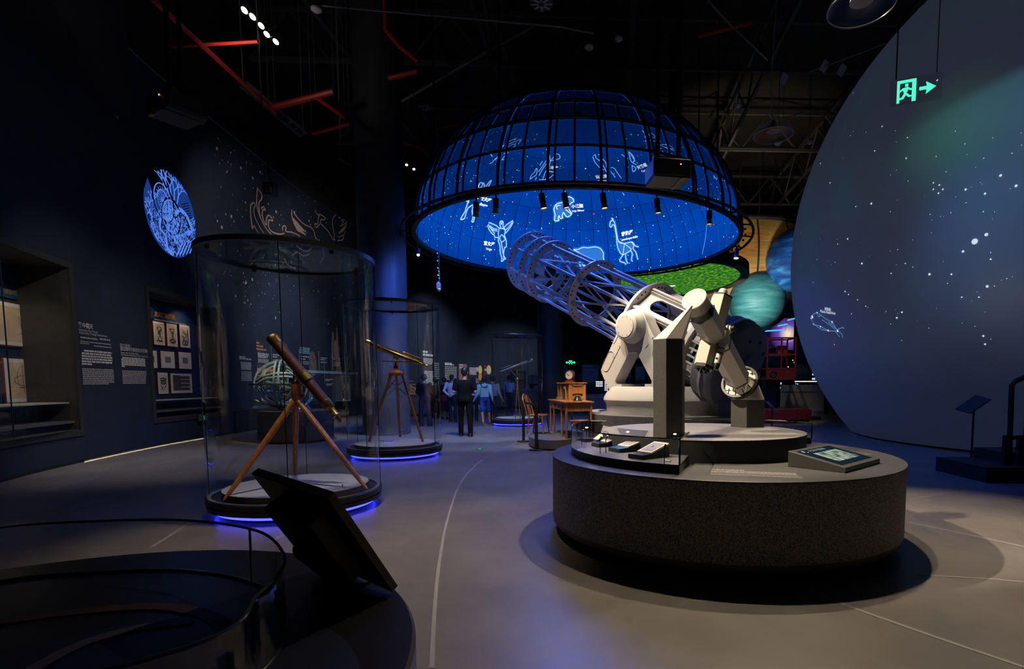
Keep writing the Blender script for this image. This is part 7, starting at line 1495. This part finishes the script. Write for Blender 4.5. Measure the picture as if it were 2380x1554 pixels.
# ------------------------------------------------------------------ far right: platform lift, spheres, lit counters
LR = mat('lift_red', (.20, .018, .02), .5, var=.3, vscale=8); q0 = AY(1782, 880, 19); q1 = AY(1850, 785, 19); w_ = q1.x - q0.x; hh = q1.z - q0.z; lf = thing('platform_lift', 'red platform lift basket parked beyond the pedestal', 'platform lift', ((q0.x + q1.x) / 2, 19, 0)); L0 = Vector(lf.location)
zb = q0.z
for sx_ in (-1, 1):
    for sy_ in (0, .8): obj('post', MB().bar((sx_ * w_ / 2, sy_, zb), (sx_ * w_ / 2, sy_, zb + hh), .05), LR, lf)
for f in (.25, .6, 1.0):
    for y_ in (0, .8): obj('rail', MB().bar((-w_ / 2, y_, zb + hh * f), (w_ / 2, y_, zb + hh * f), .05), LR, lf)
    for s_ in (-1, 1): obj('rail', MB().bar((s_ * w_ / 2, 0, zb + hh * f), (s_ * w_ / 2, .8, zb + hh * f), .05), LR, lf)
obj('post', MB().bar((0, 0, zb), (0, 0, zb + hh), .045), LR, lf); obj('skirt_board', MB().box((0, 0, zb + hh * .12), (w_, .03, hh * .24)), LR, lf, smooth=False); obj('basket_floor', MB().box((0, .4, zb), (w_, .85, .06)), LR, lf, smooth=False)
obj('control_box', MB().box((.1, .3, zb + hh * .7), (.3, .2, .35)), mat('lift_box', (.32, .03, .02), .5), lf, smooth=False); obj('boom', MB().box((-.1, .9, zb * .62), (.35, .5, zb * .9)), mat('lift_dark', (.03, .03, .03), .6), lf, smooth=False)
obj('chassis', MB().box((.1, .6, .32), (1.9, 1.6, .36)), LR, lf, smooth=False)
for sx_ in (-1, 1):
    for sy_ in (-.1, 1.3): obj('wheel', MB().lathe((sx_ * .75 + .1, sy_, .19), (0, 1, 0), [(0, -.08), (.17, -.08), (.19, -.05), (.19, .05), (.17, .08), (0, .08)], 20), MATB, lf)
c = AY(1797, 869, 18.8); obj('hose_reel', MB().torus(Vector(c) - L0, (0, 1, 0), .10, .04, 20, 8), MATB, lf)
c = AY(1795, 945, 17.5); t = thing('tilted_label', 'pale tilted label panel in front of the red lift', 'sign', (c.x, c.y, 0)); obj('panel', MB().box((0, 0, c.z), (.50, .30, .02), M=Matrix.Rotation(R(45), 3, 'Y')), mat('label_pale', (.30, .32, .36), .4), t, smooth=False); obj('pole', MB().cone((0, 0, 0), (0, 0, c.z), .02, n=8), MATB, t)
for px, py, r, y, c, lb in ((1862, 868, 24, 24, (.12, .12, .14), 'dull grey ball behind the red lift'), (1800, 838, 30, 26, (.03, .07, .10), 'dark teal ball left behind the red lift'), (1872, 825, 27, 27, (.02, .08, .10), 'dark teal ball with lights at the edge of the giant sphere')):
    p = AY(px, py, y); rr_ = r / F * y; t = thing('planet_ball', lb, 'planet model', (p.x, y, p.z), 0, 'dark balls in the far hall'); obj('ball', MB().sphere((0, 0, 0), rr_, 28, 18), mat('ball_%d' % px, c, .5, var=.3, vscale=2), t); obj('stand', MB().cone((0, 0, -p.z), (0, 0, -rr_ * .95), .10, n=12), MATB, t)
t, top, w_ = counter(1830, 1915, 909, 944, 20.5, 'pale lit counter with small exhibits right of the red lift', col=(.28, .26, .23)); L0 = Vector(t.location)
obj('light_strip', MB().box((.35, .2, top + .38), (1.1, .04, .03)), emis('strip_white', (1, .86, .7), 2.0), t, smooth=False); obj('strip_post', MB().cone((-.15, .2, top), (-.15, .2, top + .38), .015, n=6), MATB, t); obj('strip_post', MB().cone((.85, .2, top), (.85, .2, top + .38), .015, n=6), MATB, t)
for dx, h_ in ((-.5, .08), (-.1, .14), (.2, .10), (.5, .18)):
    q = thing('small_exhibit', ('left end', 'second from left', 'second from right', 'right end')[(-.5, -.1, .2, .5).index(dx)] + ' of the small white exhibits on the pale lit counter', 'exhibit', (L0.x + dx, L0.y, top + .02), 0, 'small white exhibits on the lit counter'); obj('base', MB().box((0, 0, .015), (.16, .16, .03)), MATB, q, smooth=False); obj('piece', MB().lathe((0, 0, .03), (0, 0, 1), [(0, 0), (.05, 0), (.03, h_ * .5), (.06, h_ * .8), (0, h_)], 12), mat('exhibit_white', (.6, .58, .52), .5), q)
WIN = emis('lit_print', (.35, .55, .8), 1.2); a_, b_ = AY(1824, 905, 33), AY(1880, 872, 33); t = thing('data_wall', 'dark wall of small glowing blue data tiles in the far hall', 'screen', ((a_.x + b_.x) / 2, 33, 0)); obj('board', MB().box((0, .1, (a_.z + b_.z) / 2 + 1.4), (3.4, .1, 5.0)), MATB, t, smooth=False); rg = random.Random(4)
for i in range(7):
    for j in range(4):
        if rg.random() < .7: obj('tile', MB().box((-1.0 + .34 * i, .03, a_.z + .1 + .28 * j), (rg.uniform(.12, .26), .02, .12)), WIN, t, smooth=False)
for i in range(26): obj('lamp_dot', MB().box((rg.uniform(-1.6, 1.6), .03, b_.z + rg.uniform(.5, 2.6)), (.06, .02, .05)), emis('dot_warm', (1, .8, .4), 1.5), t, smooth=False)
c = AY(1812, 776, 32.5); t = thing('galaxy_screen', 'violet galaxy screen glowing above the red lift', 'screen', c)
m, n, L, o = nodes('galaxy'); em = n.new('ShaderNodeEmission'); tc = n.new('ShaderNodeTexCoord'); gd = n.new('ShaderNodeTexGradient'); gd.gradient_type = 'SPHERICAL'; mp = n.new('ShaderNodeMapping'); mp.inputs[3].default_value = (.9, .9, .9); mp.inputs[1].default_value = (-.45, 0, 0); L.new(tc.outputs['Object'], mp.inputs[0]); L.new(mp.outputs[0], gd.inputs[0]); rp = n.new('ShaderNodeValToRGB'); cr = rp.color_ramp; cr.elements[0].color = (.006, .004, .03, 1); cr.elements[1].color = (1, .8, .5, 1); cr.elements[1].position = .95; e = cr.elements.new(.5); e.color = (.15, .06, .45, 1); L.new(gd.outputs[1], rp.inputs[0]); L.new(rp.outputs[0], em.inputs[0]); em.inputs[1].default_value = 1; L.new(em.outputs[0], o.inputs[0])
obj('picture', MB().box((0, 0, 0), (1.7, .02, 1.9)), m, t, smooth=False); obj('frame', MB().box((0, .05, 0), (1.8, .06, 2.0)), MATB, t, smooth=False); obj('post', MB().box((0, .1, -c.z / 2), (.3, .08, c.z)), MATB, t, smooth=False)
CY = emis('cyan_strip', (.06, .45, .75), 1.2)
for px0, py0, px1, py1, lb in ((1778, 769, 1826, 766, 'lower'), (1808, 757, 1830, 753, 'middle'), (1830, 744, 1858, 737, 'upper')):
    a_, b_ = AY(px0, py0, 31.5), AY(px1, py1, 31.5); t = thing('cyan_light_strip', lb + ' of the cyan light strips above the galaxy screen', 'light', a_, 0, 'cyan light strips'); obj('tube', MB().bar((0, 0, 0), b_ - a_, .08), CY, t, smooth=False)
    obj('cable', MB().cone((0, 0, 0), (0, 0, 12 - a_.z), .012, n=5), MATB, t); obj('cable', MB().cone(b_ - a_, Vector((b_.x - a_.x, 0, 12 - a_.z)), .012, n=5), MATB, t)
# two warm lamps over the far planet
for px, py, lb in ((1798, 543, 'left'), (1815, 543, 'right')):
    p = AY(px, py, 26); t = thing('far_spot_lamp', lb + ' of the two small bright lamps over the blue planet', 'lamp', p, 0, 'small far lamps'); obj('can', MB().cone((0, .1, .12), (0, 0, 0), .07, n=12), lampb, t); obj('lens', MB().sphere((0, -.01, -.01), .05, 10, 8), emis('lamp_hot', (1, .85, .65), 5), t); obj('rod', MB().cone((0, .1, .1), (0, .1, 12 - p.z), .015, n=6), lampb, t)
spot((6.2, 21.0, 4.0), JC + Vector((0, 0, .3)), 620, 70, WARM, .6, .1)  # added fill on the banded planet, no lamp stands here
# ------------------------------------------------------------------ roof steel, pipes, lamps and hanging gear
RSTEEL = mat('roof_steel', (.055, .052, .05), .6); RPIPE = mat('pipe_red', (.50, .022, .014), .45)
def truss(a, b_, h, label, n_=10, nm='roof_truss'):
    a, b_ = Vector(a), Vector(b_); t = thing(nm, label, 'roof truss', (a + b_) / 2, 0, 'steel roof trusses'); c = (a + b_) / 2; d = (b_ - a); up = Vector((0, 0, h))
    obj('bottom_chord', MB().bar(a - c, b_ - c, .10), RSTEEL, t, smooth=False); obj('top_chord', MB().bar(a - c + up, b_ - c + up, .10), RSTEEL, t, smooth=False)
    for i in range(n_):
        p, q = a - c + d * (i / n_), a - c + d * ((i + 1) / n_); m_ = (p + q) / 2
        obj('web', MB().bar(p, m_ + up, .05), RSTEEL, t, smooth=False); obj('web', MB().bar(m_ + up, q, .05), RSTEEL, t, smooth=False)
for i, x_ in enumerate((-7, -3.2, .6, 4.4, 8.2)): truss((x_, 2, 10.2), (x_ + 1.5, 34, 10.2), 1.3, ('leftmost', 'second', 'middle', 'fourth', 'rightmost')[i] + ' of the dark lengthwise roof trusses', 12)
for i, y_ in enumerate((6, 10.5, 15, 20, 26)): truss((-9.0, y_, 10.05), (12, y_ + .8, 10.05), 1.3, ('nearest', 'second nearest', 'middle', 'second farthest', 'farthest')[i] + ' of the dark crosswise roof trusses', 10)
def hang_pipe(pix, y, label, r=.05, m=RPIPE, cat_='pipe', nm='red_pipe', ys=None):
    p = [AY(px, py, (ys[i] if ys else y)) for i, (px, py) in enumerate(pix)]; o = p[0]; t = thing(nm, label, cat_, o); obj('run', MB().tube([q - o for q in p], r, 8), m, t)
    for q in (p[0], p[-1]):
        if q.z < 11.3: obj('hanger', MB().cone(q - o, (q.x - o.x, q.y - o.y, 12 - q.z + q.z - o.z), .008, n=5), RSTEEL, t)
hang_pipe(((352, -4), (415, 55), (560, 190), (640, 262)), 0, 'long red sprinkler pipe running down the upper left of the ceiling', .045, ys=(9, 9.6, 11.6, 13))
hang_pipe(((400, 108), (600, 97)), 10.5, 'short red cross pipe under the upper left ceiling', .03)
hang_pipe(((625, 252), (775, 213)), 13, 'red pipe above the left end of the near column', .07)
hang_pipe(((733, 225), (802, 275)), 13, 'slanting red pipe branch beside the near column', .045)
hang_pipe(((725, 311), (812, 288)), 13, 'lowest red pipe stub left of the near column', .04)
hang_pipe(((893, -2), (896, 70), (928, 108), (972, 145)), 14, 'red pipe coming down above the right side of the near column', .05)
hang_pipe(((903, 182), (970, 166)), 14, 'short red pipe across the right side of the near column', .06)
hang_pipe(((935, 330), (985, 345)), 20, 'small red pipe far behind the dome left side', .06)
hang_pipe(((1010, 300), (1070, 287)), 20, 'thin red pipe left of the dome top', .05)
hang_pipe(((1620, 85), (1745, 52)), 13, 'dim red pipe high above the dome right side', .05)
GREYP = mat('conduit', (.22, .21, .20), .5)
hang_pipe(((735, 12), (1300, 62), (1380, 78)), 11, 'long thin conduit crossing the ceiling', .018, GREYP, 'conduit', 'conduit')
hang_pipe(((918, 245), (1150, 110), (1240, 62)), 15, 'pale conduit rising right of the near column', .035, GREYP, 'conduit', 'conduit')
hang_pipe(((1645, 0), (1695, 55), (1785, 140)), 11, 'thin conduit slanting over the right ceiling', .02, GREYP, 'conduit', 'conduit')
hang_pipe(((1880, 168), (2060, 100)), 11, 'short pale conduit beside the giant sphere top', .016, GREYP, 'conduit', 'conduit')
hang_pipe(((1820, 277), (1880, 257)), 12, 'small pale conduit above the bubble speaker', .016, GREYP, 'conduit', 'conduit')
# cable tray with hangers
TRAY = mat('tray_zinc', (.20, .185, .165), .5, .5)
o = AY(565, 195, 13.0); e_ = AY(705, 312, 14.2); t = thing('cable_tray', 'grey zinc cable tray hung below the red pipe at the upper left', 'cable tray', o); d = e_ - o; up_ = Vector((0, 0, 1))
sd = d.cross(up_).normalized() * .14
for s_ in (-1, 1): obj('side_rail', MB().bar(sd * s_, d + sd * s_, .02, .07), TRAY, t)
for i in range(9): q = d * (i / 8); obj('rung', MB().bar(q - sd, q + sd, .025), TRAY, t)
for q in (Vector((0, 0, 0)), d): obj('hanger', MB().cone(q, q + Vector((0, 0, 12 - o.z - q.z)), .015, n=6), TRAY, t)
o = AY(788, 370, 14); t = thing('cable_tray', 'small zinc tray bracket at the left of the near column', 'cable tray', o); obj('side_rail', MB().bar((0, 0, 0), AY(818, 385, 14) - o, .05), TRAY, t); obj('hanger', MB().cone((.05, 0, 0), (.05, 0, 12 - o.z), .02, n=6), TRAY, t)
# row of track lamps at the upper left
for i, (px, py) in enumerate(((568, 24), (587, 39), (607, 60), (620, 80), (641, 97))):
    p = AY(px, py, 10.5 + .35 * i); t = thing('track_lamp', ('first', 'second', 'third', 'fourth', 'fifth')[i] + ' of the glowing track lamps from the upper left edge', 'lamp', p, 0, 'track lamps at the upper left')
    d = Vector((-.25, -.55, -.8)).normalized(); obj('body', MB().lathe((0, 0, 0), -d, [(0, 0), (.075, 0), (.075, .17), (.05, .2), (0, .2)], 16), lampb, t); obj('lens', MB().lathe((0, 0, 0), d, [(0, 0), (.062, 0), (.05, .012), (0, .02)], 16), emis('track_hot', (1, .88, .72), 4.5), t); obj('stem', MB().cone(-d * .1, Vector((0, 0, 12 - p.z)), .012, n=6), lampb, t)
for i, (px, py) in enumerate(((931, 373), (945, 383), (962, 393), (983, 411), (1000, 425))):
    p = AY(px, py, 19 + .4 * i); t = thing('track_lamp', ('first', 'second', 'third', 'fourth', 'fifth')[i] + ' of the small track lamps between the near column and the dome', 'lamp', p, 0, 'track lamps beside the dome')
    d = Vector((.2, -.5, -.8)).normalized(); obj('body', MB().lathe((0, 0, 0), -d, [(0, 0), (.08, 0), (.08, .2), (0, .22)], 12), lampb, t); obj('lens', MB().lathe((0, 0, 0), d, [(0, 0), (.05, 0), (0, .02)], 12), emis('track_warm', (1, .8, .58), 2.5), t); obj('stem', MB().cone(-d * .1, Vector((0, 0, 12 - p.z)), .012, n=6), lampb, t)
# projectors on poles
def projector(px, py, y, w_, label, yaw, strip):
    c = AY(px, py, y); t = thing('projector', label, 'projector', c, yaw); h = .26
    obj('case', MB().box((0, 0, 0), (w_, w_ * .85, h)), mat('projector_black', (.014, .014, .013), .5), t, smooth=False, bevel=.03)
    obj('belly_plate', MB().box((0, 0, -h / 2 - .004), (w_ * .94, w_ * .78, .01)), mat('projector_grey', (.055, .052, .048), .6), t, smooth=False)
    obj('belly_rail', MB().box((w_ * .25, 0, -h / 2 - .012), (.05, w_ * .78, .014)), lampb, t, smooth=False)
    obj('label_strip', MB().box((w_ * .34 * strip, -w_ * .38, -h / 2 - .012), (.12, .05, .006)), mat('label_yellow', (.45, .25, .02), .6), t, smooth=False)
    obj('lens', MB().cone((0, w_ * .42, 0), (0, w_ * .55, 0), .09, n=20), lampb, t)
    for s_ in (-1, 1): obj('pole', MB().cone((s_ * w_ * .28, 0, h / 2), (s_ * w_ * .28, 0, 12 - c.z), .035, n=8), lampb, t)
    obj('mount_frame', MB().box((0, 0, h / 2 + .06), (w_ * .8, .10, .05)), lampb, t, smooth=False); obj('status_led', MB().sphere((w_ * .2, -w_ * .43, .04), .01, 6, 5), emis('amber_led', (1, .35, .03), 3), t)
projector(1552, 402, 8.0, .56, 'black projector hanging in front of the dome rim', R(10), 1); projector(412, 252, 8.0, .62, 'black projector hanging high before the left wall', R(-30), -1)
# hanging camera and chain hoist
o = AY(628, 440, 11.5); t = thing('hanging_camera', 'small dark camera hanging on a cord before the mural', 'camera', o); obj('body', MB().box((0, 0, 0), (.22, .16, .26)).box((.03, -.10, -.05), (.10, .1, .10)), lampb, t, smooth=False); obj('cord', MB().tube([(0, 0, .1), (-.06, 0, 1.0), (-.10, 0, 1.8), (-.12, 0, 12 - o.z)], .016, 6), lampb, t)
o = AY(1020, 664, 13.5); t = thing('chain_hoist', 'chain with a hook block hanging under the left dome rim', 'hoist', o); obj('hook_block', MB().box((0, 0, 0), (.10, .07, .14)).sphere((.0, 0, -.09), .05, 10, 8), STEEL, t, smooth=False); zt_ = 5.3 - o.z
mb = MB()
for i in range(16): mb.torus((0, 0, .10 + (zt_ - .1) * i / 16), (1, 0, 0) if i % 2 else (0, 1, 0), .022, .006, 10, 5)
tag(obj('chain', mb, STEEL, t), kind='stuff'); obj('cord', MB().cone((.02, 0, .05), (.02, 0, 12 - o.z), .005, n=5), STEEL, t)
o = AY(973, 592, 14.5); t = thing('clip_lamp', 'small lit lamp below the left end of the dome rim', 'lamp', o); obj('can', MB().cone((-.02, 0, .15), (0, -.03, 0), .06, n=12), lampb, t); obj('lens', MB().sphere((0, -.035, -.005), .042, 10, 6), lampl, t); obj('rod', MB().cone((-.02, 0, .13), (-.02, 0, 12 - o.z), .01, n=6), lampb, t)
# clear bubble speakers
BUB = glass('bubble', (.90, .91, .92))
def bubble(px, py, y, r_, label):
    c = AY(px, py, y); t = thing('bubble_speaker', label, 'speaker', c, 0, 'clear dome speakers'); prof = [(r_ * math.cos(R(q)), r_ * .62 * math.sin(R(q))) for q in range(0, 91, 9)]; obj('clear_dome', MB().lathe((0, 0, 0), (0, 0, 1), prof, 40), BUB, t); obj('lip', MB().torus((0, 0, 0), (0, 0, 1), r_, .008, 48, 6), mat('clear_lip', (.30, .31, .32), .2), t)
    obj('driver', MB().lathe((0, 0, .06), (0, 0, 1), [(0, 0), (r_ * .36, 0), (r_ * .34, .03), (r_ * .2, .06), (.03, .16), (0, .16)], 24), mat('speaker_grey', (.28, .27, .27), .5), t); obj('cord', MB().tube(smoothc([(0, 0, .15), (-.05, 0, .7), (-.02, 0, 1.6), (.25, .1, 12 - c.z)], 5), .010, 6), GREYP, t)
bubble(1797, 315, 8.8, .30, 'clear bubble speaker hanging between the dome and the giant sphere'); bubble(2002, 18, 5.6, .31, 'clear bubble speaker at the top edge near the giant sphere')
# round and square detectors, air diffusers
for i, (px, py, y, r_, lb) in enumerate(((735, 20, 11, .10, 'white round detector at the upper left of the ceiling'), (1369, 108, 11.5, .09, 'pale round detector left of the pair above the dome'), (1438, 88, 11.5, .08, 'pale round detector right of the pair above the dome'), (1715, 243, 12, .08, 'pale round detector left of the bubble speaker'), (1808, 330, 11, .07, 'pale round detector under the bubble speaker'), (1882, 328, 12, .06, 'pinkish round detector beside the giant sphere'))):
    p = AY(px, py, y); t = thing('smoke_detector', lb, 'detector', p, 0, 'ceiling detectors'); obj('body', MB().lathe((0, 0, 0), (0, 0, -1), [(0, 0), (r_, 0), (r_, .03), (r_ * .6, .06), (0, .065)], 20), mat('detector_white', (.50, .49, .48), .5), t); obj('rod', MB().cone((0, 0, 0), (0, 0, 12 - p.z), .008, n=5), RSTEEL, t)
for px, py, y, lb in ((1916, 154, 11, 'left'), (1956, 163, 11, 'right'), (1821, 183, 11.5, 'lower')):
    p = AY(px, py, y); t = thing('ceiling_card', lb + ' of the small pale square plates under the right ceiling', 'plate', p, R(40), 'small square plates'); obj('plate', MB().box((0, 0, 0), (.20, .02, .18), M=Matrix.Rotation(R(35), 3, 'X')), mat('plate_pale', (.32, .31, .31), .5), t, smooth=False); obj('wire', MB().cone((0, 0, .05), (0, 0, 12 - p.z), .005, n=5), RSTEEL, t)
for px, py, y, lb in ((1258, 10, 10.5, 'pale star-shaped air diffuser at the top middle of the ceiling'), (988, 250, 17, 'pale star-shaped air diffuser right of the near column'), (1570, 262, 17, 'star-shaped air diffuser over the dome right shoulder')):
    p = AY(px, py, y); t = thing('air_diffuser', lb, 'air diffuser', p, 0, 'star-shaped air diffusers')
    for i in range(8): a = 2 * pi * i / 8; obj('blade', MB().bar((.06 * math.cos(a), .06 * math.sin(a), 0), (.20 * math.cos(a), .20 * math.sin(a), 0), .045, .01, up=(0, 0, 1)), mat('diffuser', (.40, .38, .34), .5), t)
    obj('duct', MB().cone((0, 0, .02), (0, 0, 12 - p.z), .22, n=20), RSTEEL, t)
# large hanging exit sign before the giant sphere
c = AY(2128, 208, 7.0); t = thing('running_man_sign', 'clear hanging exit sign with a green running man and arrow', 'exit sign', c); ux = Vector((.93, -.37, 0)).normalized(); uz = Vector((0, 0, 1)); nf_ = Vector((-ux.y * -1, -ux.x, 0)); nf_ = Vector((-.37, -.93, 0))
G = lambda u, v, o_=0.0: ux * u + uz * v + nf_ * o_
obj('plate', MB().add([G(u, v, o_) for o_ in (-.006, .0) for u, v in ((-.28, -.16), (.28, -.16), (.28, .16), (-.28, .16))], [(3, 2, 1, 0), (4, 5, 6, 7), (0, 1, 5, 4), (1, 2, 6, 5), (2, 3, 7, 6), (3, 0, 4, 7)]), glass('sign_glass', (.94, .94, .94)), t, smooth=False)
mb = MB(); X0 = -.10
for a, b_, c0, d0 in ((-.105, .105, .10, .135), (-.105, -.075, -.135, .135), (.06, .105, -.135, .135)): mb.quad(*[G(X0 + u, v, .004) for u, v in ((a, c0), (b_, c0), (b_, d0), (a, d0))])
running_man(mb, lambda u, v: G(X0 - .01 + u, v - .015, .004), .34); mb.add([G(u, v, .004) for u, v in ((.04, -.02), (.12, -.02), (.11, -.075), (.22, .0), (.11, .075), (.12, .02), (.04, .02))], [tuple(range(7))]); obj('light', mb, emis('exit_green_big', (.06, .95, .42), 1.6), t, smooth=False)
for u in (-.22, .22): obj('rod', MB().cone(G(u, .16), G(u, 12 - c.z), .008 if u < 0 else .005, n=6), lampb, t)
# warm strip under the foot of the left wall
s0, s1 = wall_sz(190, 1075)[0], wall_sz(480, 1017)[0]; c = wall_at((s0 + s1) / 2, 0, .03); t = thing('wall_foot_light', 'thin warm light strip along the foot of the left wall', 'light strip', c); mb = MB()
for i in range(16):
    a, b_ = s0 + (s1 - s0) * i / 16, s0 + (s1 - s0) * (i + 1) / 16; mb.quad(*[wall_at(q, z, o_) - c for q, z, o_ in ((a, .043, .014), (b_, .043, .014), (b_, .043, .032), (a, .043, .032))])
obj('strip', mb, emis('foot_glow', (1, .82, .55), 45, True), t, smooth=False)
mb = MB()
for i in range(16):
    a, b_ = s0 + (s1 - s0) * i / 16, s0 + (s1 - s0) * (i + 1) / 16; mb.quad(*[wall_at(q, z, o_) - c for q, z, o_ in ((a, .046, .012), (b_, .046, .012), (b_, .046, .034), (a, .046, .034))]); mb.quad(*[wall_at(q, z, o_) - c for q, z, o_ in ((a, .046, .034), (b_, .046, .034), (b_, .022, .034), (a, .022, .034))])
for q_ in (s0, s1): mb.quad(*[wall_at(q_, z, o_) - c for z, o_ in ((.0, .012), (.046, .012), (.046, .036), (.0, .036))])
obj('channel', mb, MATB, t, smooth=False)
